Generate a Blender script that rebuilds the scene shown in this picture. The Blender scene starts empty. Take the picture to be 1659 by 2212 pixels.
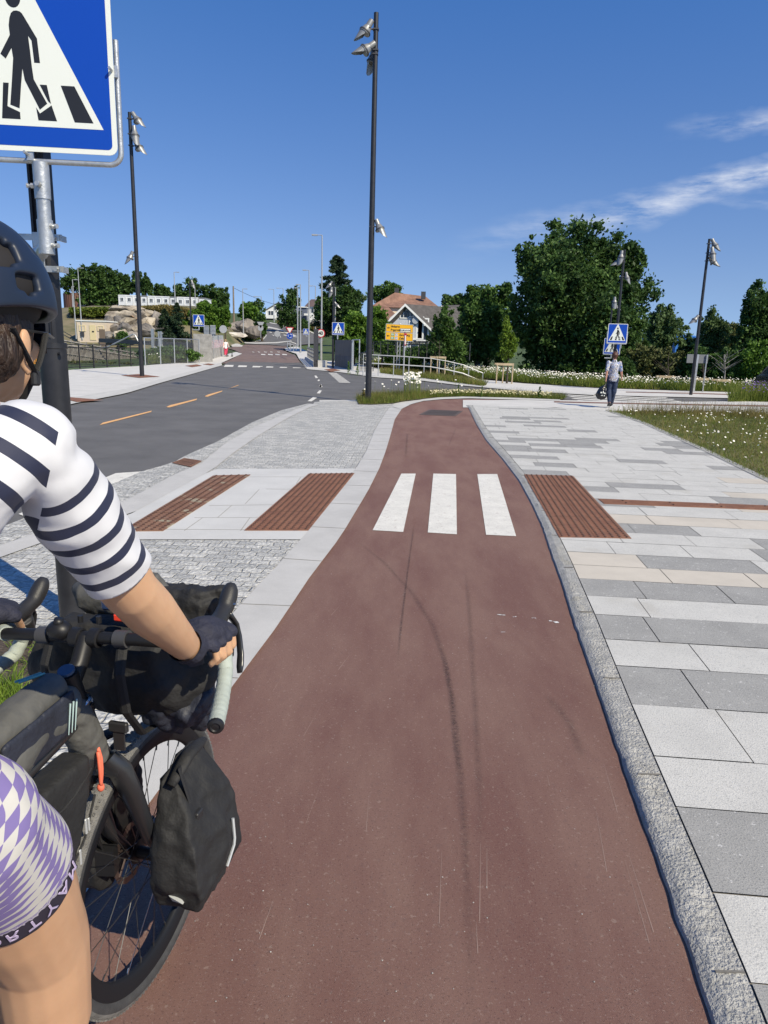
import bpy, bmesh, math, random
import numpy as np
from mathutils import Vector, Matrix, noise as mnoise
from mathutils.geometry import tessellate_polygon
random.seed(7); RNG=np.random.default_rng(7)
sc=bpy.context.scene
rad=math.radians
# ------------------------------------------------------------ camera
FPX=1560.; CX=829.5; CY=1106.; PIT=rad(12.95); ROLL=rad(1.55); CAMH=1.65
_f=np.array([0,math.cos(PIT),-math.sin(PIT)]); _u=np.array([0,math.sin(PIT),math.cos(PIT)]); _r=np.array([1.,0,0])
CU=math.cos(ROLL)*_u-math.sin(ROLL)*_r; CR=math.cos(ROLL)*_r+math.sin(ROLL)*_u
cam=bpy.data.cameras.new('camera'); cam.sensor_fit='VERTICAL'; cam.sensor_height=36; cam.lens=36*FPX/2212
cam.clip_start=.05; cam.clip_end=6000
camo=bpy.data.objects.new('camera',cam); sc.collection.objects.link(camo); sc.camera=camo
M=Matrix.Identity(4)
for i in range(3): M[i][0]=CR[i]; M[i][1]=CU[i]; M[i][2]=-_f[i]
M[2][3]=CAMH; camo.matrix_world=M
sc.render.resolution_x=768; sc.render.resolution_y=1024
# ------------------------------------------------------------ light
SUN_EL=42.5; SD=Vector((.709*math.cos(rad(SUN_EL)),-.705*math.cos(rad(SUN_EL)),math.sin(rad(SUN_EL))))  # towards the sun
sun=bpy.data.lights.new('sun','SUN'); sun.energy=5.0; sun.angle=rad(.5); sun.color=(1,.90,.69)
suno=bpy.data.objects.new('sun',sun); sc.collection.objects.link(suno)
suno.rotation_euler=(SD).to_track_quat('Z','Y').to_euler()
sc.view_settings.view_transform='Standard'; sc.view_settings.look='None'; sc.view_settings.exposure=0.2; sc.view_settings.gamma=1
W=bpy.data.worlds.new('World'); sc.world=W; W.use_nodes=True
nt=W.node_tree; N=nt.nodes; L=nt.links
for n in list(N): N.remove(n)
def wn(t,**k):
    n=N.new(t)
    for a,b in k.items(): setattr(n,a,b)
    return n
out=wn('ShaderNodeOutputWorld'); bg=wn('ShaderNodeBackground'); bg.inputs[1].default_value=.115
sky=wn('ShaderNodeTexSky',sky_type='NISHITA',sun_disc=False,sun_elevation=rad(SUN_EL),sun_rotation=math.atan2(.709,-.705),air_density=1.0,dust_density=.1,ozone_density=3.0,altitude=100)
def wmath(op,a,b=None,clamp=False):
    n=wn('ShaderNodeMath',operation=op,use_clamp=clamp)
    for i,v in enumerate((a,b)):
        if v is None: continue
        if isinstance(v,(int,float)): n.inputs[i].default_value=v
        else: L.new(v,n.inputs[i])
    return n.outputs[0]
tc=wn('ShaderNodeTexCoord'); sx=wn('ShaderNodeSeparateXYZ'); L.new(tc.outputs['Generated'],sx.inputs[0])
az=wmath('ARCTAN2',sx.outputs[0],sx.outputs[1]); el=wmath('ARCSINE',sx.outputs[2])
cb=wn('ShaderNodeCombineXYZ'); L.new(az,cb.inputs[0]); L.new(el,cb.inputs[1])
def wnoise(sx_,sy_,rot,det,off=0):
    mp=wn('ShaderNodeMapping'); mp.inputs['Scale'].default_value=(sx_,sy_,1); mp.inputs['Rotation'].default_value=(0,0,rot); mp.inputs['Location'].default_value=(off,off,0)
    L.new(cb.outputs[0],mp.inputs[0]); n=wn('ShaderNodeTexNoise'); n.inputs['Scale'].default_value=1; n.inputs['Detail'].default_value=det; n.inputs['Roughness'].default_value=.62
    L.new(mp.outputs[0],n.inputs['Vector']); return n.outputs[0]
def band(a0,e0,slope,w,amin,asoft,amp):
    # wisp along el = e0+slope*(az-a0)
    ln=wmath('ADD',wmath('MULTIPLY',wmath('SUBTRACT',az,a0),slope),e0)
    wob=wmath('MULTIPLY',wmath('SUBTRACT',wnoise(7,10,0,4),.5),.05)
    d=wmath('ABSOLUTE',wmath('SUBTRACT',wmath('ADD',el,wob),ln))
    m=wmath('SUBTRACT',1.0,wmath('DIVIDE',d,w),True)
    m=wmath('MULTIPLY',m,wmath('DIVIDE',wmath('SUBTRACT',az,amin),asoft,True))
    t=wmath('MULTIPLY',wmath('SUBTRACT',wnoise(16,70,-.25,6,3.),.36),3.2,True)
    return wmath('MULTIPLY',wmath('MULTIPLY',m,t,True),amp)
def ae(x,y):
    v=_f+CR*(x-CX)/FPX-CU*(y-CY)/FPX; v/=np.linalg.norm(v); return math.atan2(v[0],v[1]),math.asin(v[2])
def seg(p,q): a,b=ae(*p),ae(*q); return a[0],a[1],(b[1]-a[1])/(b[0]-a[0])
c1=band(*seg((1000,535),(1659,372)),.024,ae(960,530)[0],.35,.85)
c2=band(*seg((1450,285),(1659,262)),.016,ae(1430,280)[0],.10,.5)
c3=band(*seg((1300,452),(1659,440)),.006,ae(1300,450)[0],.2,.22)
cl=wmath('ADD',wmath('ADD',c1,c2),c3,True)
# look the sky up a little above each direction, so the band at the horizon stays blue as in the photograph
mpz=wn('ShaderNodeCombineXYZ'); L.new(sx.outputs[0],mpz.inputs[0]); L.new(sx.outputs[1],mpz.inputs[1]); L.new(wmath('ADD',wmath('MULTIPLY',wmath('MAXIMUM',sx.outputs[2],0.),1.15),.11),mpz.inputs[2])
nrm=wn('ShaderNodeVectorMath',operation='NORMALIZE'); L.new(mpz.outputs[0],nrm.inputs[0]); L.new(nrm.outputs[0],sky.inputs[0])
tint=wn('ShaderNodeMixRGB',blend_type='MULTIPLY'); tint.inputs[0].default_value=1; L.new(sky.outputs[0],tint.inputs[1]); 
tr=wn('ShaderNodeValToRGB'); tr.color_ramp.elements[0].position=.08; tr.color_ramp.elements[1].position=.42; tr.color_ramp.elements[0].color=(.90,.90,1.0,1); tr.color_ramp.elements[1].color=(.47,.86,1.30,1); L.new(sx.outputs[2],tr.inputs[0]); L.new(tr.outputs[0],tint.inputs[2])
mixc=wn('ShaderNodeMixRGB'); L.new(cl,mixc.inputs[0]); L.new(tint.outputs[0],mixc.inputs[1]); mixc.inputs[2].default_value=(7.0,7.2,7.6,1)
L.new(mixc.outputs[0],bg.inputs[0]); L.new(bg.outputs[0],out.inputs[0])
# ------------------------------------------------------------ pixel helpers (photo grid 1659x2212 -> world)
def ray(x,y): return _f+CR*(x-CX)/FPX-CU*(y-CY)/FPX
C0=np.array([0,0,CAMH])
def P(x,y,Y):
    r=ray(x,y); return Vector(C0+r*(Y/r[1]))
TP=[(0,0),(58,0),(110,.8),(150,2.8),(200,6.8),(300,13),(600,20),(3000,30)]
def T(Y): return float(np.interp(Y,[a for a,b in TP],[b for a,b in TP]))
def G(x,y,z=0.):
    r=ray(x,y)
    if r[2]<-1e-3:
        p=C0+r*((z-CAMH)/r[2])
        if p[1]<58: return Vector(p)
    prev=None
    for Y in np.arange(50,320,.5):
        p=C0+r*(Y/r[1]); d=p[2]-(T(Y)+z)
        if d<=0:
            if prev is None: return Vector(p)
            t=prev/(prev-d); Y2=Y-.5+.5*t; p=C0+r*(Y2/r[1]); return Vector(p)
        prev=d
    return Vector(C0+r*(300/r[1]))
# ------------------------------------------------------------ materials
def newmat(name):
    m=bpy.data.materials.new(name); m.use_nodes=True; return m,m.node_tree.nodes,m.node_tree.links,m.node_tree.nodes['Principled BSDF']
def mat(name,c,rough=.6,metal=0.,var=.0,scale=20,bump=0.,bscale=None,spec=None,c2=None,detail=4,coord='Object',stretch=None,lo=.35,hi=.65,spk=None):
    m,n,l,b=newmat(name)
    b.inputs['Base Color'].default_value=(*c,1); b.inputs['Roughness'].default_value=rough; b.inputs['Metallic'].default_value=metal
    if spec is not None: b.inputs['Specular IOR Level'].default_value=spec
    t=n.new('ShaderNodeTexCoord'); src0=src=t.outputs[coord]
    if stretch:
        mp=n.new('ShaderNodeMapping'); mp.inputs['Scale'].default_value=stretch; l.new(src,mp.inputs[0]); src=mp.outputs[0]
    col=None
    if var or c2:
        no=n.new('ShaderNodeTexNoise'); no.inputs['Scale'].default_value=scale; no.inputs['Detail'].default_value=detail; no.inputs['Roughness'].default_value=.65; l.new(src,no.inputs['Vector'])
        cr=n.new('ShaderNodeValToRGB'); l.new(no.outputs[0],cr.inputs[0])
        a=c if c2 else tuple(x*(1-var) for x in c); bb=c2 if c2 else tuple(min(1,x*(1+var)) for x in c)
        cr.color_ramp.elements[0].position=lo; cr.color_ramp.elements[1].position=hi
        cr.color_ramp.elements[0].color=(*a,1); cr.color_ramp.elements[1].color=(*bb,1)
        col=cr.outputs[0]
    if name=='red_bike_asphalt': src=src0
    if spk:  # list of (scale, threshold, colour, strength) speckles
        for (s,th,pc,st) in spk:
            v=n.new('ShaderNodeTexNoise'); v.inputs['Scale'].default_value=s; v.inputs['Detail'].default_value=2; v.inputs['Roughness'].default_value=.7; l.new(src,v.inputs['Vector'])
            r=n.new('ShaderNodeValToRGB'); r.color_ramp.elements[0].position=th; r.color_ramp.elements[1].position=th+.06; l.new(v.outputs[0],r.inputs[0])
            mu=n.new('ShaderNodeMath'); mu.operation='MULTIPLY'; mu.inputs[1].default_value=st; l.new(r.outputs[0],mu.inputs[0])
            mx=n.new('ShaderNodeMixRGB'); l.new(mu.outputs[0],mx.inputs[0])
            if col is not None: l.new(col,mx.inputs[1])
            else: mx.inputs[1].default_value=(*c,1)
            mx.inputs[2].default_value=(*pc,1); col=mx.outputs[0]
    if col is not None: l.new(col,b.inputs['Base Color'])
    if bump:
        no=n.new('ShaderNodeTexNoise'); no.inputs['Scale'].default_value=bscale or scale; no.inputs['Detail'].default_value=3; no.inputs['Roughness'].default_value=.6; l.new(src,no.inputs['Vector'])
        bp=n.new('ShaderNodeBump'); bp.inputs['Strength'].default_value=bump; bp.inputs['Distance'].default_value=.02; l.new(no.outputs[0],bp.inputs['Height']); l.new(bp.outputs[0],b.inputs['Normal'])
    return m
def leafmat(name,c1,c2,c3=None,transl=.25,scale=.8):
    m,n,l,b=newmat(name)
    t=n.new('ShaderNodeTexCoord'); no=n.new('ShaderNodeTexNoise'); no.inputs['Scale'].default_value=scale; no.inputs['Detail'].default_value=3; l.new(t.outputs['Object'],no.inputs['Vector'])
    g=n.new('ShaderNodeNewGeometry'); ad=n.new('ShaderNodeMath'); ad.operation='MULTIPLY_ADD'; l.new(g.outputs['Random Per Island'],ad.inputs[0]); ad.inputs[1].default_value=.45; l.new(no.outputs[0],ad.inputs[2])
    cr=n.new('ShaderNodeValToRGB'); cr.color_ramp.elements[0].position=.45; cr.color_ramp.elements[1].position=1.0
    cr.color_ramp.elements[0].color=(*c1,1); cr.color_ramp.elements[1].color=(*c2,1)
    if c3:
        e=cr.color_ramp.elements.new(.93); e.color=(*c2,1); cr.color_ramp.elements[-1].color=(*c3,1)
    l.new(ad.outputs[0],cr.inputs[0]); l.new(cr.outputs[0],b.inputs['Base Color']); b.inputs['Roughness'].default_value=.55; b.inputs['Specular IOR Level'].default_value=.25
    tr=n.new('ShaderNodeBsdfTranslucent'); l.new(cr.outputs[0],tr.inputs[0]); mx=n.new('ShaderNodeMixShader'); mx.inputs[0].default_value=transl
    l.new(b.outputs[0],mx.inputs[1]); l.new(tr.outputs[0],mx.inputs[2]); l.new(mx.outputs[0],n['Material Output'].inputs[0])
    return m
# ------------------------------------------------------------ object helpers
COL=sc.collection; LOC={}
def tag(o,label=None,cat=None,group=None,kind=None):
    if label: o['label']=label
    if cat: o['category']=cat
    if group: o['group']=group
    if kind: o['kind']=kind
    return o
def thing(name,label,cat,loc=(0,0,0),group=None):
    o=bpy.data.objects.new(name,None); o.empty_display_size=.2; o.location=loc; COL.objects.link(o); LOC[o.name]=Vector(loc)
    return tag(o,label,cat,group)
def wloc(o):
    v=Vector((0,0,0))
    while o is not None: v+=Vector(o.location); o=o.parent
    return v
class MB:
    def __init__(s): s.v=[]; s.f=[]; s.m=[]; s.mi=0
    def add(s,vs,fs):
        o=len(s.v); s.v+= [tuple(v) for v in vs]; s.f+=[tuple(i+o for i in f) for f in fs]; s.m+=[s.mi]*len(fs)
    def frame(s,d):
        d=Vector(d).normalized(); a=Vector((0,0,1)) if abs(d.z)<.95 else Vector((1,0,0)); x=d.cross(a).normalized(); return x,x.cross(d).normalized(),d
    def cyl(s,p,q,r0,r1=None,n=12,cap=True):
        s.tube([p,q],[r0,r0 if r1 is None else r1],n,cap); return s
    def tube(s,pts,rs,n=10,cap=True,sq=1.):
        pts=[Vector(p) for p in pts]
        if isinstance(rs,(int,float)): rs=[rs]*len(pts)
        rings=[]; x=None
        for i,p in enumerate(pts):
            d=(pts[min(i+1,len(pts)-1)]-pts[max(i-1,0)])
            if d.length<1e-9: d=Vector((0,0,1))
            d.normalize()
            if x is None: x,y,_=s.frame(d)
            else:
                x=(x-d*x.dot(d)).normalized()
            y=d.cross(x)
            rings.append([p+x*(rs[i]*math.cos(2*math.pi*k/n))+y*(rs[i]*sq*math.sin(2*math.pi*k/n)) for k in range(n)])
        vs=[v for r in rings for v in r]; fs=[]
        for i in range(len(pts)-1):
            for k in range(n): a=i*n+k; b=i*n+(k+1)%n; fs.append((a,b,b+n,a+n))
        if cap: fs.append(tuple(range(n-1,-1,-1))); fs.append(tuple(len(vs)-n+k for k in range(n)))
        s.add(vs,fs); return s
    def box(s,c,size,ax=None,bev=0):
        c=Vector(c); hx,hy,hz=[d/2 for d in size]
        if ax is None: ax=(Vector((1,0,0)),Vector((0,1,0)),Vector((0,0,1)))
        ax=[Vector(a) for a in ax]
        if bev:
            vs=[];n=0
            def pt(i,j,k,a):
                o=[hx,hy,hz]; sg=(i,j,k); o=[sg[t]*(o[t]-(bev if t!=a else 0)) for t in range(3)]
                return c+ax[0]*o[0]+ax[1]*o[1]+ax[2]*o[2]
            idx={}
            for i in(-1,1):
                for j in(-1,1):
                    for k in(-1,1):
                        for a in range(3): idx[(i,j,k,a)]=len(vs); vs.append(pt(i,j,k,a))
            fs=[]
            for a in range(3):
                b,d=(a+1)%3,(a+2)%3
                for sg in(-1,1):
                    q=[]
                    for (u,w) in((-1,-1),(1,-1),(1,1),(-1,1)):
                        t=[0,0,0]; t[a]=sg;t[b]=u;t[d]=w; q.append(idx[(*t,a)])
                    fs.append(tuple(q if sg>0 else q[::-1]))
            for a in range(3):
                b,d=(a+1)%3,(a+2)%3
                for u in(-1,1):
                    for w in(-1,1):
                        t0=[0,0,0];t1=[0,0,0]; t0[a]=-1;t1[a]=1;t0[b]=t1[b]=u;t0[d]=t1[d]=w
                        fs.append((idx[(*t0,b)],idx[(*t1,b)],idx[(*t1,d)],idx[(*t0,d)]))
            for i in(-1,1):
                for j in(-1,1):
                    for k in(-1,1): fs.append((idx[(i,j,k,0)],idx[(i,j,k,1)],idx[(i,j,k,2)]))
            s.add(vs,fs); return s
        vs=[c+ax[0]*(i*hx)+ax[1]*(j*hy)+ax[2]*(k*hz) for i in(-1,1) for j in(-1,1) for k in(-1,1)]
        s.add(vs,[(0,1,3,2),(4,6,7,5),(0,4,5,1),(2,3,7,6),(0,2,6,4),(1,5,7,3)]); return s
    def poly(s,pts):   # flat polygon, concave allowed
        pts=[Vector(p) for p in pts]; tr=tessellate_polygon([pts]); 
        n=Vector((0,0,0))
        for i in range(len(pts)): n+=pts[i].cross(pts[(i+1)%len(pts)])
        fs=[]
        for t in tr:
            a,b,c=[pts[i] for i in t]; fs.append(tuple(t) if (b-a).cross(c-a).dot(n)>=0 else tuple(t[::-1]))
        s.add(pts,fs); return s
    def prism(s,pts,d):  # polygon extruded by vector d
        pts=[Vector(p) for p in pts]; d=Vector(d); n=len(pts); tr=tessellate_polygon([pts])
        vs=pts+[p+d for p in pts]; fs=[tuple(t) for t in tr]+[tuple(i+n for i in t[::-1]) for t in tr]+[(i,(i+1)%n,(i+1)%n+n,i+n) for i in range(n)]
        s.add(vs,fs); return s
    def lathe(s,c,d,prof,n=20,x=None,arc=None):
        X,Y,D=s.frame(d); c=Vector(c); vs=[]; fs=[]
        for (t,r) in prof:
            for k in range(n): a=2*math.pi*k/n; vs.append(c+D*t+X*(r*math.cos(a))+Y*(r*math.sin(a)))
        for i in range(len(prof)-1):
            for k in range(n): a=i*n+k;b=i*n+(k+1)%n; fs.append((a,b,b+n,a+n))
        s.add(vs,fs); return s
    def ellip(s,c,r,ax=None,n=16,m=10):
        c=Vector(c); ax=ax or (Vector((1,0,0)),Vector((0,1,0)),Vector((0,0,1))); vs=[];fs=[]
        for i in range(m+1):
            ph=math.pi*i/m
            for k in range(n):
                a=2*math.pi*k/n; vs.append(c+ax[0]*(r[0]*math.sin(ph)*math.cos(a))+ax[1]*(r[1]*math.sin(ph)*math.sin(a))+ax[2]*(r[2]*math.cos(ph)))
        for i in range(m):
            for k in range(n): a=i*n+k;b=i*n+(k+1)%n; fs.append((a,a+n,b+n,b))
        s.add(vs,fs); return s
    def build(s,name,mats,parent=None,smooth=False,fix=True,auto=None):
        me=bpy.data.meshes.new(name); off=wloc(parent) if parent else Vector((0,0,0))
        me.from_pydata([tuple(Vector(v)-off) for v in s.v],[],s.f)
        if not isinstance(mats,(list,tuple)): mats=[mats]
        for m in mats: me.materials.append(m)
        me.polygons.foreach_set('material_index',s.m)
        if fix:
            bm=bmesh.new(); bm.from_mesh(me); bmesh.ops.recalc_face_normals(bm,faces=bm.faces); bm.to_mesh(me); bm.free()
        if smooth: me.polygons.foreach_set('use_smooth',[True]*len(me.polygons))
        if auto is not None:
            me.polygons.foreach_set('use_smooth',[True]*len(me.polygons)); me.set_sharp_from_angle(angle=rad(auto))
        me.update(); o=bpy.data.objects.new(name,me); COL.objects.link(o)
        if parent: o.parent=parent
        return o
def npmesh(name,v,nper,mat_,parent=None,loc=(0,0,0)):
    """v: (n,nper,3) faces with own verts"""
    n=v.shape[0]; me=bpy.data.meshes.new(name); me.vertices.add(n*nper); me.vertices.foreach_set('co',(v.reshape(-1,3)-np.array(loc)).astype(np.float32).ravel())
    me.loops.add(n*nper); me.loops.foreach_set('vertex_index',np.arange(n*nper,dtype=np.int32)); me.polygons.add(n)
    me.polygons.foreach_set('loop_start',np.arange(0,n*nper,nper,dtype=np.int32))
    me.materials.append(mat_); me.update(calc_edges=True); me.validate()
    o=bpy.data.objects.new(name,me); COL.objects.link(o)
    if parent: o.parent=parent
    return o
def sheet(name,pts,m,z=0.,px=True,label=None,kind='structure'):
    pts=[(G(x,y,z) if px else Vector((x,y,z))) for x,y in pts]
    b=MB(); b.poly(pts); o=b.build(name,m,fix=False)
    # make sure it faces up
    me=o.data
    if len(me.polygons) and sum(p.normal.z*p.area for p in me.polygons)<0: me.flip_normals()
    if kind: tag(o,kind=kind)
    return o
def strip(name,A,B,m,z=0.,kind='structure'):
    """ribbon between two pixel polylines resampled to equal count"""
    pa=[G(*p,z) for p in A]; pb=[G(*p,z) for p in B]
    def rs(ps,n=40):
        d=[0]
        for i in range(1,len(ps)): d.append(d[-1]+(ps[i]-ps[i-1]).length)
        d=np.array(d)/d[-1]; t=np.linspace(0,1,n); a=np.array(ps); return [Vector(np.array([np.interp(u,d,a[:,k]) for k in range(3)])) for u in t]
    a,b=rs(pa),rs(pb); mb=MB(); n=len(a); mb.add(a+b,[(i,i+1,n+i+1,n+i) for i in range(n-1)])
    o=mb.build(name,m,fix=False); me=o.data
    if sum(p.normal.z for p in me.polygons)<0: me.flip_normals()
    return tag(o,kind=kind) if kind else o
def rsm(ps,n):
    d=[0]
    for i in range(1,len(ps)): d.append(d[-1]+(ps[i]-ps[i-1]).length)
    d=np.array(d)/d[-1]; a=np.array(ps); return [Vector([np.interp(u,d,a[:,k]) for k in range(3)]) for u in np.linspace(0,1,n)]
# ============================================================ GROUND
m_soil=mat('grassland',(.055,.085,.022),.9,var=.35,scale=.6,bump=.3,bscale=6)
xs=[-3000,-1200,-600,-300]+list(range(-200,201,10))+[300,600,1200,3000]; ys=[-60,-20]+list(range(0,321,5))+[400,600,900,1500,3000,5000]
def wx(X,Y):
    t=(X-.13*Y)/(.25*max(Y,1)); t=min(1,max(0,t)); return 1-t*t*(3-2*t)
def TT(X,Y): return T(Y)*wx(X,Y)-.13-(.12 if Y<55 else .35)*0
b=MB(); nx=len(xs); b.add([(x,y,TT(x,y)) for y in ys for x in xs],[(j*nx+i,j*nx+i+1,(j+1)*nx+i+1,(j+1)*nx+i) for j in range(len(ys)-1) for i in range(nx-1)])
tag(b.build('ground',m_soil,smooth=True,fix=False),kind='structure')
# asphalt
m_asph=mat('asphalt',(.098,.095,.093),.85,c2=(.145,.141,.138),scale=.9,lo=.3,hi=.7,bump=.5,bscale=90,spk=[(220,.62,(.22,.22,.22),.5),(160,.64,(.02,.02,.02),.6)])
m_asphred=mat('faded_red_asphalt',(.17,.12,.105),.9,var=.18,scale=1.2,bump=.3,bscale=60)
road=[(-500,1060),(-200,960),(0,905),(165,867),(272,846),(344,825),(419,805),(481,789),(500,779),(523,764),(636,765),(649,783),(664,796),(736,803),(811,814),(889,818),(993,831),(1131,844),(1284,853),(1340,856),(1474,859),(1619,863),(1800,869),(1800,875),(1610,868),(1447,870),(1240,864),(1000,857),(790,864),(663,874),(608,886),(545,912),(469,954),(402,983),(373,1000),(309,1017),(251,1042),(72,1111),(-100,1180),(-700,1420)]
sheet('road',road,m_asph,-.03)
sheet('roundabout_road',[(478,785),(500,776),(523,764),(508,757),(492,752),(515,746),(560,741),(625,742),(622,747),(611,756),(639,768.6),(649,783),(560,786)],m_asphred,-.018)
q=lambda pts:[(465.6+.2085*x,545.5+.2085*y) for x,y in pts]
sheet('hill_road',q([(300,948),(400,918),(480,900),(520,860),(500,800),(470,765),(480,732),(560,730),(650,750),(850,795),(960,815),(1060,862),(1120,905),(1090,940),(700,968),(560,955)]),m_asph,.06)
m_conc=mat('pale_concrete',(.50,.49,.46),.85,var=.10,scale=3,bump=.25,bscale=60,spk=[(120,.6,(.36,.36,.35),.4)])
m_white=mat('road_paint_white',(.68,.66,.60),.7,var=.08,scale=5,bump=.4,bscale=70,spk=[(90,.58,(.46,.44,.40),.6),(14,.62,(.44,.38,.34),.55),(35,.66,(.30,.22,.19),.7)])
m_orange=mat('road_paint_orange',(.72,.40,.16),.75,var=.12,scale=12)
sheet('traffic_island',q([(300,928),(420,932),(620,928),(790,912),(790,918),(640,940),(420,945),(300,938)]),m_conc,.10)
sheet('traffic_island',q([(480,765),(560,768),(640,785),(730,815),(800,845),(870,878),(850,884),(780,862),(700,820),(600,790),(480,776)]),m_conc,.10)
sheet('far_kerb',q([(560,730),(650,750),(850,795),(960,815),(1060,862),(1060,850),(965,805),(855,788),(655,740),(560,722)]),m_conc,.12)
sheet('far_kerb',q([(400,918),(480,902),(520,862),(500,810),(508,808),(530,862),(490,910),(410,924)]),m_conc,.12)
sheet('traffic_island',q([(150,938),(240,945),(285,965),(270,975),(170,975)]),m_conc,.03)
for k,pts in enumerate([[(560,820),(585,828),(580,832),(560,828)],[(580,850),(610,857),(600,862)],[(665,820),(715,830),(710,835),(665,826)],[(705,850),(745,858),(740,864),(705,857)],[(660,845),(680,880),(672,880)],[(975,865),(1000,875),(990,876)],[(1020,918),(1042,914),(1042,918),(1022,922)]]):
    sheet('road_marking',q(pts),m_white,.10)
for y0,y1,xs_ in ((1050,1060,[(470,515),(542,592),(617,663),(690,738)]),(1026,1032,[(380,400),(436,460),(500,530),(565,590),(640,665)])):
    for a,c in xs_: sheet('give_way_marking',q([(a,y0),(c,y0+4),(c+3,y1+3),(a+3,y1)]),m_white,-.006)
# zebra over the main road, one thing of six bars
for (a,c) in [(90,185),(232,325),(383,465),(525,600),(667,743),(803,885)]:
    s=(a-90)/800*14
    sheet('crosswalk_stripe',q([(a+10,1164+s),(c+4,1164+s),(c-4,1184+s),(a-4,1184+s)]),m_white,-.022)
for a in [[(215,918),(222,913),(328,887),(326,890),(224,916)],[(359,879),(368,875),(426,861),(424,864),(366,880)],[(442,856),(450,852),(481,843.5),(479,846),(448,857)],[(493,840),(500,837),(516,831),(514,833)]]:
    sheet('lane_dash',a,m_orange,-.022)
for a in [[(664,866.5),(676,858),(685,859),(673,867)],[(684,849.5),(690,843),(695,843.5),(691,850)],[(690,836),(692,830),(695,830.5),(694,837)],[(679,811.5),(683,811),(687,816),(682,817)],[(687,820),(691,820),(690,823),(686,823)],[(690,832),(693,830),(697,836),(691,837)],[(566,787),(570,787),(567,792),(562,792)]]:
    sheet('lane_dash',a,m_white,-.022)
for i in range(11):   # hatching on the side road
    t=i/10; x0=709+t*22; y0=805+t*20; x1=727+t*28; sheet('road_marking',[(x0,y0),(x1,y0+.6),(x1+2,y0+1.8),(x0+2,y0+1.2)],m_white,-.022)
sheet('road_marking',[(250,1022),(309,1018),(285,1028),(200,1062),(120,1095),(60,1118),(40,1110)],m_white,-.022)
# pale paving left of the road, across the street, and on the right
m_pavlight=mat('light_paving',(.56,.545,.515),.85,var=.08,scale=1.3,bump=.2,bscale=70,spk=[(200,.6,(.40,.40,.39),.5)])
def paving_sheet(name,pts,z,m=None,seam=None): return sheet(name,pts,m or m_pavlight,z)
paving_sheet('pavement',[(-500,1050),(-200,955),(0,898),(165,860),(272,842),(344,821),(419,801),(478,784),(523,764),(510,760),(487,766),(476,769),(431,781),(400,783),(340,787),(307,790),(163,798),(70,806),(-100,820),(-500,850)],.0)
for a,c in (([(-500,1046),(-200,950),(0,894),(165,857),(272,839.5),(344,819),(419,799.5),(478,783)],[(-500,1072),(-200,968),(0,909),(165,870),(272,849.5),(344,827.5),(419,806.5),(480,789)]),):
    strip('gutter',a,c,m_conc,.004)
paving_sheet('pavement',[(664,795),(655,786),(646,775),(640,764),(618,757),(613,752),(640,748),(672,762),(690,780),(730,779),(775,786),(811,795),(895,806),(1000,816),(1131,828),(1284,838),(1465,844),(1659,849),(1900,857),(1900,872),(1619,861),(1474,857.5),(1340,854.5),(1284,851),(1131,841.5),(993,829),(889,816.5),(811,812),(736,801)],.0)
strip('kerb',[(655,788),(664,795),(736,801),(811,812),(889,816.5),(993,829),(1131,841.5),(1284,851)],[(657,791),(664,797.5),(736,804),(811,815),(889,819.5),(993,832),(1131,844.5),(1284,853.5)],m_conc,.006)
m_redlane=mat('red_bike_asphalt',(.178,.086,.068),.9,c2=(.228,.128,.099),scale=2.6,stretch=(1,.28,1),lo=.36,hi=.60,bump=.55,bscale=430,spk=[(40,.60,(.17,.10,.085),.45),(55,.62,(.36,.27,.22),.45),(190,.60,(.34,.25,.22),.45),(150,.60,(.045,.02,.018),.6)])
sheet('bike_path',[(1352,846),(1500,848.5),(1700,855),(1700,857),(1500,850.5),(1352,847.5)],m_redlane,.006)
# paving on the near side to the right (behind the slab field)
paving_sheet('pavement',[(1000,864),(1197,864),(1330,866),(1447,868),(1610,866.5),(1900,874),(1900,905),(1659,893),(1307,888),(1200,880),(1000,880)],.012)
sheet('bike_path',[(1197,866.5),(1330,869.5),(1522,873),(1700,876),(1900,880),(1900,883),(1700,879),(1522,876),(1330,872),(1197,869)],m_redlane,.018)
# ---- the bike lane
RL=[(867,882),(853,905),(842,945),(833,975),(820,1010),(795,1060),(765,1110),(735,1160),(670,1245),(600,1350),(565,1399),(504,1477),(443,1563),(409,1615),(341,1710),(293,1768),(266,1809),(190,1920),(120,2030),(0,2200),(-160,2420),(-260,2600)]
RR=[(1012,882),(1029,918),(1049,952),(1085,994),(1119,1039),(1147,1090),(1170,1140),(1192,1207),(1213,1264),(1239,1350),(1269,1435),(1299,1521),(1338,1637),(1376,1748),(1415,1851),(1457,1980),(1492,2078),(1526,2185),(1600,2420),(1660,2600)]
top=[(1197,864),(1111,861.5),(1012,858.5),(956,860),(914,863),(886,871)]
lane=[(x-3,y) for x,y in RL[::-1]]+[(x,y) for x,y in top[::-1]]+[(1197,869),(1060,872),(1030,877)]+[(x+4,y) for x,y in RR]
sheet('bike_path',lane,m_redlane,0.)
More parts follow.
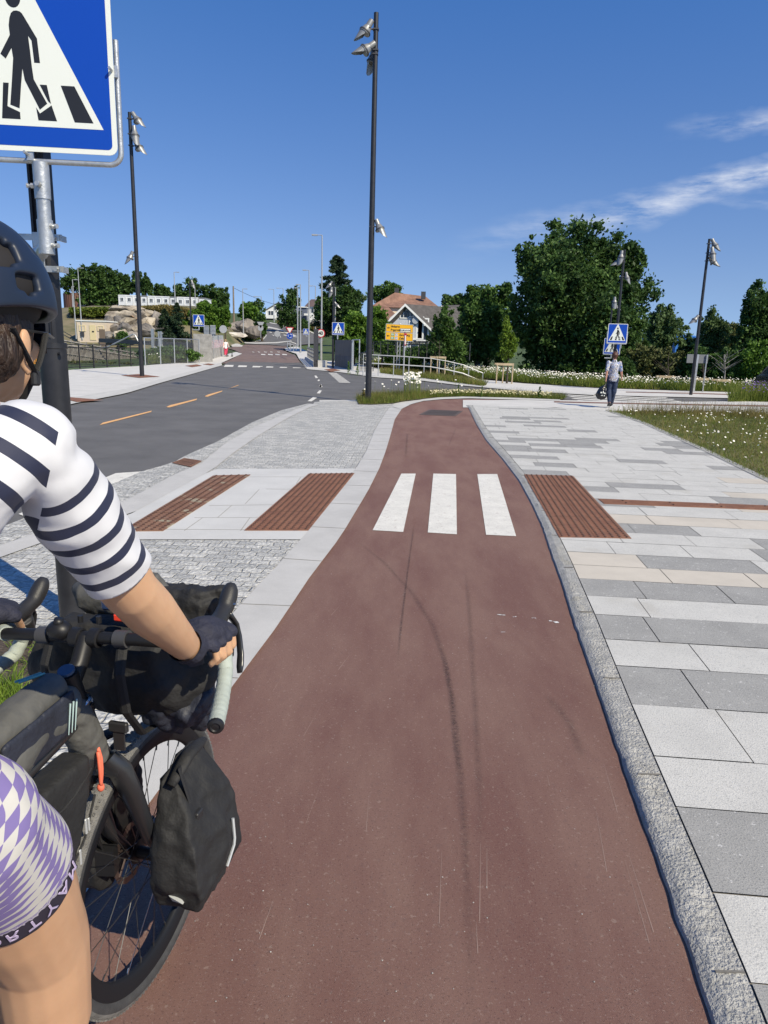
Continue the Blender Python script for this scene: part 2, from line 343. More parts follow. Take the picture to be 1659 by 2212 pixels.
# thin pale kerb round the head of the lane
strip('kerb',[(848,878),(886,868),(914,862),(956,857.5),(1012,855.5),(1111,858.5),(1210,862)],[(866,884),(888,873),(914,866),(956,862),(1012,860),(1111,863),(1210,866)],m_conc,.02)
KL=[(850,874),(836,886),(810,928),(789,979),(768,1013),(747,1038),(667,1145),(591,1231),(565,1256),(521,1304),(430,1405),(330,1520),(200,1665),(60,1815),(-150,2040),(-420,2320)]
KR=[(870,880)]+RL[1:]
m_kerbl=mat('smooth_granite_kerb',(.46,.45,.43),.8,var=.07,scale=2.5,bump=.12,bscale=160,spk=[(260,.58,(.62,.61,.58),.5),(230,.62,(.25,.25,.25),.5)])
strip('kerb',KL,KR,m_kerbl,.012)
# joints across the smooth kerb stones
_kl=[G(*p,.014) for p in KL]; _kr=[G(*p,.014) for p in KR]
_a=rsm(_kl,400); _b=rsm(_kr,400); _d=0; _jm=mat('kerb_joint_grey',(.22,.21,.19),.95)
for i in range(1,400):
    _d+=(_a[i]-_a[i-1]).length
    if _d>1.02:
        _d=0; j=min(range(400),key=lambda k:(_b[k]-_a[i]).length); jb=MB(); dd=(_b[j]-_a[i]); jb.box((_a[i]+_b[j])/2,(dd.length,.006,.001),(dd.normalized(),Vector((-dd.y,dd.x,0)).normalized(),Vector((0,0,1)))); tag(jb.build('kerb_joint',_jm),kind='structure')
sheet('paving_base',[(690,864),(776,864),(850,858),(1000,856),(1012,880),(900,905),(850,900),(690,880)],m_conc,-.010)
# ---- setts
def settmat():
    m,n,l,bs=newmat('granite_setts'); t=n.new('ShaderNodeTexCoord'); mp=n.new('ShaderNodeMapping'); l.new(t.outputs['Object'],mp.inputs[0]); mp.inputs['Rotation'].default_value=(0,0,rad(3))
    wv=n.new('ShaderNodeTexNoise'); wv.inputs['Scale'].default_value=7; l.new(mp.outputs[0],wv.inputs['Vector'])
    ad=n.new('ShaderNodeVectorMath'); ad.operation='MULTIPLY_ADD'; l.new(wv.outputs['Color'],ad.inputs[0]); ad.inputs[1].default_value=(.055,.05,0); l.new(mp.outputs[0],ad.inputs[2])
    br=n.new('ShaderNodeTexBrick'); br.inputs['Scale'].default_value=1; br.inputs['Brick Width'].default_value=.15; br.inputs['Row Height'].default_value=.105; br.inputs['Mortar Size'].default_value=.008; br.inputs['Mortar Smooth'].default_value=.9; br.inputs['Color1'].default_value=(.40,.40,.39,1); br.inputs['Color2'].default_value=(.60,.59,.56,1); br.inputs['Mortar'].default_value=(.44,.42,.37,1); br.inputs['Bias'].default_value=-.1
    l.new(ad.outputs[0],br.inputs[0])
    no=n.new('ShaderNodeTexNoise'); no.inputs['Scale'].default_value=38; no.inputs['Detail'].default_value=4; l.new(t.outputs['Object'],no.inputs['Vector'])
    cr=n.new('ShaderNodeValToRGB'); cr.color_ramp.elements[0].position=.35; cr.color_ramp.elements[1].position=.66; cr.color_ramp.elements[0].color=(.55,.56,.58,1); cr.color_ramp.elements[1].color=(1.25,1.24,1.2,1); l.new(no.outputs[0],cr.inputs[0])
    mx=n.new('ShaderNodeMixRGB'); mx.blend_type='MULTIPLY'; mx.inputs[0].default_value=.85; l.new(br.outputs[0],mx.inputs[1]); l.new(cr.outputs[0],mx.inputs[2]); l.new(mx.outputs[0],bs.inputs['Base Color'])
    h=n.new('ShaderNodeMath'); h.operation='MULTIPLY_ADD'; l.new(br.outputs['Fac'],h.inputs[0]); h.inputs[1].default_value=-.5; l.new(no.outputs[0],h.inputs[2])
    bp=n.new('ShaderNodeBump'); bp.inputs['Strength'].default_value=.9; bp.inputs['Distance'].default_value=.025; l.new(h.outputs[0],bp.inputs['Height']); l.new(bp.outputs[0],bs.inputs['Normal']); bs.inputs['Roughness'].default_value=.8
    return m
m_sett=settmat()
# the same surfaces carried on behind the photograph's lower edge
_l0=G(*RL[-2],0.); _r0=e0[0] if 'e0' in globals() else Vector((.86,.9,0)); _k0=G(*KL[-1],0.)
sheet('bike_path',[(_l0.x-.02,_l0.y+.1),(_l0.x-.25,-6),(.95,-6),(.86,1.2)],m_redlane,-.006,px=False)
sheet('kerb',[(_k0.x,_k0.y+.1),(_l0.x,_l0.y+.1),(_l0.x-.25,-6),(_l0.x-.7,-6)],m_kerbl,-.004,px=False)
sheet('paved_island',[(-4.5,3.2),(-9,-6),(_l0.x-.3,-6),(_l0.x+.1,1.6)],m_sett,-.008,px=False)
sheet('paved_slabs',[(.84,1.3),(.93,-6),(9,-6),(9,3.),(3.,3.)],m_kerbl,.016,px=False)
# outer kerb along the road, gutter
OL=[(672,872),(613,895),(545,924),(486,958),(436,1000),(377,1025),(267,1084),(120,1136),(0,1178),(-300,1290),(-700,1450)]
OR=[(690,875),(672,878),(621,903),(558,941),(503,979),(461,1013),(430,1030),(284,1109),(130,1158),(0,1203),(-300,1325),(-700,1500)]
AG=[(663,872),(608,886),(545,912),(469,954),(402,983),(373,1000),(309,1017),(251,1042),(72,1111),(-100,1180),(-700,1420)]
strip('gutter',AG,OL,m_sett,-.018)
setts=[(850,873),(800,867),(730,866),(680,868)]+OR[1:]+[(-700,2500),(-420,2400)]+KL[::-1]
sheet('paved_island',setts,m_sett,.0)
strip('kerb',OL,OR,m_kerbl,.008)
m_slabw=mat('pale_granite_slab',(.53,.525,.505),.8,var=.05,scale=2,bump=.1,bscale=150,spk=[(240,.6,(.36,.36,.36),.55)])
sheet('slab_crossing',[(470,1013),(768,1012),(667,1145),(655,1165),(300,1165),(130,1165),(284,1109),(440,1024)],m_slabw,.006)
m_joint=mat('sandy_joint',(.16,.15,.135),.95,var=.2,scale=30)
def joint(pts,w=.004,z=.0095):
    pass
# ---- hewn granite kerb on the right, raised, with a chamfered face towards the lane
KT=[(1015,879),(1033,915),(1056,948),(1095,990),(1130,1034),(1158,1085),(1182,1135),(1205,1200),(1226,1257),(1253,1342),(1284,1424),(1313,1510),(1352,1624),(1390,1733),(1436,1838),(1480,1965),(1520,2065),(1560,2175),(1640,2420),(1700,2600)]
KE=[(1021,877),(1049,923),(1068,948),(1098,981),(1131,1020),(1168,1084),(1206,1156),(1233,1211),(1254,1260),(1286,1332),(1331,1443),(1366,1529),(1415,1643),(1462,1752),(1543,1940),(1625,2138),(1700,2330),(1800,2580)]
# resample by distance along Y so opposite points match
def by_y(ps,Ys):
    a=np.array(sorted([tuple(p) for p in ps],key=lambda p:p[1])); return [Vector((np.interp(Y,a[:,1],a[:,0]),Y,a[0,2])) for Y in Ys]
KZ=.033
Ys=np.concatenate([np.arange(.9,6,.012),np.arange(6,21.3,.04)])
e0=by_y([G(*p,0.) for p in RR],Ys); e1=by_y([G(*p,KZ) for p in KT],Ys); e2=by_y([G(*p,KZ) for p in KE],Ys)
vs=[];fs=[]; nc=9
for i,Y in enumerate(Ys):
    a,bb,c=e0[i],e1[i],e2[i]
    w=.006*mnoise.noise(Vector((0,Y*9,0)))
    row=[Vector((a.x+w*1.2,Y,-.01)),Vector((a.x+.25*(bb.x-a.x)+w,Y,KZ*.45)),Vector((bb.x+w,Y,KZ*.86))]
    for k in range(nc-3):
        t=(k+1)/(nc-3); x=bb.x+(c.x-bb.x)*t
        z=KZ+.0045*math.sin(Y*150+x*40+5*mnoise.noise(Vector((x*9,Y*4,1.))))*(.5+mnoise.noise(Vector((x*8,Y*3,7))))+.006*mnoise.noise(Vector((x*25,Y*25,3)))
        if k==nc-4: z=KZ-.001
        row.append(Vector((x,Y,z)))
    vs+=row
n1=nc
for i in range(len(Ys)-1):
    for k in range(n1-1): a=i*n1+k; fs.append((a,a+1,a+1+n1,a+n1))
m_hewn=mat('hewn_granite',(.34,.335,.315),.9,c2=(.49,.48,.45),scale=14,lo=.3,hi=.7,bump=1.,bscale=90,spk=[(150,.58,(.16,.16,.155),.6),(6,.62,(.34,.32,.26),.5)])
b=MB(); b.add(vs,fs); tag(b.build('kerb',m_hewn,auto=38),kind='structure')
for yj in (1.62,2.55,3.4,4.35,5.3,6.3,7.3,8.3,9.4,10.5,12,13.5,15,17):
    i=int(np.argmin(np.abs(Ys-yj))); q0,q1,q2=e0[i],e1[i],e2[i]; jb=MB(); jb.box((q1+q2)/2+Vector((.006,0,.0035)),((q2-q1).length*.82,.006,.004)); tag(jb.build('kerb_joint',m_joint),kind='structure')
# ---- slab paving to the right
TH=rad(4.9); cu,su=math.cos(TH),math.sin(TH)
def uv2w(u,v,z=KZ): return Vector((u*cu+v*su,-u*su+v*cu,z))
def w2uv(p): return (p.x*cu-p.y*su,p.x*su+p.y*cu)
ke=sorted([w2uv(G(*p,KZ)) for p in KE],key=lambda p:p[1]); kev=[p[1] for p in ke]; keu=[p[0] for p in ke]
GE=[(1307,886),(1385,913),(1436,936),(1521,974),(1659,1041),(1850,1135),(2100,1260)]
ge=sorted([w2uv(G(*p,KZ)) for p in GE],key=lambda p:p[1]); gev=[p[1] for p in ge]; geu=[p[0] for p in ge]
uL=lambda v: float(np.interp(v,kev,keu))+.006; uR=lambda v: float(np.interp(v,gev,geu))
rows=[.95,1.29,1.67,2.0,2.43,2.77,3.22,3.65,4.01,4.41,4.77,5.15,5.5,5.87,6.25,6.62,7.0,7.4]
while rows[-1]<21.2: rows.append(rows[-1]+random.choice([.34,.38,.40,.42]))
m_sl=mat('light_granite_slab',(.53,.52,.485),.8,var=.06,scale=3,bump=.25,bscale=150,spk=[(170,.56,(.30,.30,.29),.75),(90,.64,(.64,.63,.60),.4),(1.6,.60,(.42,.40,.35),.35)])
m_sd=mat('dark_granite_slab',(.315,.310,.292),.8,var=.08,scale=4,bump=.25,bscale=150,spk=[(150,.56,(.14,.14,.14),.7),(42,.64,(.52,.51,.49),.9),(120,.62,(.46,.45,.43),.6)])
m_sw=mat('warm_granite_slab',(.52,.475,.405),.8,var=.07,scale=2,bump=.12,bscale=120,spk=[(210,.58,(.40,.36,.31),.5)])
sheet('paving_bed',[(-.0+uv2w(uL(v)-.02,v).x,uv2w(uL(v)-.02,v).y) for v in rows]+[(uv2w(uR(v)+.02,v).x,uv2w(uR(v)+.02,v).y) for v in rows[::-1]],m_joint,KZ-.009,px=False)
b=MB(); darkrows={(2.0,2.43):1,(3.22,3.65):1,(4.01,4.41):1,(4.41,4.77):1,(1.29,1.67):0,(2.77,3.22):0,(2.43,2.77):0,(3.65,4.01):0,(.95,1.29):1,(1.67,2.0):0}
darkrows={(2.0,2.43):1,(3.22,3.65):1,(4.01,4.41):1,(4.41,4.77):0,(1.67,2.0):0,(2.77,3.22):0,(2.43,2.77):0,(3.65,4.01):0,(.95,1.29):0,(1.29,1.67):1,(4.77,5.15):1,(5.15,5.5):3,(5.5,5.87):2,(5.87,6.25):2,(6.25,6.62):2,(6.62,7.0):0,(7.0,7.4):3}
gp=.0030; R2=random.Random(11)
for i in range(len(rows)-1):
    v0,v1=rows[i]+gp,rows[i+1]-gp; vm=(v0+v1)/2; key=(rows[i],rows[i+1]); dk=darkrows.get(key)
    if dk is None: dk=1 if (v0<7.2 and R2.random()<.5) else 0
    u=min(uL(v0),uL(v1)); end=uR(vm); first=True
    # the slabs end on a joint line; random run lengths
    x=u+R2.uniform(.25,.75)
    segs=[]; prev=None
    while True:
        e=min(x,end); segs.append((prev,e)); prev=e
        if e>=end: break
        x+=R2.choice([.58,.62,.70,.80,.9])
    for (a,e) in segs:
        isd=(dk==1) or (dk==2 and R2.random()<.55) or (dk==0 and v0>4.7 and R2.random()<(.22 if v0<14 else .12)) 
        b.mi=1 if isd else (2 if (dk==3 or (5.4<v0<5.8 and (a or 0)<1.4) or (6.5<v0<9.8 and (a or 0)>3.0 and R2.random()<.75)) else 0)
        a0,a1=(uL(v0),uL(v1)) if a is None else (a+gp,a+gp)
        e0_,e1_=(uR(v0),uR(v1)) if e>=end else (e-gp,e-gp)
        z=KZ+R2.uniform(-.0012,.0012)
        b.add([uv2w(a0,v0,z),uv2w(e0_,v0,z),uv2w(e1_,v1,z),uv2w(a1,v1,z)],[(0,1,2,3)])
tag(b.build('slab_paving',[m_sl,m_sd,m_sw],fix=False),kind='structure')
# edging between slabs and meadow
strip('kerb',GE,[(x+6+(y-880)*.05,y-2) for x,y in GE],m_hewn,KZ+.006)
# ---- rusty tactile plates
m_rust=mat('rusted_steel',(.175,.072,.038),.75,c2=(.27,.125,.065),scale=5,lo=.3,hi=.7,metal=.0,bump=.4,bscale=60,spk=[(9,.60,(.10,.05,.04),.6)])
m_rustg=mat('rusted_steel_dirty',(.16,.075,.042),.8,c2=(.25,.135,.08),scale=5,bump=.4,bscale=60,spk=[(3.2,.56,(.34,.31,.22),.8),(9,.60,(.10,.06,.05),.5)])
m_stud=mat('worn_dark_studs',(.075,.032,.020),.6,metal=.3,var=.3,scale=20)
def plate(name,label,corners,z,m,step=.062,grp=None,cut=None,seams=1):
    c=[G(x,y,z) for x,y in corners]   # near-left, near-right, far-right, far-left
    o=thing(name,label,'tactile paving',tuple(sum(c,Vector())/4),grp)
    b=MB(); b.prism([p-Vector((0,0,.012)) for p in c],(0,0,.014)); 
    L_=((c[3]-c[0]).length+(c[2]-c[1]).length)/2; Wd=(c[1]-c[0]).length; nu=max(2,int(Wd/step)); nv=max(2,int(L_/step))
    b2=MB()
    for i in range(nu):
        for j in range(nv):
            s,t=(i+.5)/nu,(j+.5)/nv; p=(c[0]*(1-s)+c[1]*s)*(1-t)+(c[3]*(1-s)+c[2]*s)*t
            n=7; r=.0165
            vs=[p+Vector((r*math.cos(2*math.pi*k/n),r*math.sin(2*math.pi*k/n),.001)) for k in range(n)]+[p+Vector((r*.6*math.cos(2*math.pi*k/n),r*.6*math.sin(2*math.pi*k/n),.011)) for k in range(n)]
            b2.add(vs,[(k,(k+1)%n,(k+1)%n+n,k+n) for k in range(n)]+[tuple(range(n,2*n))])
    b.mi=1; b.add(b2.v,b2.f); b.build('plate',[m,m_stud],o)
    b3=MB(); 
    for k in range(1,seams+1):
        t=k/(seams+1); b3.cyl(c[0]*(1-t)+c[1]*t+Vector((0,0,.002)),c[3]*(1-t)+c[2]*t+Vector((0,0,.002)),.0025,n=4)
    for t in (.25,.5,.75): b3.cyl(c[0]*(1-t)+c[3]*t+Vector((0,0,.002)),c[1]*(1-t)+c[2]*t+Vector((0,0,.002)),.0018,n=4)
    b3.build('seam',mat('plate_seam',(.04,.02,.012),.9),o)
    return o
plate('tactile_plate','rusty studded steel plate set in the slabs right of the bike lane',[(1208,1160),(1364,1163),(1238,1028),(1132,1025)],KZ+.004,m_rust,grp='rusty tactile plates')
plate('tactile_plate','rusty studded steel plate between white slabs and the smooth kerb left of the bike lane',[(528,1145),(667,1145),(766,1022),(667,1023)],.012,m_rust,grp='rusty tactile plates')
plate('tactile_plate','rusty studded plate caked with pale dirt beside the road kerb',[(262,1147),(352,1146),(541,1025),(461,1027)],.012,m_rustg,grp='rusty tactile plates')
o=plate('guide_strip','long narrow rusty guiding strip running right across the slabs',[(1305,1088),(1720,1103.5),(1700,1093.5),(1292,1077.5)],KZ+.004,m_rust,step=.5,seams=0)
for lab,cs in (('small dark rusted plate in pale pavement by left lamp post',[(345,813.5),(300,808),(262,811),(300,816)][::-1]),('rusted plate at the pavement edge left of the road, behind the cyclist',[(222,864),(150,858),(140,862),(166,868)][::-1]),('dark rusted plate in the pavement before the concrete wall',[(436,790),(425,787),(400,790),(415,793)]),('small rusted plate nearest the concrete wall end',[(464,787),(450,785),(438,787),(455,789)]),('rusted plate at the foot of the lamp post by the side road',[(735,800),(720,796),(700,798),(715,803)])):
    c=[G(x,y,.012) for x,y in cs]; b=MB(); b.prism(c,(0,0,.004)); tag(b.build('tactile_plate',m_rust),lab,'tactile paving','rusty tactile plates')
# ---- zebra on the bike lane
for i,(pts,lab) in enumerate(((( (805,1145),(871,1149),(898,1023),(867,1023)),'left'),(((924,1150),(987,1154),(985,1024),(936,1023)),'mid'),(((1050,1155),(1115,1158),(1074,1024),(1031,1024)),'r'))):
    sheet('crosswalk_stripe',list(pts),m_white,.004)
# drain gullies, manhole
m_iron=mat('cast_iron',(.13,.10,.085),.7,metal=.3,var=.25,scale=20,bump=.5,bscale=60)
m_ironr=mat('rusty_cast_iron',(.20,.10,.06),.8,var=.3,scale=20,bump=.5,bscale=60)
def grate(name,label,corners,z,m,nb=8,cat='drain'):
    c=[G(x,y,z) for x,y in corners]; o=thing(name,label,cat,tuple(sum(c,Vector())/4)); b=MB()
    fr=.06
    L4=lambda s,t:(c[0]*(1-s)+c[1]*s)*(1-t)+(c[3]*(1-s)+c[2]*s)*t
    for (s0,s1,t0,t1) in ((0,1,0,fr),(0,1,1-fr,1),(0,fr,fr,1-fr),(1-fr,1,fr,1-fr)): b.prism([L4(s0,t0),L4(s1,t0),L4(s1,t1),L4(s0,t1)],(0,0,.006))
    b.build('frame',m,o); b=MB()
    for i in range(nb):
        s=fr+(1-2*fr)*(i+.2)/nb; s2=fr+(1-2*fr)*(i+.75)/nb
        for (t0,t1) in ((fr+.01,.48),(.52,1-fr-.01)): b.prism([L4(s,t0),L4(s2,t0),L4(s2,t1),L4(s,t1)],(0,0,.004))
    b.build('bars',m,o); b=MB(); b.poly([p+Vector((0,0,.001)) for p in c]); b.build('pit',mat('pit_black',(.012,.01,.01),.9),o,fix=False)
grate('drain_grate','rusty iron drain grate in the gutter setts by the road',[(372,1000),(412,1009),(436,996),(398,990)],-.012,m_ironr)
grate('manhole_cover','square patterned iron manhole cover in the red bike lane',[(905,896),(984,899),(1000,888),(927,885)],.004,m_iron,12,'manhole cover')
# crossing over the side street
m_dkp=mat('dark_paving_strip',(.12,.10,.10),.85,var=.2,scale=3)
d=(G(1340,856,-.02)-G(1131,844,-.02)); d.normalize(); nn=Vector((d.y,-d.x,0)); 
base=G(1215,846,-.022)
for i in range(8):
    a=base+nn*(-.1+i*.95)+d*(i*.42); b=MB(); b.poly([a,a+d*4.2,a+d*4.2+nn*.5,a+nn*.5]); oo=b.build('crosswalk_stripe',m_white,fix=False); tag(oo,kind='structure')
    if oo.data.polygons[0].normal.z<0: oo.data.flip_normals()
# tyre marks on the lane (rubber stains, their own shape)
m_ty,n_,l_,b_=newmat('rubber_stain'); b_.inputs['Base Color'].default_value=(.06,.042,.036,1); b_.inputs['Roughness'].default_value=.8
t_=n_.new('ShaderNodeTexCoord'); no_=n_.new('ShaderNodeTexNoise'); no_.inputs['Scale'].default_value=60; no_.inputs['Detail'].default_value=5; l_.new(t_.outputs['Object'],no_.inputs['Vector'])
uvn=n_.new('ShaderNodeUVMap'); sp_=n_.new('ShaderNodeSeparateXYZ'); l_.new(uvn.outputs[0],sp_.inputs[0])
def _m(op,a,b2=None,cl=False):
    k=n_.new('ShaderNodeMath'); k.operation=op; k.use_clamp=cl
    for i,v in enumerate((a,b2)):
        if v is None: continue
        if isinstance(v,(int,float)): k.inputs[i].default_value=v
        else: l_.new(v,k.inputs[i])
    return k.outputs[0]
edge=_m('MULTIPLY',_m('SUBTRACT',1.,_m('ABSOLUTE',_m('SUBTRACT',_m('MULTIPLY',sp_.outputs[0],2.),1.))),1.0,True)
al=_m('MULTIPLY',_m('MULTIPLY',edge,sp_.outputs[1]),_m('MULTIPLY',_m('SUBTRACT',no_.outputs[0],.25),1.9,True),True); l_.new(al,b_.inputs['Alpha'])
def tyremark(pts,w,st):
    ps=rsm([G(x,y,.0035) for x,y in pts],60); b=MB(); n=len(ps); A=[];B=[]
    for i in range(n):
        d=ps[min(i+1,n-1)]-ps[max(0,i-1)]; d.normalize(); s=Vector((d.y,-d.x,0)); ww=w*(1+.3*mnoise.noise(Vector((i*.2,w*99,0)))); A.append(ps[i]-s*ww/2); B.append(ps[i]+s*ww/2)
    b.add(A+B,[(i,n+i,n+i+1,i+1) for i in range(n-1)]); o=b.build('tyre_mark',m_ty,fix=False); uv=o.data.uv_layers.new(name='UVMap')
    for p in o.data.polygons:
        for li in p.loop_indices:
            vi=o.data.loops[li].vertex_index; t=(vi%n)/(n-1); uv.data[li].uv=(0 if vi<n else 1, st*min(1,6*t,6*(1-t)))
    if sum(p.normal.z for p in o.data.polygons)<0: o.data.flip_normals()
    tag(o,kind='structure')
tyremark([(760,1160),(830,1215),(890,1280),(935,1350),(965,1440),(982,1540),(992,1650),(1003,1780),(1010,1900),(1016,2050),(1020,2230)],.045,.40)
tyremark([(1005,1230),(1015,1330),(1022,1450),(1030,1580),(1036,1720),(1038,1850)],.04,.35)
tyremark([(895,1130),(880,1240),(868,1340),(858,1440)],.02,.75)
tyremark([(955,1400),(975,1500),(985,1600),(1000,1700)],.04,.5)
tyremark([(880,935),(876,990)],.05,.5)
tyremark([(985,925),(968,965)],.03,.35)
tyremark([(1180,1500),(1230,1560),(1260,1640)],.06,.35)
m_scr_=mat('pale_scratch',(.33,.235,.195),.9)
b=MB(); RS=random.Random(3)
for _ in range(20):
    y=RS.uniform(1200,2150); x=RS.uniform(520,1420); p=G(x,y,.0009)
    if p.x>float(np.interp(p.y,[v.y for v in e0],[v.x for v in e0]))-.05: continue
    a=RS.gauss(rad(8),.12); d=Vector((math.sin(a),math.cos(a),0)); n_=Vector((d.y,-d.x,0))*RS.uniform(.0005,.0012); L0=RS.uniform(.05,.35)
    b.poly([p-n_,p+n_,p+d*L0+n_*.3,p+d*L0-n_*.3])
tag(b.build('scratches',m_scr_,fix=False),'fine pale scratches along the red lane','scratches',kind='stuff')
# seams between the pale slabs of the crossing
b=MB()
for (x0,y0,x1,y1) in ((455,1030,762,1030),(300,1143,668,1145),(636,1057,575,1056),(600,1090,452,1092),(560,1118,420,1118),(650,1030,640,1045),(560,1057,530,1088),(500,1092,470,1118),(540,1118,520,1146),(438,1118,398,1146)):
    a_=G(x0,y0,.0075); c_=G(x1,y1,.0075); dd=c_-a_; b.box((a_+c_)/2,(dd.length,.005,.0008),(dd.normalized(),Vector((-dd.y,dd.x,0)).normalized(),Vector((0,0,1))))
tag(b.build('slab_seams',_jm),kind='structure')
# bird droppings and pebbles on the lane
b=MB()
for (x,y,s) in ((1080,1328,.022),(1112,1332,.01),(1152,1335,.014),(1196,1343,.025),(1088,1365,.012),(1050,1378,.006)):
    p=G(x,y,.004)
    for k in range(3):
        c=p+Vector((random.uniform(-s,s),random.uniform(-s,s)*.5,0)); n=9; b.poly([c+Vector((s*random.uniform(.35,.8)*math.cos(2*math.pi*j/n),s*.5*random.uniform(.3,.8)*math.sin(2*math.pi*j/n),0)) for j in range(n)])
tag(b.build('bird_droppings',mat('droppings_white',(.7,.7,.68),.8),fix=False),'white bird droppings spattered on the red lane near its right side','droppings')
b=MB()
for _ in range(170):
    y=random.uniform(1150,2212); x=random.uniform(420,1480); p=G(x,y,.002)
    if p.x>float(np.interp(p.y,[v.y for v in e0],[v.x for v in e0])): continue
    r=random.uniform(.001,.003); b.ellip(p,(r,r*.8,r*.6),n=6,m=4)
tag(b.build('pebbles',mat('pebble_grey',(.38,.36,.33),.8,var=.4,scale=3),smooth=True),'tiny pale stones scattered over the red asphalt','gravel',kind='stuff')
# ============================================================ POLES, SIGNS, FENCES, WALLS
m_blk=mat('black_pole_paint',(.018,.018,.021),.42,var=.25,scale=8)
m_galv=mat('galvanised_steel',(.42,.43,.43),.42,metal=.7,c2=(.56,.57,.57),scale=14,bump=.15,bscale=40)
m_lampgrey=mat('lamp_housing_grey',(.27,.27,.265),.42,metal=.4,var=.1,scale=9)
m_lampdk=mat('lamp_dark',(.05,.05,.055),.5)
m_greypole=mat('grey_pole',(.40,.41,.42),.5,metal=.4)
m_blue=mat('sign_blue',(.004,.055,.38),.35,spec=.4); m_signw=mat('sign_white',(.72,.74,.68),.4); m_signk=mat('sign_black',(.012,.012,.014),.45)
m_back=mat('sign_back_grey',(.45,.46,.46),.5,metal=.3)
m_red=mat('sign_red',(.45,.02,.03),.4); m_yel=mat('sign_yellow',(.80,.42,.01),.4); m_green=mat('sign_green',(.0,.23,.14),.4)
Z=Vector((0,0,1))
def spot(root,att,aim,s=1.,vis=True):
    """spotlight on a short bracket: att = point on the pole, aim = direction of the beam"""
    aim=Vector(aim).normalized(); side=Vector((att[3],att[4],0)) if len(att)>3 else Vector((aim.x,aim.y,0))
    p=Vector(att[:3]); side.normalize(); c=p+side*.26*s
    b=MB(); b.lathe(c-aim*.26*s,aim,[(0,0),(0,.075*s),(.10*s,.085*s),(.19*s,.085*s),(.2*s,.10*s),(.34*s,.15*s),(.36*s,.165*s),(.40*s,.165*s),(.40*s,.14*s),(.385*s,0)],n=18)
    o=b.build('spotlight',m_lampgrey,root,auto=35)
    b=MB(); b.lathe(c-aim*.26*s,aim,[(.335*s,.168*s),(.36*s,.176*s),(.385*s,.168*s)],n=18); b.build('ring',m_lampdk,o,auto=40)
    if vis:
        x,y,d=b.frame(aim); b=MB(); n=14; c2=c+aim*.13*s; vs=[]
        up=(Z-aim*Z.dot(aim)); up=up.normalized() if up.length>1e-3 else x; sd=aim.cross(up)
        for i in range(n+1):
            a=math.pi*(i/n)*1.1-.05*math.pi; ln=.08+.27*math.sin(max(0,min(math.pi,a)))**.7
            for r in (.15*s,.142*s):
                vs+= [c2+sd*(r*math.cos(a))+up*(r*math.sin(a)), c2+sd*(r*.95*math.cos(a))+up*(r*.95*math.sin(a))+aim*ln*s]
        fs=[]
        for i in range(n):
            k=i*4; fs+=[(k,k+1,k+5,k+4),(k+2,k+6,k+7,k+3),(k+1,k+3,k+7,k+5)]
        b.add(vs,fs); b.build('visor',m_lampgrey,o,fix=False)
    b=MB(); b.box(p+side*.11*s,(.24*s,.05*s,.03*s),(side,side.cross(Z),Z)); b.tube([c+side.cross(Z)*.1*s,c+side.cross(Z)*.11*s-side*.08*s,c-side.cross(Z)*.11*s-side*.08*s,c-side.cross(Z)*.1*s],.012*s,n=6)
    b.tube([p+Z*.18*s,p+side*.07*s+Z*.26*s,p+side*.16*s+Z*.16*s,c-aim*.24*s],.008*s,n=5); b.box(p,(.17*s,.17*s,.035*s))
    b.build('bracket',m_lampdk,o)
def lamp_post(base,label,h,r=.085,spots=(),door=True,name='lamp_post'):
    o=thing(name,label,'lamp post',tuple(base),'black lamp posts with spotlights'); b=MB(); B=Vector(base)
    b.tube([B,B+Z*1.6,B+Z*h],[r,r,r*.72],n=16); b.build('pole',m_blk,o,auto=40)
    if door:
        b=MB(); b.lathe(B+Z*1.58,Z,[(0,r+.001),(.005,r+.008),(.03,r+.008),(.035,r+.001)],n=16); b.build('collar',m_blk,o,auto=40)
    for (z,side,aim,s) in spots: spot(o,(B.x,B.y,B.z+z,side[0],side[1]),aim,s)
    return o
Bm=G(795,868,0)
lamp_post(Bm,'tallest black lamp post, rising in the middle beside the flowering verge',10.35,.09,[(9.95,(-1,-.2),(-.55,-.1,-.9),.95),(9.45,(-1,-.6),(-.8,-.2,-.62),.95),(9.35,(-.3,.8),(-.1,.1,-1),.9),(4.95,(1,-.2),(.38,-.15,-.9),.8)])
lamp_post(G(307,813,0),'black lamp post on the pale pavement left of the road',11.0,.10,[(10.75,(1,-.1),(.5,-.1,-.75),1.1),(10.15,(1,-.7),(.1,-.1,-1),1.1),(9.7,(1,.1),(.5,-.1,-.8),1.1),(5.2,(-1,-.2),(-.35,-.1,-.9),.9)])
lamp_post(G(1492,853,0),'black lamp post standing alone in the pavement far right',6.13,.066,[(5.95,(1,0),(.45,-.1,-.85),.8),(5.6,(.5,-.8),(.1,-.2,-1),.8),(5.3,(1,-.1),(.6,-.1,-.7),.8),(3.05,(-1,-.1),(-.6,-.1,-.8),.7)])
lamp_post(G(1321,836,0),'black lamp post carrying the larger crossing sign beyond the walking person',6.3,.072,[(6.0,(-.6,-.5),(-.1,-.1,-1),.9),(5.75,(-1,-.2),(-.7,-.1,-.6),.9),(5.1,(1,-.2),(.2,-.1,-.9),.8)])
lamp_post(G(1307,824,0),'shorter black post behind, carrying the smaller crossing sign by the big tree',4.5,.063,[(4.4,(.1,-.5),(.0,-.1,-1),.9),(4.15,(1,0),(.65,-.1,-.75),.75)])
lamp_post(G(415,781,0),'far black lamp post before the concrete wall, with a crossing sign',6.2,.07,[(6.0,(1,-.3),(.25,-.1,-.95),.95)])
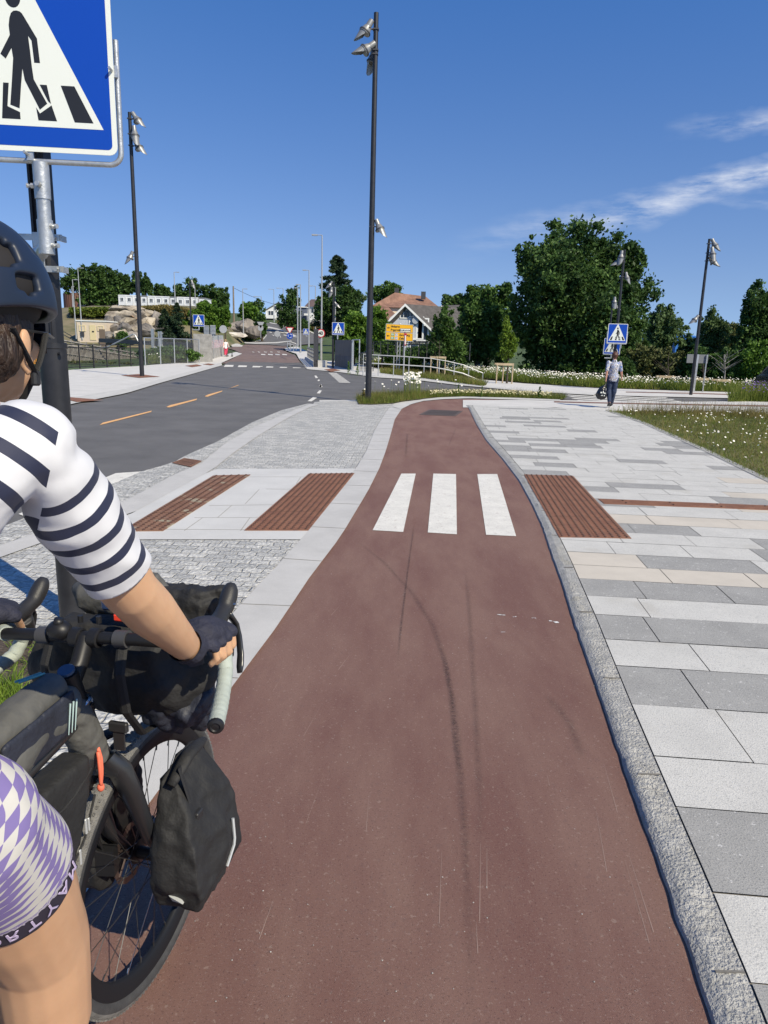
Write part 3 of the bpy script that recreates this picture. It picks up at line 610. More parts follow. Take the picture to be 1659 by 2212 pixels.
lamp_post(G(719,795,0),'black lamp post by the bridge, right of the red road',5.9,.08,[(5.75,(-1,-.2),(-.5,-.1,-.8),.95),(5.3,(-.6,-.8),(-.1,-.1,-1),1.),(4.4,(1,-.1),(.6,-.1,-.8),.8)])
# ---- crossing signs
def fig(kind):
    f=lambda pts:[((x-190)/740,(510-y)/740) for x,y in pts]
    return dict(head=(-.016,.568,.08,.1),
     body=f([(200,187),(225,192),(242,205),(258,232),(348,387),(358,571),(312,571),(303,405),(278,370),(285,480),(290,600),(298,700),(393,882),(330,932),(225,710),(213,620),(190,760),(165,930),(92,905),(120,720),(145,545),(138,470),(85,553),(45,518),(133,372),(130,300),(140,245),(155,208),(175,191)]),
     bars=[f([(48,737),(93,737),(68,918),(166,960),(166,1015),(16,1015)]),f([(343,737),(400,737),(424,882),(402,862)]),f([(300,915),(328,962),(428,893),(464,1016),(312,1016)]),f([(514,735),(625,735),(765,1017),(610,1017)]),f([(-245,735),(-140,735),(-225,1017),(-385,1017)])],
     tri=f([(168,-268),(845,1065),(-470,1065)]))
FG=fig(0)
def ped_sign(name,label,c,w,nrm,group='blue pedestrian crossing signs',post=None):
    nrm=Vector(nrm).normalized(); R_=Z.cross(nrm).normalized()   # image right when seen from the front
    U_=nrm.cross(R_); hw=w/2; c=Vector(c)
    pt=lambda u,v,k: c+R_*(u*hw)+U_*(v*hw)+nrm*k
    o=thing(name,label,'traffic sign',tuple(c),group)
    def rr(hu,hv,r,k,n=5):
        pts=[]
        for (sx_,sy_,a0) in ((1,1,0),(-1,1,90),(-1,-1,180),(1,-1,270)):
            for i in range(n+1):
                a=rad(a0+90*i/n); pts.append(pt(sx_*(hu-r)+r*math.cos(a),sy_*(hv-r)+r*math.sin(a),k))
        return pts
    b=MB(); b.prism(rr(1,1,.09,0),nrm*-.004); b.build('panel',m_signw,o,fix=True)
    b=MB(); b.prism(rr(.945,.945,.05,.0006),nrm*.0006); b.build('blue_field',m_blue,o)
    b=MB(); b.prism([pt(u*.97,v*.96-.02,.0016) for u,v in FG['tri']],nrm*.0006); b.build('triangle',m_signw,o)
    b=MB(); k=.0026; hx,hy,ra,rb=FG['head']; b.prism([pt(hx+ra*math.cos(i/20*2*math.pi),hy*.96-.02+rb*math.sin(i/20*2*math.pi),k) for i in range(20)],nrm*.0005)
    b.prism([pt(u*.97,v*.96-.02,k) for u,v in FG['body']],nrm*.0005)
    for p in FG['bars']: b.prism([pt(u*.97,v*.96-.02,k) for u,v in p],nrm*.0005)
    b.build('walking_figure',m_signk,o)
    return o,pt
def tube_frame(o,pt,hu,hv,r,k=-.03,rt=.013):
    n=6; path=[pt(-hu,.2,k)]
    for (sx_,a0) in ((-1,180),(1,270)):
        for i in range(n+1):
            a=rad(a0+90*i/n); path.append(pt(sx_*(hu-r)+r*math.cos(a),-(hv-r)+r*math.sin(a),k))
    path.append(pt(hu,.2,k)); b=MB(); b.tube(path,rt,n=10); b.build('tube_frame',m_galv,o,auto=40)
# near sign on the near post
Bp=G(157,1330,0); 
o=thing('lamp_post','near black post behind the cyclist, carrying the big crossing sign','lamp post',tuple(Bp),'black lamp posts with spotlights')
b=MB(); 
rr_=.073
def prof(z,r,w):   # rounded column with a flat groove towards the camera
    pts=[]
    for k in range(24):
        a=2*math.pi*k/24; pts.append(Bp+Vector((r*math.cos(a),r*math.sin(a),z)))
    return pts
b.tube([Bp,Bp+Z*1.62],[rr_*1.0,rr_*1.0],n=24); b.tube([Bp+Z*1.6,Bp+Z*9.6],[rr_*.9,rr_*.86],n=8)
b.build('pole',m_blk,o,auto=30)
b=MB()
for dx in (-.026,.026): b.box(Bp+Vector((dx+.0,-rr_*.84,4.2)),(.007,.016,5.1))
b.build('rail',m_blk,o)
b=MB(); b.lathe(Bp+Z*1.585,Z,[(0,rr_*1.0),(.004,rr_*1.05),(.03,rr_*1.05),(.034,rr_*.95)],n=24); b.cyl(Bp+Vector((.055,-.05,1.56)),Bp+Vector((.075,-.068,1.56)),.009,n=6); b.build('collar',m_blk,o,auto=40)
cS=P(40,112,3.74); n_=Vector((.10,-1,0)); o,pt=ped_sign('crossing_sign','largest blue crossing sign with walking figure, cut by the top left corner',cS,.850,n_)
tube_frame(o,pt,1.02,1.085,.13)
for (u,v) in ((1.0,-.13+.0),(.03,-1.03)):
    b=MB(); b.box(pt(u,v,-.012),(.03,.014,.05),(Z.cross(n_).normalized(),n_,Z)); b.cyl(pt(u-.02,v,.001),pt(u-.03,v+.01,.03),.007,n=6); b.build('clamp',m_galv,o,auto=40)
R_=Z.cross(n_).normalized()
p0=pt(.12,-1.10,-.03); b=MB(); 
b.tube([p0,p0-Z*.165],[.038,.037],n=20); b.tube([p0-Z*.165,p0-Z*.26],[.032]*2,n=20); b.tube([p0-Z*.26,p0-Z*.42],[.0375,.0375],n=20)
b.build('sleeve',m_galv,o,auto=40)
for dz,dx,dy in ((-.105,-1,-.1),(-.105,.1,-1),(-.29,1,-.3),(-.38,1,-.3)):
    d=Vector((dx,dy,0)).normalized(); q0=p0+Z*dz+d*.036; b=MB(); b.cyl(q0,q0+d*.016,.013,n=6); b.cyl(q0+d*.016,q0+d*.03,.007,n=8); b.cyl(q0+d*.028,q0+d*.036,.012,n=6); b.build('bolt',m_galv,o,auto=40)
pa=p0-Z*.37; pc=Vector((Bp.x,Bp.y-.09,pa.z-.02)); b=MB(); b.tube([pa,pa*.4+pc*.6+Z*-.015,pc],[.03,.034,.036],n=14); b.box(pc+Vector((0,.012,.0)),(.055,.008,.22),bev=.001)
for dz in (.085,-.075):
    b.box(pc+Vector((0.01,.014,dz)),(.235,.006,.032)); b.box(pc+Vector((.112,.05,dz)),(.01,.09,.03)); b.cyl(pc+Vector((.085,.0,dz)),pc+Vector((.085,.02,dz)),.013,n=6)
b.build('pole_bracket',m_galv,o,auto=30)
def small_sign(x,y,Y,w,label,nrm=(0,-1,0),pole=True):
    c=P(x,y,Y); return ped_sign('crossing_sign',label,c,w,nrm)
def arm(o,a,b_,r=.03):
    b=MB(); b.tube([a,b_],r,n=8); b.build('sign_arm',m_galv,o)
Yb=G(1321,836,0).y; o,pt=small_sign(1334,720.5,Yb-.3,.90,'blue crossing sign at the right, the upper of two above the walking person',(-.12,-1,0)); tube_frame(o,pt,1.03,1.06,.1,rt=.02)
arm(o,pt(.45,-1.07,-.05),pt(.45,-1.5,-.05),.04)
Ys_=G(1307,824,0).y; o,pt=small_sign(1322,748,Ys_-.3,.88,'blue crossing sign half hidden behind the larger one at the right',(-.2,-1,0)); tube_frame(o,pt,1.03,1.06,.1,rt=.02); arm(o,pt(.0,-1.07,-.05),pt(-.0,-1.5,-.05),.04); arm(o,pt(.0,-1.5,-.05),pt(-.8,-1.5,-.05),.04)
Yl=G(415,781,0).y; o,pt=small_sign(429,692.5,Yl-.3,.90,'blue crossing sign on the far left lamp post before the trees'); arm(o,pt(.0,-1.0,-.05),pt(.0,-1.6,-.05),.05); arm(o,pt(0,-1.6,-.05),pt(-1.1,-1.6,-.05),.05)
Yr=G(719,795,0).y; o,pt=small_sign(730.6,710,Yr-.3,.86,'blue crossing sign on the lamp post by the dark bridge screen'); arm(o,pt(-.1,-1.0,-.05),pt(-.1,-1.7,-.05),.05)
o,pt=small_sign(661,716.5,80,.62,'small blue crossing sign just left of the round 40 sign'); arm(o,pt(0,-1,-.04),pt(0,-1.55,-.04),.04); arm(o,pt(0,-1.5,-.04),pt(.55,-1.5,-.04),.04)
o,pt=small_sign(611.6,685,190,1.5,'tiny blue crossing sign far up the hill road by the white house'); arm(o,pt(0,-1,-.04),pt(0,-3.6,-.04),.07)
# ---- slim grey street lamps
def street_lamp(x,yt,xb,yb,Y,label,armdx=0.,r=.07,m=None):
    B=P(xb,yb,Y); Tq=P(x,yt,Y); o=thing('street_lamp',label,'street lamp',tuple(B),'slim grey street lamps in the distance'); b=MB(); h=Tq.z-B.z
    top_=Vector((B.x,B.y,Tq.z)); b.tube([B,B+Z*h*.25,top_],[r*1.3,r,r*.6],n=8); b.build('pole',m or m_greypole,o,auto=50)
    if armdx:
        L_=armdx*Y/FPX; b=MB(); b.tube([top_,top_+Vector((L_*.5,0,.02*abs(L_))),top_+Vector((L_,0,.05*abs(L_)))],[r*.5,r*.4,r*.4],n=6); b.box(top_+Vector((L_*.85,0,.0)),(abs(L_)*.5+.1,.22,.10)); b.build('lamp_head',m_greypole,o)
    return o
SL=[(160,604,165,732,100,9,'slim grey lamp pole left of the beige hut'),(177,579,178,734,100,10,'taller slim grey lamp pole standing before the beige hut'),(379,588,379,672,120,9,'slim lamp pole rising among the bushes left of the white site cabins'),(423,621,423,690,130,0,'thin bare pole beside the crossing sign left'),(524,624,526,729,125,8,'slim lamp pole in front of the bare rock face'),(564,641,565,682,200,-15,'thin lamp pole above the hilltop bushes'),(590,625,592,697,210,-10,'thin lamp pole beside the white house gable'),(611,623,612,690,200,-13,'thin lamp pole before the tree right of the white house'),(631,623,631,706,170,8,'thin lamp pole at the dry grass edge of the hill road'),(642,622,643,749,80,-5,'grey lamp pole left of the pair by the railings'),(650,615,649,762,76,-8,'grey lamp pole standing nearest the railings'),(668,584,667,749,84,-11,'tall grey lamp pole with a flat white head'),(681,618,681,712,130,-11,'thin lamp pole before the house with the balcony'),(693,508,694,783,58,-18,'tallest grey lamp pole, just behind the round 40 sign'),(724,621,724,697,95,-5,'slim lamp pole before the dark spruce'),(158,619,158,666,140,4,'short lamp pole before the rust brown screen'),(1613,705,1605,780,60,-8,'thin lamp pole among the trees at the right edge')]
for (x,yt,xb,yb,Y,a,lab) in SL: street_lamp(x,yt,xb,yb,Y,lab,a,r=.045+.0004*Y)
# wooden utility pole and wire
B=P(505,676,150); Tq=P(506,618,150); o=thing('utility_pole','brown wooden utility pole with a wire on top of the rock','utility pole',tuple(B)); b=MB(); b.tube([B-Z*2,Vector((B.x,B.y,Tq.z))],[.2,.14],n=8); b.build('pole',mat('old_wood',(.20,.16,.12),.9,var=.3,scale=5),o)
b=MB(); q1=Vector((B.x,B.y,Tq.z-.3)); q2=P(640,664,210); b.tube([q1+(q2-q1)*t-Z*(4*.9*t*(1-t)) for t in np.linspace(0,1,12)],.04,n=4); b.build('wire',m_lampdk,o)
# ---- round and triangular signs in the distance
def disc(b,c,r,nrm,k0,k1,n=24,tri=False,off=0):
    nrm=Vector(nrm).normalized(); R_=Z.cross(nrm).normalized(); 
    if tri: pts=[c+R_*(r*math.cos(a))+Z*(r*math.sin(a)) for a in (rad(150),rad(270),rad(30))]
    else: pts=[c+R_*(r*math.cos(2*math.pi*i/n))+Z*(r*math.sin(2*math.pi*i/n)) for i in range(n)]
    b.prism([p+nrm*k0 for p in pts],nrm*(k1-k0))
def text(name,body,c,size,m,parent,nrm=(0,-1,0),align='CENTER',ext=.002,xs=1.,bold=0.,k=.01):
    cu_=bpy.data.curves.new(name,'FONT'); cu_.body=body; cu_.size=size; cu_.align_x=align; cu_.align_y='CENTER'; cu_.extrude=ext; cu_.offset=bold
    to=bpy.data.objects.new(name,cu_); COL.objects.link(to); bpy.context.view_layer.update()
    me=bpy.data.meshes.new_from_object(to.evaluated_get(bpy.context.evaluated_depsgraph_get())); COL.objects.unlink(to); bpy.data.objects.remove(to)
    nrm=Vector(nrm).normalized(); R_=Z.cross(nrm).normalized(); off=wloc(parent) if parent else Vector()
    for v in me.vertices: v.co=Vector(c)+nrm*k+R_*(v.co.x*xs)+Z*v.co.y+nrm*v.co.z-off
    me.materials.clear(); me.materials.append(m); o=bpy.data.objects.new(name,me); COL.objects.link(o); o.parent=parent; return o
SN=(0,-1,0); SNV=Vector(SN)
def sign_post(root,c,y1,Y,r=.035):
    b=MB(); xb,_=0,0; B=Vector((c.x,c.y+.06,P(CX,y1,Y).z)); b.tube([B,Vector((c.x,c.y+.06,c.z+.1))],r,n=8); b.build('post',m_greypole,root)
c=P(693,720,56); o=thing('speed_sign','round white speed sign with a red ring reading 40','traffic sign',tuple(c)); b=MB(); disc(b,c,.32,SN,0,.01); b.build('ring',m_red,o); b=MB(); disc(b,c,.25,SN,.011,.014); b.build('face',m_signw,o); text('number','40',c,.36,m_signk,o,xs=.92,bold=.012,k=.02); sign_post(o,c,778,56)
c=P(626,714,82); o=thing('yield_sign','red and white give way triangle above a round blue sign','traffic sign',tuple(c)); b=MB(); disc(b,c+Z*.1,.52,SN,0,.01,tri=True); b.build('border',m_red,o); b=MB(); disc(b,c+Z*.1,.36,SN,.011,.014,tri=True); b.build('face',m_signw,o); sign_post(o,c,756,82)
c=P(626,725.5,82); o=thing('roundabout_sign','round blue sign with white circling arrows under the give way triangle','traffic sign',tuple(c)); b=MB(); disc(b,c,.35,SN,.0,.01); b.build('face',m_blue,o); b=MB()
for a0 in (20,140,260):
    ps=[c+SNV*.014+Vector((.2*math.cos(rad(a0+i*16)),0,.2*math.sin(rad(a0+i*16)))) for i in range(6)]; b.tube(ps,[.03]*5+[.005],n=6)
b.build('arrows',m_signw,o)
for (x,y,Y,r,y1,lab,tri) in ((599,721,105,.42,737,'grey back of a round sign on the traffic island',0),(563,708.5,110,.42,738,'grey round sign back under the triangle before the rock',0),(563,700,110,.62,709,'grey triangular sign back at the road edge by the rock',1),(482,711,70,.36,727,'pale grey back of a round sign behind the concrete wall',0)):
    c=P(x,y,Y); o=thing('sign_back',lab,'traffic sign',tuple(c),'traffic signs seen from behind'); b=MB(); disc(b,c,r,SN,0,.01,tri=tri); b.build('panel',m_back,o)
    if not tri: sign_post(o,c,y1,Y,.05)
for (x0,y0,x1,y1,lab) in ((440,703,452,723,'left grey slatted sign back above the concrete wall'),(454,702.5,466,723,'right grey slatted sign back above the concrete wall')):
    a=P(x0,y0,66); d_=P(x1,y1,66); o=thing('sign_back',lab,'traffic sign',tuple((a+d_)/2),'traffic signs seen from behind'); b=MB(); b.box((a+d_)/2,(d_.x-a.x,.02,a.z-d_.z)); b.build('panel',m_back,o); b=MB()
    for i in range(7): b.box(Vector(((a.x+d_.x)/2,66-.03,d_.z+(a.z-d_.z)*(i+.5)/7)),(d_.x-a.x,.03,.03))
    b.cyl(Vector(((a.x+d_.x)/2,66.06,0)),Vector(((a.x+d_.x)/2,66.06,a.z)),.04); b.build('stiffeners',m_galv,o)
# ---- yellow direction board
Yy=52.; cs=[P(834,699,Yy),P(893,701.5,Yy),P(892,738,Yy),P(832,734,Yy)]
o=thing('direction_board','yellow direction board with place names, green E6 shields and arrows','road sign',tuple(P(863,718,Yy)))
b=MB(); b.prism(cs,(0,.03,0)); b.build('panel',m_signw,o)
def bl(s,t,k): return (cs[0]*(1-s)+cs[1]*s)*(1-t)+(cs[3]*(1-s)+cs[2]*s)*t+Vector((0,-k,0))
for (t0,t1) in ((.02,.485),(.515,.98)):
    b=MB(); b.prism([bl(.012,t0,.004),bl(.988,t0,.004),bl(.988,t1,.004),bl(.012,t1,.004)],(0,-.003,0)); b.build('border',m_signk,o)
    b=MB(); b.prism([bl(.022,t0+.015,.009),bl(.978,t0+.015,.009),bl(.978,t1-.015,.009),bl(.022,t1-.015,.009)],(0,-.003,0)); b.build('yellow_field',m_yel,o)
for t in (.25,.74):
    b=MB(); b.prism([bl(.045,t,.014),bl(.10,t-.075,.014),bl(.09,t-.022,.014),bl(.15,t-.022,.014),bl(.15,t+.022,.014),bl(.09,t+.022,.014),bl(.10,t+.075,.014)],(0,-.003,0)); b.build('arrow',m_signk,o)
Hs=(cs[0]-cs[3]).length
for (s,t,tx,al_) in ((.18,.165,'Hvitsten','LEFT'),(.18,.37,'Pepperstad','LEFT'),(.50,.66,'Gøteborg','LEFT'),(.50,.86,'Oslo','LEFT')):
    text('lettering',tx,bl(s,t,.0),Hs*.19,m_signk,o,align=al_,xs=.88,bold=.006,k=.018)
for t in (.645,.85):
    b=MB(); b.prism([bl(.19,t-.075,.014),bl(.32,t-.075,.014),bl(.32,t+.075,.014),bl(.19,t+.075,.014)],(0,-.002,0)); b.build('road_number_shield',m_green,o); text('lettering','E6',bl(.255,t,.0),Hs*.15,m_signw,o,bold=.004,k=.022)
    b=MB(); b.prism([bl(.345,t-.08,.014),bl(.445,t-.08,.014),bl(.445,t+.08,.014),bl(.345,t+.08,.014)],(0,-.002,0)); b.build('shield',m_signw,o)
    b=MB(); b.prism([bl(.362,t-.068,.017),bl(.43,t-.068,.017),bl(.43,t+.068,.017),bl(.362,t+.068,.017)],(0,-.002,0)); b.build('shield_field',m_blue,o)
    b=MB(); b.prism([bl(.388,t-.06,.021),bl(.404,t-.06,.021),bl(.42,t+.06,.021),bl(.400,t+.06,.021),bl(.396,t-.0,.021),bl(.39,t+.06,.021),bl(.372,t+.06,.021)],(0,-.002,0)); b.build('motorway_symbol',m_signw,o)
b=MB(); x0=P(858.5,736,Yy); x1=P(864.5,736,Yy); zb=-.1
for xx in (x0.x,x1.x): b.cyl(Vector((xx,Yy+.1,zb)),Vector((xx,Yy+.1,x0.z+1.0)),.045,n=6)
for i in range(7): z0=zb+i*.32; b.cyl(Vector((x0.x,Yy+.1,z0)),Vector((x1.x,Yy+.1,z0+.32)),.02,n=4)
b.build('lattice_post',m_galv,o)
# street name sign on a slim pole
pB=G(871.5,812,0); Yn=pB.y; o=thing('street_name_sign','small white street name plate on a slim grey pole before the yellow board','street sign',tuple(pB)); b=MB(); tp=P(875,717,Yn); b.cyl(pB,Vector((pB.x,Yn,tp.z)),.04,n=8); b.build('post',m_greypole,o)
c=P(875.5,713.5,Yn-.05); b=MB(); b.box(c,(.62,.02,.19)); b.build('plate',m_signk,o); b=MB(); b.box(c-Vector((0,.012,0)),(.58,.006,.155)); b.build('plate_face',m_signw,o); text('lettering','Krokerveien',c,.115,m_signk,o,bold=.003,k=.02)
c=P(876,722.5,Yn-.06); b=MB(); b.box(c,(.14,.03,.15)); b.box(c-Z*.35,(.10,.02,.5)); o2=b.build('reflector',[m_red],o)
b=MB(); b.box(c-Z*.3-Vector((0,.014,0)),(.06,.006,.5)); b.build('reflector_stripe',m_signw,o2)
# grey back of a large sign, far right
a=P(1485,765,33); d_=P(1528,785,33); o=thing('sign_back','large grey board seen from behind beside the far right lamp post','road sign',tuple(a),'traffic signs seen from behind'); b=MB(); b.box((a+d_)/2,(d_.x-a.x,.03,a.z-d_.z)); 
b.build('panel',mat('board_back',(.16,.17,.18),.6,metal=.2),o); b=MB()
for (x,w) in ((1505,.09),(1525,.04)): xx=P(x,775,33).x; b.box(Vector((xx,32.93,(a.z)/2)),(w,.06,a.z))
b.build('post',m_galv,o)
# ---- left side: black railing
def rail_fence(name,label,pa,pb,h,n,m,group=None,cat='fence',bar=.12,top2=True,pr=.03):
    o=thing(name,label,cat,tuple((pa+pb)/2),group); ln=(pb-pa).length; d=(pb-pa).normalized()
    for i in range(n+1):
        p=pa+(pb-pa)*(i/n); b=MB(); b.box(p+Z*h/2,(pr*2,pr*2,h)); b.build('post',m,o)
    b=MB(); fr=(d,d.cross(Z).normalized(),Z)
    for zz in (h,h-.16) if top2 else (h,): b.box((pa+pb)/2+Z*zz,(ln,.05,.045),fr)
    b.box((pa+pb)/2+Z*.1,(ln,.04,.04),fr); b.build('rail',m,o)
    b=MB(); k=int(ln/bar)
    for i in range(k): b.box(pa+d*((i+.5)*bar)+Z*(h/2),(.016,.016,h-.2))
    b.build('bars',m,o); return o
fa=G(-300,818,0); fb=G(307,790.5,0)
rail_fence('railing','black metal railing along the back of the left pavement',fa,fb,1.28,15,m_blk)
m_oldw=mat('weathered_grey_timber',(.17,.155,.14),.9,c2=(.33,.31,.28),scale=3,bump=.4,bscale=30)
# old timber ramp with slatted side boards beyond the railing
o=thing('timber_bridge','old grey timber slatted bridge ramp beyond the black railing','bridge',tuple(P(220,770,56))); 
A0=P(60,722,52); A1=P(300,765,66); b=MB(); n=60
for side,(off,dz) in enumerate(((0,0),(3.2,-.5))):
    bb=MB()
    for i in range(n):
        t=i/n; p=A0+(A1-A0)*t+Vector((0,off,dz)); h=1.35+.5*((i%5)<2); bb.box(p-Z*h/2-Z*.25,(.13,.03,h)); 
        if i%4==0: bb.box(p-Z*.75,(.09,.09,1.9))
    bb.build('slatted_side',m_oldw,o)
    bb=MB(); 
    for zz in (0,-.32,-.95): bb.tube([A0+Vector((0,off-.04,dz+zz)),A1+Vector((0,off-.04,dz+zz))],.07,n=4)
    bb.build('rail',m_oldw,o)
bb=MB(); bb.prism([A0+Vector((0,0,-1.4)),A1+Vector((0,0,-1.4)),A1+Vector((0,3.2,-1.5)),A0+Vector((0,3.2,-1.5))],(0,0,-.15)); bb.build('deck',m_oldw,o)
bb=MB()
for i in range(4):
    p=A0+(A1-A0)*(i/3)+Vector((0,1.6,0)); bb.box(p-Z*2.1,(.25,2.6,1.4))
bb.build('trestle',m_oldw,o)
# orange barrier left of the post
o=thing('barrier','orange slatted barrier behind the railing beside the cyclist face','barrier',tuple(P(60,785,44))); b=MB(); m_or=mat('orange_barrier',(.75,.30,.03),.6); a=P(-40,770,44); d_=P(105,770,44)
for zz in (.0,-.12,-.24,-.36): b.box((a+d_)/2+Z*zz,(d_.x-a.x,.04,.09))
b.build('panel',m_or,o); b=MB()
for x in (-30,30,86): p=P(x,770,44); b.box(Vector((p.x,44.05,p.z/2)),(.12,.06,p.z))
b.build('leg',m_or,o)
# wire mesh fence and steel frame beyond
o=thing('mesh_fence','grey wire mesh fence with daisies at its foot before the dark bushes','fence',tuple(G(365,786,0))); pa=G(314,789,0); pb=G(431,783,0); d=(pb-pa).normalized(); ln=(pb-pa).length
for i in range(5):
    b=MB(); b.cyl(pa+d*ln*i/4,pa+d*ln*i/4+Z*1.75,.04,n=6); b.build('post',m_galv,o)
b=MB(); b.cyl(pa+Z*1.75,pb+Z*1.75,.035,n=6); b.build('rail',m_galv,o); b=MB(); k=0
while k<ln: 
    b.box(pa+d*k+Z*.87,(.006,.006,1.74)); k+=.1
for zz in np.arange(.1,1.75,.1): b.box((pa+pb)/2+Z*zz,(ln,.006,.006),(d,d.cross(Z),Z))
b.build('mesh',m_lampgrey,o)
o=thing('steel_frame','grey steel posts with crossbars rising behind the mesh fence','steel frame',tuple(P(340,770,62))); 
for (x,y0) in ((329,710),(343,716),(348,716)):
    t_=P(x,y0,62); b=MB(); b.box(Vector((t_.x,62,t_.z/2)),(.22 if x==329 else .12,.2,t_.z)); b.build('post',m_galv,o)
b=MB()
for y0 in (720,733,746,758): a=P(341,y0,62); c_=P(352,y0,62); b.box((a+c_)/2,(c_.x-a.x,.1,.09))
a=P(330,750,62); c_=P(357,754,62); b.tube([a,c_],.08,n=6); a=P(345,733,62); c_=P(356,760,62); b.tube([a,c_],.06,n=6); b.build('crossbar',m_galv,o)
b=MB(); a=P(236,748,60); c_=P(288,722,60); e_=P(300,740,60); b.tube([P(200,757,60),a,c_,P(292,724,60),e_],.06,n=6); tag(b.build('handrail',m_galv),'bent grey tube handrail above the old timber bridge','handrail')
# dark horizontal beam (bridge edge) behind
b=MB(); a=P(216,735,70); c_=P(415,746,62); b.box((a+c_)/2,((c_-a).length,.3,.35),((c_-a).normalized(),(c_-a).normalized().cross(Z),Z)); tag(b.build('bridge_beam',m_lampdk),'dark horizontal bridge beam behind the mesh fence','beam')
# ---- concrete wall with painted band
m_oldc=mat('old_concrete',(.26,.25,.23),.9,c2=(.40,.385,.36),scale=2.5,bump=.4,bscale=25)
m_corr=mat('grey_corrugated_panel',(.40,.43,.45),.5,metal=.4,var=.1,scale=3)
wa=G(434,781,0); wb=G(480,768,0); o=thing('parapet_wall','concrete parapet wall with grey corrugated top and a painted graffiti band','wall',tuple((wa+wb)/2))
d=(wb-wa).normalized(); ln=(wb-wa).length; s_=d.cross(Z).normalized(); fr=(d,s_,Z); zt=P(434,727,wa.y).z
b=MB(); b.box((wa+wb)/2+Z*.45,(ln,.35,.9),fr); b.build('plinth',m_oldc,o)
m_graf,n_,l_,b_=newmat('graffiti_band'); t_=n_.new('ShaderNodeTexCoord'); mp_=n_.new('ShaderNodeMapping'); mp_.inputs['Scale'].default_value=(1,1,2.4); l_.new(t_.outputs['Object'],mp_.inputs[0]); vo_=n_.new('ShaderNodeTexNoise'); vo_.inputs['Scale'].default_value=2.2; vo_.inputs['Detail'].default_value=5; l_.new(mp_.outputs[0],vo_.inputs['Vector']); cr_=n_.new('ShaderNodeValToRGB'); cr_.color_ramp.interpolation='CONSTANT'
for i,(p_,c_) in enumerate(((0,(.25,.22,.24)),(.4,(.62,.56,.55)),(.46,(.50,.18,.22)),(.5,(.7,.66,.64)),(.56,(.2,.25,.38)),(.6,(.6,.4,.42)))):
    e=cr_.color_ramp.elements[i] if i<2 else cr_.color_ramp.elements.new(p_); e.position=p_; e.color=(*c_,1)
l_.new(vo_.outputs[0],cr_.inputs[0]); l_.new(cr_.outputs[0],b_.inputs['Base Color'])
b=MB(); b.box((wa+wb)/2+Z*1.25-s_*-.02,(ln,.30,.7),fr); b.build('painted_band',m_graf,o)
b=MB(); nc_=60
for i in range(nc_): b.box(wa+d*(ln*(i+.5)/nc_)+Z*((1.6+zt)/2),(ln/nc_*.6,.30 if i%2 else .22,zt-1.6),fr)
b.box((wa+wb)/2+Z*((1.6+zt)/2),(ln,.18,zt-1.6),fr); b.build('corrugated_panel',m_corr,o)
b=MB(); p=P(421,750,wa.y-.5); b.box(Vector((p.x+.6,wa.y-.3,zt/2+.1)),(1.3,.8,zt+.2)); b.build('end_pillar',m_oldc,o)
# ---- right of the red road: balustrade, screen, handrails
pa=P(665,775,62); pa.z=0; pb=P(686,784,54); pb.z=0
o=thing('bridge_balustrade','grey metal balustrade on a concrete edge beside the red road','balustrade',tuple((pa+pb)/2)); a=Vector((P(664,751,72).x,72,.15)); c_=Vector((P(688,770,54).x,54,0)); d=(c_-a).normalized(); ln=(c_-a).length; s_=d.cross(Z).normalized(); fr=(d,s_,Z); 
b=MB(); b.box((a+c_)/2+Z*.12,(ln,.5,.25),fr); b.build('plinth',m_conc,o); b=MB()
for zz in (.55,.85,1.15): b.box((a+c_)/2+Z*zz,(ln,.07,.09),fr)
b.build('rail',m_galv,o); b=MB(); k=0
while k<ln: b.box(a+d*k+Z*.6,(.05,.04,1.1),fr); k+=.45
b.build('bars',m_lampgrey,o)
b=MB(); xx=P(676,783,54).x+.55; b.box(Vector((P(683,780,54).x,53.8,1.35)),(.32,.3,2.7)); tag(b.build('bollard_post',m_lampdk),'dark square post at the near end of the bridge balustrade','post')
b=MB(); b.box(Vector((P(692,780,54).x,54,.25)),(.95,.7,.5)); tag(b.build('concrete_block',m_conc),'pale concrete block at the foot of the tallest grey lamp pole','block')
o=thing('pedestrian_railing','short galvanised tube railing at the corner of the roundabout','railing',tuple(P(632,750,78))); 
for (x,y0,y1) in ((621,738,750),(628,741,752),(634,744,755),(640,742,752)):
    t_=P(x,y0,78); u_=P(x,y1,78); b=MB(); b.cyl(u_-Z*.2,t_,.04,n=6); b.build('post',m_galv,o)
b=MB(); b.tube([P(621,738,78),P(628,738.5,78),P(640,743,78)],.04,n=6); b.tube([P(621,742,78),P(640,747,78)],.03,n=6); b.tube([P(620,748,76),P(629,760,70)],.05,n=6); b.build('rail',m_galv,o)
# dark noise screen
Ysc=50.; a=P(725,732.5,58); d0=P(762,734,Ysc); zb_=0
o=thing('screen_wall','dark corrugated screen with an open glazed frame beside the bridge path','screen',tuple((a+d0)/2)); d=(d0-a); d.z=0; ln=d.length; d.normalize(); s_=d.cross(Z).normalized(); fr=(d,s_,Z); a0=Vector((a.x,a.y,0)); zt=d0.z; 
m_scr=mat('dark_screen',(.085,.092,.105),.55,metal=.3,var=.15,scale=1.5); m_scr2=mat('grey_screen',(.16,.17,.185),.55,metal=.3,var=.15,scale=1.5)
b=MB(); b.box(a0+d*ln/2+Z*(zt*.5+.0+zt*.22),(ln,.08,zt*.56),fr); b.build('upper_panel',m_scr,o)
b=MB(); b.box(a0+d*ln/2+Z*(zt*.22),(ln,.10,zt*.44),fr)
for i in range(28): b.box(a0+d*(ln*(i+.5)/28)-s_*.0+Z*(zt*.22),(ln/60,.16,zt*.43),fr)
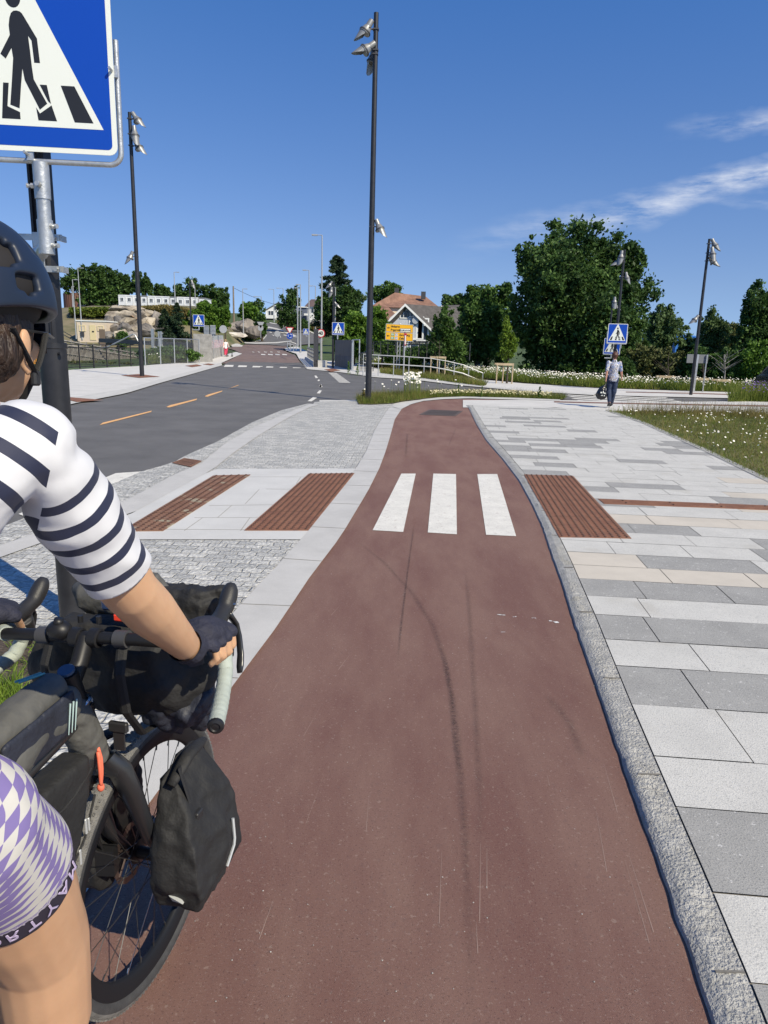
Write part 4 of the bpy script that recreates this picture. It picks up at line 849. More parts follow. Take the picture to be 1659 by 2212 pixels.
b.build('lower_panel',m_scr2,o); b=MB(); g0=a0+d*(ln+.1); g1=a0+d*(ln+.1)+Vector((P(779,734,48).x-P(762,734,48).x,-1.5,0))
b.box(g0+Z*zt/2,(.14,.14,zt)); b.build('post',m_galv,o)
b=MB(); b.box(g1+Z*zt/2,(.07,.07,zt)); b.tube([g0+Z*zt,g1+Z*zt],.035,n=6); b.build('frame',m_galv,o)
def handrail(name,label,pts,h,np_,m,r=.035,mid=True):
    pts=[Vector(p) for p in pts]; o=thing(name,label,'railing',tuple(pts[0])); b=MB(); b.tube([p+Z*h for p in pts],r,n=6)
    if mid: b.tube([p+Z*h*.5 for p in pts],r*.8,n=6)
    b.build('rail',m,o); ps=rsm(pts,np_)
    for p in ps: b=MB(); b.cyl(p-Z*.2,p+Z*h,r*.9,n=6); b.build('post',m,o)
    return o
handrail('handrail','dark handrail running from the screen into the bushes',[Vector((g1.x,g1.y,0)),P(806,795,46)*1],1.1,8,m_lampdk)
gr=lambda x,y,Y: Vector((P(x,y,Y).x,Y,0))
def rail2(name,label,top_pts,Y,h,np_,m,r=.04,mid=.45,group=None):
    ps=[P(x,y,Y) for x,y in top_pts]; o=thing(name,label,'railing',tuple(ps[0]),group); b=MB(); b.tube(ps,r,n=6)
    if mid: b.tube([p-Z*h*mid for p in ps],r*1.3,n=6)
    b.build('rail',m,o)
    for p in rsm(ps,np_): b=MB(); b.cyl(Vector((p.x,p.y,-.1)),p,r,n=6); b.build('post',m,o)
    return o
rail2('guardrail','long galvanised guard rail along the verge under the yellow board',[(785,765),(804,766.5),(870,770),(929,774),(965,780),(1000,788),(1043,806)],41,1.1,9,m_greypole,.028,.42)
o=rail_fence('railing','dark railing among the bushes below the white gabled house',P(806,772,56)*1,P(1014,779,50)*1,1.15,12,m_lampdk,bar=.16)
# young tree supports
def tree_frame(x0,x1,yt,yb,Y,label):
    a=P(x0,yt,Y); c_=P(x1,yt,Y); o=thing('tree_support',label,'tree support',tuple((a+c_)/2),'wooden tree supports along the verge'); m=m_pine
    for k,(p,dy) in enumerate(((a,0),(c_,0),((a+c_)/2,.5))):
        b=MB(); b.cyl(Vector((p.x,Y+dy,-.1)),Vector((p.x,Y+dy,a.z)),.035,n=7); b.build('stake',m,o)
    b=MB(); b.box((a+c_)/2+Z*.0,((c_-a).length+.1,.07,.11)); b.box((a+c_)/2+Vector((0,.5,0)),((c_-a).length+.1,.05,.09)); b.build('crossbar',m,o)
m_pine=mat('pale_pine_stake',(.42,.33,.21),.8,var=.15,scale=6)
for t_ in ((931,962,772,792,42,'wooden tree support below the white house by the guard rail'),(1074,1108,787,806,36,'wooden tree support round the lime green young tree'),(1426,1456,814,832,38,'leftmost wooden tree support right of the walking person'),(1504,1529,819,836,36,'wooden tree support just right of the far lamp post'),(1549,1577,822,838,36,'wooden tree support around the bare whitish sapling')): tree_frame(*t_)
# ============================================================ BUILDINGS, ROCKS
m_wwall=mat('white_wall',(.72,.73,.72),.7,var=.04,scale=.6); m_win=mat('window_glass_dark',(.03,.04,.055),.15); m_roofd=mat('dark_roof_tiles',(.075,.068,.066),.8,var=.25,scale=2.5,bump=.5,bscale=5)
m_roofo=mat('orange_roof_tiles',(.21,.115,.08),.85,var=.3,scale=.8,bump=.5,bscale=4); m_beige=mat('beige_render',(.62,.52,.40),.85,var=.05,scale=1)
def rect(b,a,c,d0=.0): pass
def wallbox(b,x0,x1,y0,y1,z0,z1): b.box(((x0+x1)/2,(y0+y1)/2,(z0+z1)/2),(x1-x0,y1-y0,z1-z0))
def window(root,c,w,h,ax,nrm,name='window',frame=None,glass=None):
    b=MB(); fr=(Vector(ax),Vector(nrm),Z); c=Vector(c); n=Vector(nrm); t=.1*min(w,h)+.03
    b.box(c+Z*(h/2)+n*.02,(w+t,.08,t),fr); b.box(c-Z*(h/2)+n*.02,(w+t,.08,t),fr); b.box(c+fr[0]*(w/2)+n*.02,(t,.079,h-t),fr); b.box(c-fr[0]*(w/2)+n*.02,(t,.079,h-t),fr); b.box(c+n*.03,(t*.5,.05,h-t),fr)
    o=b.build(name,frame or m_wwall,root); b=MB(); b.box(c+n*.0,(w-t*.5,.05,h-t*.5),fr); b.build('pane',glass or m_win,o); return o
# -- white gabled house with dark roof
Yh=78.; s=Yh/FPX
m_blw=mat('bluish_white_boards',(.45,.48,.54),.75,var=.05,scale=1)
eL=P(832,700,Yh); ap=P(875,657,Yh); eR=P(931,711,Yh); wl=P(841,700,Yh).x; wr=P(922,700,Yh).x
hs=thing('gabled_house','white gabled wooden house with a dark tiled roof behind the yellow board','house',(ap.x,Yh,0))
D_=Vector((.80,.60,0))  # ridge direction, to the right and away
gx=Vector((1,0,0)); zb=-.6
b=MB(); wallL=Vector((wl,Yh,0)); wallR=Vector((wr,Yh,0)); LN=8.5
def at2(v,z): return Vector((v.x,v.y,z))
ez=P(880,702,Yh).z; slope=(ap.z-eR.z)/(eR.x-ap.x); zl=ap.z-slope*(ap.x-wl)-.05; zr=ap.z-slope*(wr-ap.x)-.05
b.prism([at2(wallL,zb),at2(wallR,zb),at2(wallR,zr),Vector((ap.x,Yh,ap.z-.15)),at2(wallL,zl)],D_*LN); b.build('wall',m_blw,hs)
def slab(b,pts,th=.14):
    b.prism(pts,(0,0,-th))
F0=Vector((ap.x,Yh-.45,ap.z)); b=MB()
for e in (eL,eR):
    e0=Vector((e.x,Yh-.45,e.z)); slab(b,[F0,e0,e0+D_*(LN+.6),F0+D_*(LN+.6)])
b.build('roof',m_roofd,hs)
b=MB()
for e in (eL,eR):
    e0=Vector((e.x,Yh-.5,e.z)); f0=Vector((ap.x,Yh-.5,ap.z)); b.prism([f0+Z*.04,e0+Z*.04,e0-Z*.22,f0-Z*.22],(0,.05,0))
b.build('bargeboard',m_wwall,hs)
# second wing gable
b=MB(); w0=P(952,660,Yh+7); w1=P(975,688,Yh+3); b.prism([w0,w1,w1-Z*.3,w0-Z*.3],(.1,.1,0)); b.prism([P(1014,658,Yh+8),P(1000,676,Yh+8),P(1000,680,Yh+8),P(1014,662,Yh+8)],(.1,.1,0)); b.build('wing_bargeboard',m_wwall,hs)
b=MB(); b.prism([P(952,660,Yh+7.2),P(1014,658,Yh+10),P(1003,682,Yh+6),P(975,690,Yh+3.2)],(0,.2,-.1)); b.build('wing_roof',m_roofd,hs)
for (x,y,w,h) in ((872,678,.75,1.0),(886,677.5,.7,1.0),(899,709,1.5,2.6),(913,712,1.2,2.6)):
    window(hs,P(x,y,Yh-.01),w*(.95),h*.85,(1,0,0),(0,-1,0),glass=m_win if x!=899 else m_blw)
b=MB(); c=P(897,692.5,Yh-.25); disc(b,c,.33,SN,0,.08); 
b.build('satellite_dish',mat('dish',(.35,.38,.42),.5),hs)
b=MB(); a=P(886,736,Yh-.1); c=P(932,744,Yh-.1); b.box((a+c)/2,(c.x-a.x,.15,a.z-c.z)); sb=b.build('shop_sign',m_signk,hs); text('sign_lettering','Folks Vertshus',P(902,740,Yh-.2),.26,m_signw,sb)
b=MB(); disc(b,P(927,740,Yh-.22),.17,SN,0,.02); disc(b,P(927,740,Yh-.22),.13,SN,.021,.022); b.build('round_emblem',m_back,sb)
b=MB(); a=P(884,747,Yh-.05); c=P(925,768,Yh-.05); 
for x in (886,904,923): p=P(x,750,Yh-.06); b.box(Vector((p.x,p.y,p.z-.6)),(.12,.1,1.6))
b.build('shop_window_frame',m_wwall,hs); b=MB(); b.box((a+c)/2,(c.x-a.x-.5,.06,a.z-c.z)); b.build('shop_window',m_win,hs)
b=MB(); 
for x in (864,915): b.cyl(P(x,700,Yh-.3),P(x+2,702,Yh-.7),.09,n=6)
b.build('wall_lamp',m_wwall,hs)
# -- big hipped orange roof building behind
Yo=120.; o=thing('hipped_building','large building with a hipped orange tile roof and two dark chimneys','building',tuple(P(870,690,Yo)))
b=MB(); rA=P(853,632,Yo+5); rB=P(919,640,Yo+9); fl=P(800,662,Yo); fr_=P(955,662,Yo+3); bl_=P(806,662,Yo+14)+Vector((0,0,0)); br=Vector((fr_.x,Yo+18,fr_.z)); bl_=Vector((fl.x,Yo+14,fl.z)); fr_.z=fl.z; br.z=fl.z
b.add([fl,fr_,br,bl_,rA,rB],[(0,1,5,4),(1,2,5),(2,3,4,5),(3,0,4),(0,3,2,1)]); b.build('roof',m_roofo,o)
b=MB(); b.prism([fl+Vector((.6,.6,-.05)),fr_+Vector((-.6,.6,-.05)),br+Vector((-.6,-.6,-.05)),bl_+Vector((.6,-.6,-.05))],(0,0,-9)); b.build('wall',m_beige,o)
for (x,y0,y1) in ((857,622,634),(914.5,630,642)):
    b=MB(); a=P(x-4.5,y0,Yo+6); c=P(x+4.5,y1+4,Yo+6); b.box((a+c)/2,(c.x-a.x,.8,a.z-c.z)); ch=b.build('chimney',m_lampdk,o)
b=MB(); a=P(785,661,Yo-6); c=P(868,662,Yo-6); e=P(830,658.5,Yo-2); b.add([Vector((a.x,Yo-6,a.z-1.9)),Vector((c.x,Yo-6,a.z-1.9)),Vector((c.x,Yo+2,a.z-1.9)),Vector((a.x,Yo+2,a.z-1.9)),Vector((a.x+2,Yo-2,a.z+.1)),Vector((c.x-2,Yo-2,a.z+.1))],[(0,1,5,4),(1,2,5),(2,3,4,5),(3,0,4),(0,3,2,1)]); b.build('wing_roof',m_roofo,o)
b=MB(); wallbox(b,a.x+.5,c.x-.5,Yo-5.5,Yo+1.5,a.z-8,a.z-1.95); b.build('wing_wall',m_beige,o)
# -- white house up the hill
Yw=230.; o=thing('white_house','white two storey house with a gable and balcony at the hilltop bend','house',tuple(P(598,700,Yw)))
a=P(574,671,Yw); ap_=P(600,656,Yw); c=P(629,671,Yw); g=P(574,699,Yw).z-1
b=MB(); b.prism([Vector((a.x,Yw,g)),Vector((c.x,Yw,g)),Vector((c.x,Yw,c.z)),Vector((ap_.x,Yw,ap_.z)),Vector((a.x,Yw,a.z))],(3,9,0)); b.build('wall',m_wwall,o)
b=MB(); 
for e in (a,c):
    sx_=1 if e is c else -1; E0=Vector((e.x+sx_*.6,Yw-.4,e.z-.2)); A0_=Vector((ap_.x,Yw-.4,ap_.z+.2)); b.prism([A0_,E0,E0+Vector((3,10,0)),A0_+Vector((3,10,0))],(0,0,.2))
b.build('roof',m_lampgrey,o)
for (x,y,w,h) in ((597,665,1.4,1.2),(585,678,1.7,1.9),(602,679,1.4,1.6),(580,690,1.4,.9),(590,690,1.4,.9),(603,691,1.6,1.),(617,678,1.5,1.5)): window(o,P(x,y,Yw-.05),w,h,(1,0,0),(0,-1,0))
b=MB(); p=P(585,684.5,Yw-.8); b.box(p,(3.0,1.4,1.0)); b.build('balcony',m_wwall,o)
# -- house 2
Y2=175.; o=thing('hill_house','pale house with a steep dark roof and a low garage behind the spruce','house',tuple(P(680,690,Y2)))
a=P(662,661,Y2); c=P(700,661,Y2); g=P(662,700,Y2).z; b=MB(); wallbox(b,a.x+.3,c.x,Y2,Y2+7,g,a.z); b.build('wall',m_wwall,o)
b=MB(); r0=P(672,646.5,Y2+3.5); r1=P(708,646.5,Y2+3.5); b.add([Vector((a.x-.4,Y2-.5,a.z-.1)),Vector((c.x+1,Y2-.5,a.z-.1)),Vector((c.x+1,Y2+7.5,a.z-.1)),Vector((a.x-.4,Y2+7.5,a.z-.1)),r0,r1],[(0,1,5,4),(1,2,5),(2,3,4,5),(3,0,4),(0,3,2,1)]); b.build('roof',mat('brown_roof',(.11,.075,.07),.8,var=.15,scale=1),o)
b=MB(); a=P(645,664,Y2-3); c=P(662,700,Y2-3); wallbox(b,a.x,c.x,Y2-3,Y2+4,c.z,a.z); b.build('garage_wall',mat('slate_blue_wall',(.10,.12,.17),.8),o)
b=MB(); a=P(644,662,Y2-3.2); c=P(663,664.5,Y2-3.2); wallbox(b,a.x,c.x,Y2-3.3,Y2+4.2,c.z,a.z); b.build('garage_roof_edge',m_wwall,o)
for x,y in ((678,671),(690,671)): window(o,P(x,y,Y2-.05),1.4,1.2,(1,0,0),(0,-1,0))
b=MB(); a=P(657,677,Y2-4); c=P(682,682,Y2-4); wallbox(b,a.x,c.x,Y2-4.2,Y2-3.4,c.z,a.z); b.build('balcony',m_wwall,o)
# -- site cabins row: each module one thing
Yc=168.; x0=P(255.5,640,Yc).x; x1=P(437,640,Yc).x; zt=P(255,636.5,Yc).z; zb=P(255,659,Yc).z; n=12; w=(x1-x0)/n
m_cab=mat('cabin_white',(.66,.68,.70),.6,var=.05,scale=1)
for i in range(n):
    xa=x0+i*w; yy=Yc+.25*i; dz=-.012*i
    o=thing('site_cabin','white site cabin, %s'%(['leftmost in the long row above the rock','second from the left end of the row','third from the left, half behind the lamp post','fourth from the left in the row','fifth from the left in the row','sixth from the left, in the middle of the row','seventh from the left in the row','eighth from the left, partly behind treetops','ninth from the left in the row','tenth from the left in the row','second from the right end of the row','rightmost in the row, by the treetops'][i]),'cabin',(xa+w/2,yy,zb),'white site cabins in a row')
    b=MB(); wallbox(b,xa+.04,xa+w-.04,yy,yy+6,zb,zt-.25); b.build('wall',m_cab,o); b=MB(); wallbox(b,xa+.01,xa+w-.01,yy-.06,yy+6.05,zt-.25,zt); wallbox(b,xa+.01,xa+.12,yy-.05,yy,zb,zt-.25); wallbox(b,xa+w-.12,xa+w-.01,yy-.05,yy,zb,zt-.25); b.build('steel_frame',m_lampgrey if i%4==3 else m_cab,o)
    window(o,((xa+w/2),yy-.02,zb+1.25),.7,.8,(1,0,0),(0,-1,0),frame=m_cab)
# -- rust brown curved screen / tank
Yt=225.; cx=P(165,650,Yt).x; r=(P(213,650,Yt).x-cx); zt=P(165,632,Yt).z; zb=P(165,664,Yt).z; b=MB(); n=90; vs=[];fs=[]
for i in range(n+1):
    a=math.pi*2*i/n; rr=r*(1+.012*(i%2)); vs+=[Vector((cx+rr*math.cos(a),Yt+8+rr*math.sin(a),zb)),Vector((cx+rr*math.cos(a),Yt+8+rr*math.sin(a),zt))]
b.add(vs,[(2*i,2*i+2,2*i+3,2*i+1) for i in range(n)]); 
tag(b.build('round_building',mat('rust_corrugated',(.20,.095,.06),.85,var=.15,scale=1.5,stretch=(3,3,.3)),fix=False),'round rust brown corrugated building on the plateau at left','building')
# -- beige hut
Yb_=100.; a=P(165,691,Yb_); c=P(231,738,Yb_); o=thing('beige_hut','small beige flat roofed hut with a door and two shuttered windows','hut',((a.x+c.x)/2,Yb_,c.z))
b=MB(); wallbox(b,a.x,c.x,Yb_,Yb_+4,c.z-1,a.z-.15); b.build('wall',m_beige,o); b=MB(); wallbox(b,a.x-.1,c.x+.1,Yb_-.1,Yb_+4.1,a.z-.15,a.z); b.build('roof_edge',m_wwall,o)
m_cream=mat('cream_door',(.66,.56,.33),.7)
p0=P(193,702,Yb_); p1=P(208,735,Yb_); b=MB(); wallbox(b,p0.x,p1.x,Yb_-.06,Yb_-.005,p1.z,p0.z); dd=b.build('door',m_cream,o); b=MB(); b.box(P(201,716,Yb_-.1),(.25,.03,.15)); b.build('door_plate',m_signk,dd)
window(o,P(178,709,Yb_-.02),.75,.7,(1,0,0),(0,-1,0),glass=m_beige,frame=m_cream); window(o,P(217,709.5,Yb_-.02),.75,.6,(1,0,0),(0,-1,0),glass=m_beige,frame=m_cream)
b=MB(); b.box(P(178,721,Yb_-.1),(.45,.15,.65)); b.build('meter_box',m_lampdk,o)
b=MB(); b.box(P(221,730,88),(.55,.4,2.)); tag(b.build('wooden_box',mat('brown_board',(.16,.12,.09),.9)),'brown upright wooden box in front of the beige hut','box')
# parked vehicles on the plateau (tiny)
def car(name,label,pos,heading,L_,Wd,H_,col,group=None,glass=None,tail=True):
    """simple but real car: lofted body, glass house, wheels, lights, plate"""
    o=thing(name,label,'car',tuple(pos),group); p=Vector(pos); f=Vector((math.cos(heading),math.sin(heading),0)); s=Vector((-f.y,f.x,0))
    W3=lambda x,y,z: p+f*x+s*y+Z*z
    m=mat(name+'_paint',col,.25,spec=.6)
    # cross sections from rear (-L/2) to front
    secs=[(-.5,.38,.88,.80),(-.49,.30,.95,.92),(-.40,.22,.99,.97),(-.1,.20,1.0,1.0),(.25,.20,.99,.98),(.42,.22,.95,.90),(.5,.34,.84,.70)]
    b=MB(); rings=[]
    for (t,zb_,wf,hf) in secs:
        zt_=.62*H_*hf+ (0 if t<.3 else -.06); hw=Wd/2*wf; x=t*L_
        rings.append([W3(x,y,z) for y,z in ((-hw*.9,zb_),(-hw,zb_+.15),(-hw,zt_-.18),(-hw*.93,zt_),(hw*.93,zt_),(hw,zt_-.18),(hw,zb_+.15),(hw*.9,zb_))])
    vs=[v for r in rings for v in r]; fs=[(i*8+k,i*8+(k+1)%8,(i+1)*8+(k+1)%8,(i+1)*8+k) for i in range(len(rings)-1) for k in range(8)]+[tuple(range(7,-1,-1)),tuple((len(rings)-1)*8+k for k in range(8))]
    b.add(vs,fs); b.build('body',m,o,auto=50)
    zt_=.60*H_; b=MB(); hw=Wd/2
    low=[(-.47*L_,.90*hw),(.24*L_,.90*hw)]; hi=[(-.40*L_,.70*hw),(.04*L_,.70*hw)]
    vs=[W3(low[0][0],-low[0][1],zt_),W3(low[1][0],-low[1][1],zt_),W3(low[1][0],low[1][1],zt_),W3(low[0][0],low[0][1],zt_),W3(hi[0][0],-hi[0][1],H_*.97),W3(hi[1][0],-hi[1][1],H_*.97),W3(hi[1][0],hi[1][1],H_*.97),W3(hi[0][0],hi[0][1],H_*.97)]
    b.add(vs,[(0,1,5,4),(1,2,6,5),(2,3,7,6),(3,0,4,7),(4,5,6,7)]); b.build('windows',m_win,o)
    b=MB(); b.prism([v+Z*.005 for v in (vs[4],vs[5],vs[6],vs[7])],(0,0,.05))
    for i in range(4): b.tube([vs[i],vs[i+4]],.035,n=6)
    b.build('roof',m,o)
    for x in (-.31,.31):
        for y in (-1,1):
            c=W3(x*L_,y*(hw-.1),.32); w_=MB(); w_.cyl(c-s*.1,c+s*.1,.32,n=18); wo=w_.build('wheel',m_lampdk,o,auto=40); w_=MB(); w_.cyl(c+s*(y*.1),c+s*(y*.11),.2,n=12); w_.build('rim',m_lampgrey,wo)
    mr=mat('tail_light_red',(.5,.01,.01),.25)
    for y in (-1,1):
        b=MB(); c=W3(-.487*L_,y*hw*.82,.60*H_*.86); b.box(c,(.09,.16,.42),(f,s,(Z-f*.0).normalized()),bev=.02); lo=b.build('tail_light',mr,o); b=MB(); b.box(c-f*.05+Z*.06,(.01,.08,.09),(f,s,Z)); b.build('lens',m_signw,lo)
    b=MB(); b.box(W3(-.503*L_,0,.45),(.02,.52,.12),(f,s,Z)); b.build('number_plate',m_signw,o)
    b=MB(); b.box(W3(-.50*L_,0,.30),(.10,Wd*.88,.16),(f,s,Z),bev=.03); b.build('bumper',m_lampdk,o)
    return o
pc=P(1698,866,28.5); car('parked_car','dark blue car seen from behind, cut by the right edge of the photo',(pc.x+.95,30.3,0),rad(78),4.2,1.78,1.5,(.006,.012,.03))
car('parked_car','small dark car on the plateau before the round brown building',P(186,664,212)-Z*.1,rad(5),4.3,1.75,1.5,(.03,.035,.06))
car('parked_van','small white van on the plateau left of the site cabins',P(236,662,214)-Z*.1,rad(175),4.6,1.9,1.9,(.6,.62,.65))
b=MB(); p=P(1631,836,42); b.ellip(Vector((p.x,42,p.z+.15)),(.25,.2,.16)); b.tube([Vector((p.x-.15,42,0)),Vector((p.x-.12,42,p.z+.1))],.03,n=6); tag(b.build('white_post_cap',m_signw,smooth=True),'small round white object low behind the daisies at the far right','ornament')
# blue building far right
Yb2=150.; a=P(1462,723,Yb2); c=P(1545,745,Yb2); b=MB(); wallbox(b,a.x,c.x,Yb2,Yb2+25,-.2,a.z-.3); b.prism([Vector((a.x-.5,Yb2-.5,a.z-.9)),Vector((c.x+.5,Yb2-.5,a.z-1.3)),Vector((c.x+.5,Yb2+12,a.z+.2)),Vector((a.x-.5,Yb2+12,a.z+.4))],(0,0,-.25))
tag(b.build('blue_hall',mat('bright_blue_cladding',(.03,.16,.50),.5,var=.1,scale=.4)),'low bright blue hall glimpsed between the trees at the right','building')
# -- rocks
def rock(name,label,pts_px,Y,depth,m,seed=0,amp=1.,sub=4,group=None,sc_=.35):
    """craggy boulder/outcrop from several stretched facetted lumps merged by remesh"""
    b=MB(); R3=random.Random(seed)
    for (x,y,rx,ry) in pts_px:
        c=P(x,y,Y+R3.uniform(0,depth*.3)); s=Y/FPX; bm=bmesh.new(); bmesh.ops.create_icosphere(bm,subdivisions=sub,radius=1); off=Vector((R3.uniform(0,99),)*3)
        for v in bm.verts:
            q_=v.co.copy(); d=0
            # planar cuts make it blocky
            for k in range(9):
                nrm=Vector((R3.uniform(-1,1) if False else math.sin(k*2.4+seed+x),math.cos(k*1.7+seed*2+y),math.sin(k*3.1+x*.7))).normalized(); dd=q_.dot(nrm)-(.62+.2*math.sin(k*5+seed))
                if dd>0: q_-=nrm*dd
            q_*=1+.16*amp*mnoise.noise(q_*2.3+off)+.08*amp*mnoise.noise(q_*6+off)
            v.co=Vector((c.x+q_.x*rx*s*1.15,c.y+q_.y*depth*.5,c.z+q_.z*ry*s*1.15))
        vs=[v.co.copy() for v in bm.verts]; fs=[tuple(v.index for v in f.verts) for f in bm.faces]; bm.free(); b.add(vs,fs)
    return tag(b.build(name,m,fix=False),label,'rock',group)
m_rockl,_,_,_=(None,)*4 if False else (mat('pale_blasted_rock',(.25,.22,.19),.9,c2=(.62,.57,.50),scale=.45,lo=.34,hi=.62,bump=.8,bscale=3,spk=[(.5,.62,(.42,.27,.13),.6),(1.1,.64,(.10,.095,.09),.8)]),)+(0,0,0)
m_rockd=mat('grey_brown_cliff',(.10,.088,.08),.9,c2=(.27,.24,.21),scale=.5,lo=.35,hi=.65,bump=.8,bscale=3,stretch=(1.6,1,.5),spk=[(1.2,.63,(.06,.055,.05),.8)])
RK=random.Random(5)
def shard(label,x,y,rx,ry,Y,m,group,n=18,flat=.75):
    """angular blasted boulder: hull of random points, subdivided and roughened, flat facets kept"""
    c=P(x,y,Y); s=Y/FPX; bm=bmesh.new()
    for _ in range(n):
        d=Vector((RK.gauss(0,1),RK.gauss(0,1),RK.gauss(0,1))).normalized(); bm.verts.new(d*RK.uniform(.8,1.1))
    bmesh.ops.convex_hull(bm,input=bm.verts); bmesh.ops.delete(bm,geom=[v for v in bm.verts if not v.link_faces],context='VERTS')
    bmesh.ops.subdivide_edges(bm,edges=bm.edges[:],cuts=3,use_grid_fill=True); off=RK.uniform(0,99)
    tl=RK.uniform(-.5,.5)
    for v in bm.verts:
        q_=v.co; q_=q_*(1+.07*mnoise.noise(q_*3+Vector((off,0,0)))+.05*mnoise.noise(q_*7+Vector((0,off,0)))); q_=Vector((q_.x*math.cos(tl)-q_.z*math.sin(tl),q_.y,q_.x*math.sin(tl)+q_.z*math.cos(tl)))
        v.co=Vector((c.x+q_.x*rx*s,c.y+q_.y*(rx+ry)*.5*s,c.z+q_.z*ry*s))
    b=MB(); b.add([v.co.copy() for v in bm.verts],[tuple(v.index for v in f.verts) for f in bm.faces]) if not bm.verts.index_update() else 0; bm.free()
    return tag(b.build('rock_boulder',m,fix=True),label,'rock',group)
m_rockb=mat('tan_blasted_rock',(.17,.14,.105),.9,c2=(.46,.40,.31),scale=.5,lo=.36,hi=.62,bump=.9,bscale=3,spk=[(.45,.60,(.40,.22,.10),.7),(1.3,.62,(.08,.072,.065),.8)])
m_rockg=mat('dark_blasted_rock',(.10,.092,.085),.9,c2=(.28,.25,.22),scale=.6,lo=.36,hi=.62,bump=.9,bscale=3)
WH=['topmost','upper','middle','lower']
RKS=[(262,670,24,8,110,0,'long pale ledge at the very top of the outcrop'),(290,672,22,9,111,0,'pale ledge right of the top ledge'),(247,680,16,9,108,0,'pale slab below the top ledge, left side'),(277,682,22,9,107,0,'wide whitish slab across the upper middle'),(305,684,16,10,108,0,'cracked pale slab right of the wide one'),(326,678,13,9,109,0,'pale boulder on the right shoulder'),(340,690,12,13,107,1,'brown boulder at the right end under the bushes'),(238,694,11,12,105,1,'dark upright block at the left edge'),(256,696,14,11,105,1,'dark fractured block left of the orange stained one'),(279,696,17,10,104,0,'orange stained block in the middle'),(303,700,13,12,105,0,'tan boulder behind the lamp post'),(322,698,12,12,106,0,'tan block right of the lamp post'),(247,712,15,10,102,1,'dark block low on the left'),(270,709,14,10,101,1,'dark triangular boulder low in the middle'),(291,714,14,10,102,0,'rusty brown slab low in the middle'),(314,716,18,14,103,1,'brown boulder low on the right'),(238,726,14,10,99,1,'grey boulder at the foot, left'),(260,724,15,10,99,0,'pale rubble boulder at the foot, centre'),(285,727,15,10,99,1,'grey boulder at the foot, right of centre'),(345,708,14,14,106,1,'dark boulder half hidden by the spruces')]
for x,y,rx,ry,Y,k,lab in RKS: shard(lab,x,y,rx*1.25,ry*1.35,Y,(m_rockb,m_rockg)[k],'blasted rock outcrop on the left')
for x,y,rx,ry,Y,k,lab in [(505,712,24,15,130,1,'grey brown cliff block left of the slim lamp pole'),(530,708,26,19,130,1,'large streaked cliff face behind the slim lamp pole'),(548,718,18,14,128,1,'cliff block nearest the road bend'),(484,720,20,10,126,1,'pale low cliff foot left of the streaked face'),(512,725,24,7,125,0,'pale cliff foot under the streaked face'),(468,727,10,6,122,1,'small pale rock beside the wall end')]: shard(lab,x,y,rx*1.15,ry*1.15,Y,(m_rockl,m_rockd)[k],'cliff at the road bend')
# -- hillsides (terrain)
def hill(name,prof,Y,depth,m,z0px=760):
    top=[P(x,y,Y) for x,y in prof]; nC=len(top); vs=[];fs=[]; R=8
    for j in range(R+1):
        t=j/R
        for i,p in enumerate(top):
            zz=(p.z+.2)*math.sin(min(1,t*2.)*math.pi/2)-.2; YY=Y-36+72*t; zz+=.25*mnoise.noise(Vector((p.x*.1,t*5,0)))*(0 if t==0 else 1)
            if t>.5: YY=Y+(t-.5)*2*depth; pp=P(prof[i][0],prof[i][1]+1.5,YY); vs.append(pp); continue
            vs.append(Vector((p.x,YY,zz)))
    fs=[(j*nC+i,j*nC+i+1,(j+1)*nC+i+1,(j+1)*nC+i) for j in range(R) for i in range(nC-1)]
    b=MB(); b.add(vs,fs); o=b.build(name,m,smooth=True,fix=False)
    if sum(p.normal.z for p in o.data.polygons)<0: o.data.flip_normals()
    return tag(o,kind='structure')
m_slope=mat('dry_slope',(.07,.085,.03),.95,c2=(.20,.165,.10),scale=.25,lo=.35,hi=.65,bump=.5,bscale=2)
hill('hillside',[(-200,668),(0,665),(150,664),(220,662),(240,660),(330,660),(400,662),(450,664),(480,678),(500,700),(520,722),(540,742)],132,130,m_slope)
# ============================================================ VEGETATION
L_dark=leafmat('leaves_dark',(.026,.055,.016),(.082,.155,.038),(.14,.23,.06),.35,.5)
L_mid=leafmat('leaves_mid',(.038,.082,.018),(.095,.18,.04),(.15,.25,.06),.35,.5)
L_light=leafmat('leaves_light',(.055,.12,.015),(.13,.24,.03),(.20,.32,.05),.3,.8)
L_lime=leafmat('leaves_lime',(.08,.14,.015),(.17,.26,.03),(.24,.33,.05),.3,.9)
L_pine=leafmat('needles_dark',(.014,.030,.015),(.036,.066,.030),(.055,.09,.04),.1,.7)
L_birch=leafmat('leaves_birch',(.055,.100,.036),(.12,.185,.065),(.17,.24,.085),.3,.6)
L_hedge=leafmat('leaves_olive',(.06,.078,.025),(.125,.14,.045),(.18,.17,.06),.2,.5)
m_bark=mat('bark',(.07,.055,.042),.95,var=.3,scale=4,bump=.6,bscale=12); m_barkw=mat('birch_bark',(.45,.43,.40),.9,c2=(.12,.11,.10),scale=5)
def leaf_quads(c,rng,size,out=None,wr=.55,droop=0.):
    n=len(c); a=rng.normal(size=(n,3)); 
    if out is not None: a=a+out*.7
    a[:,2]-=droop; a/=np.linalg.norm(a,axis=1)[:,None]
    b=np.cross(a,rng.normal(size=(n,3))); b/=np.linalg.norm(b,axis=1)[:,None]
    s=size*rng.uniform(.6,1.3,size=(n,1)); a=a*s*.5; b=b*s*.5*wr
    return np.stack([c-a,c+b,c+a,c-b],axis=1)
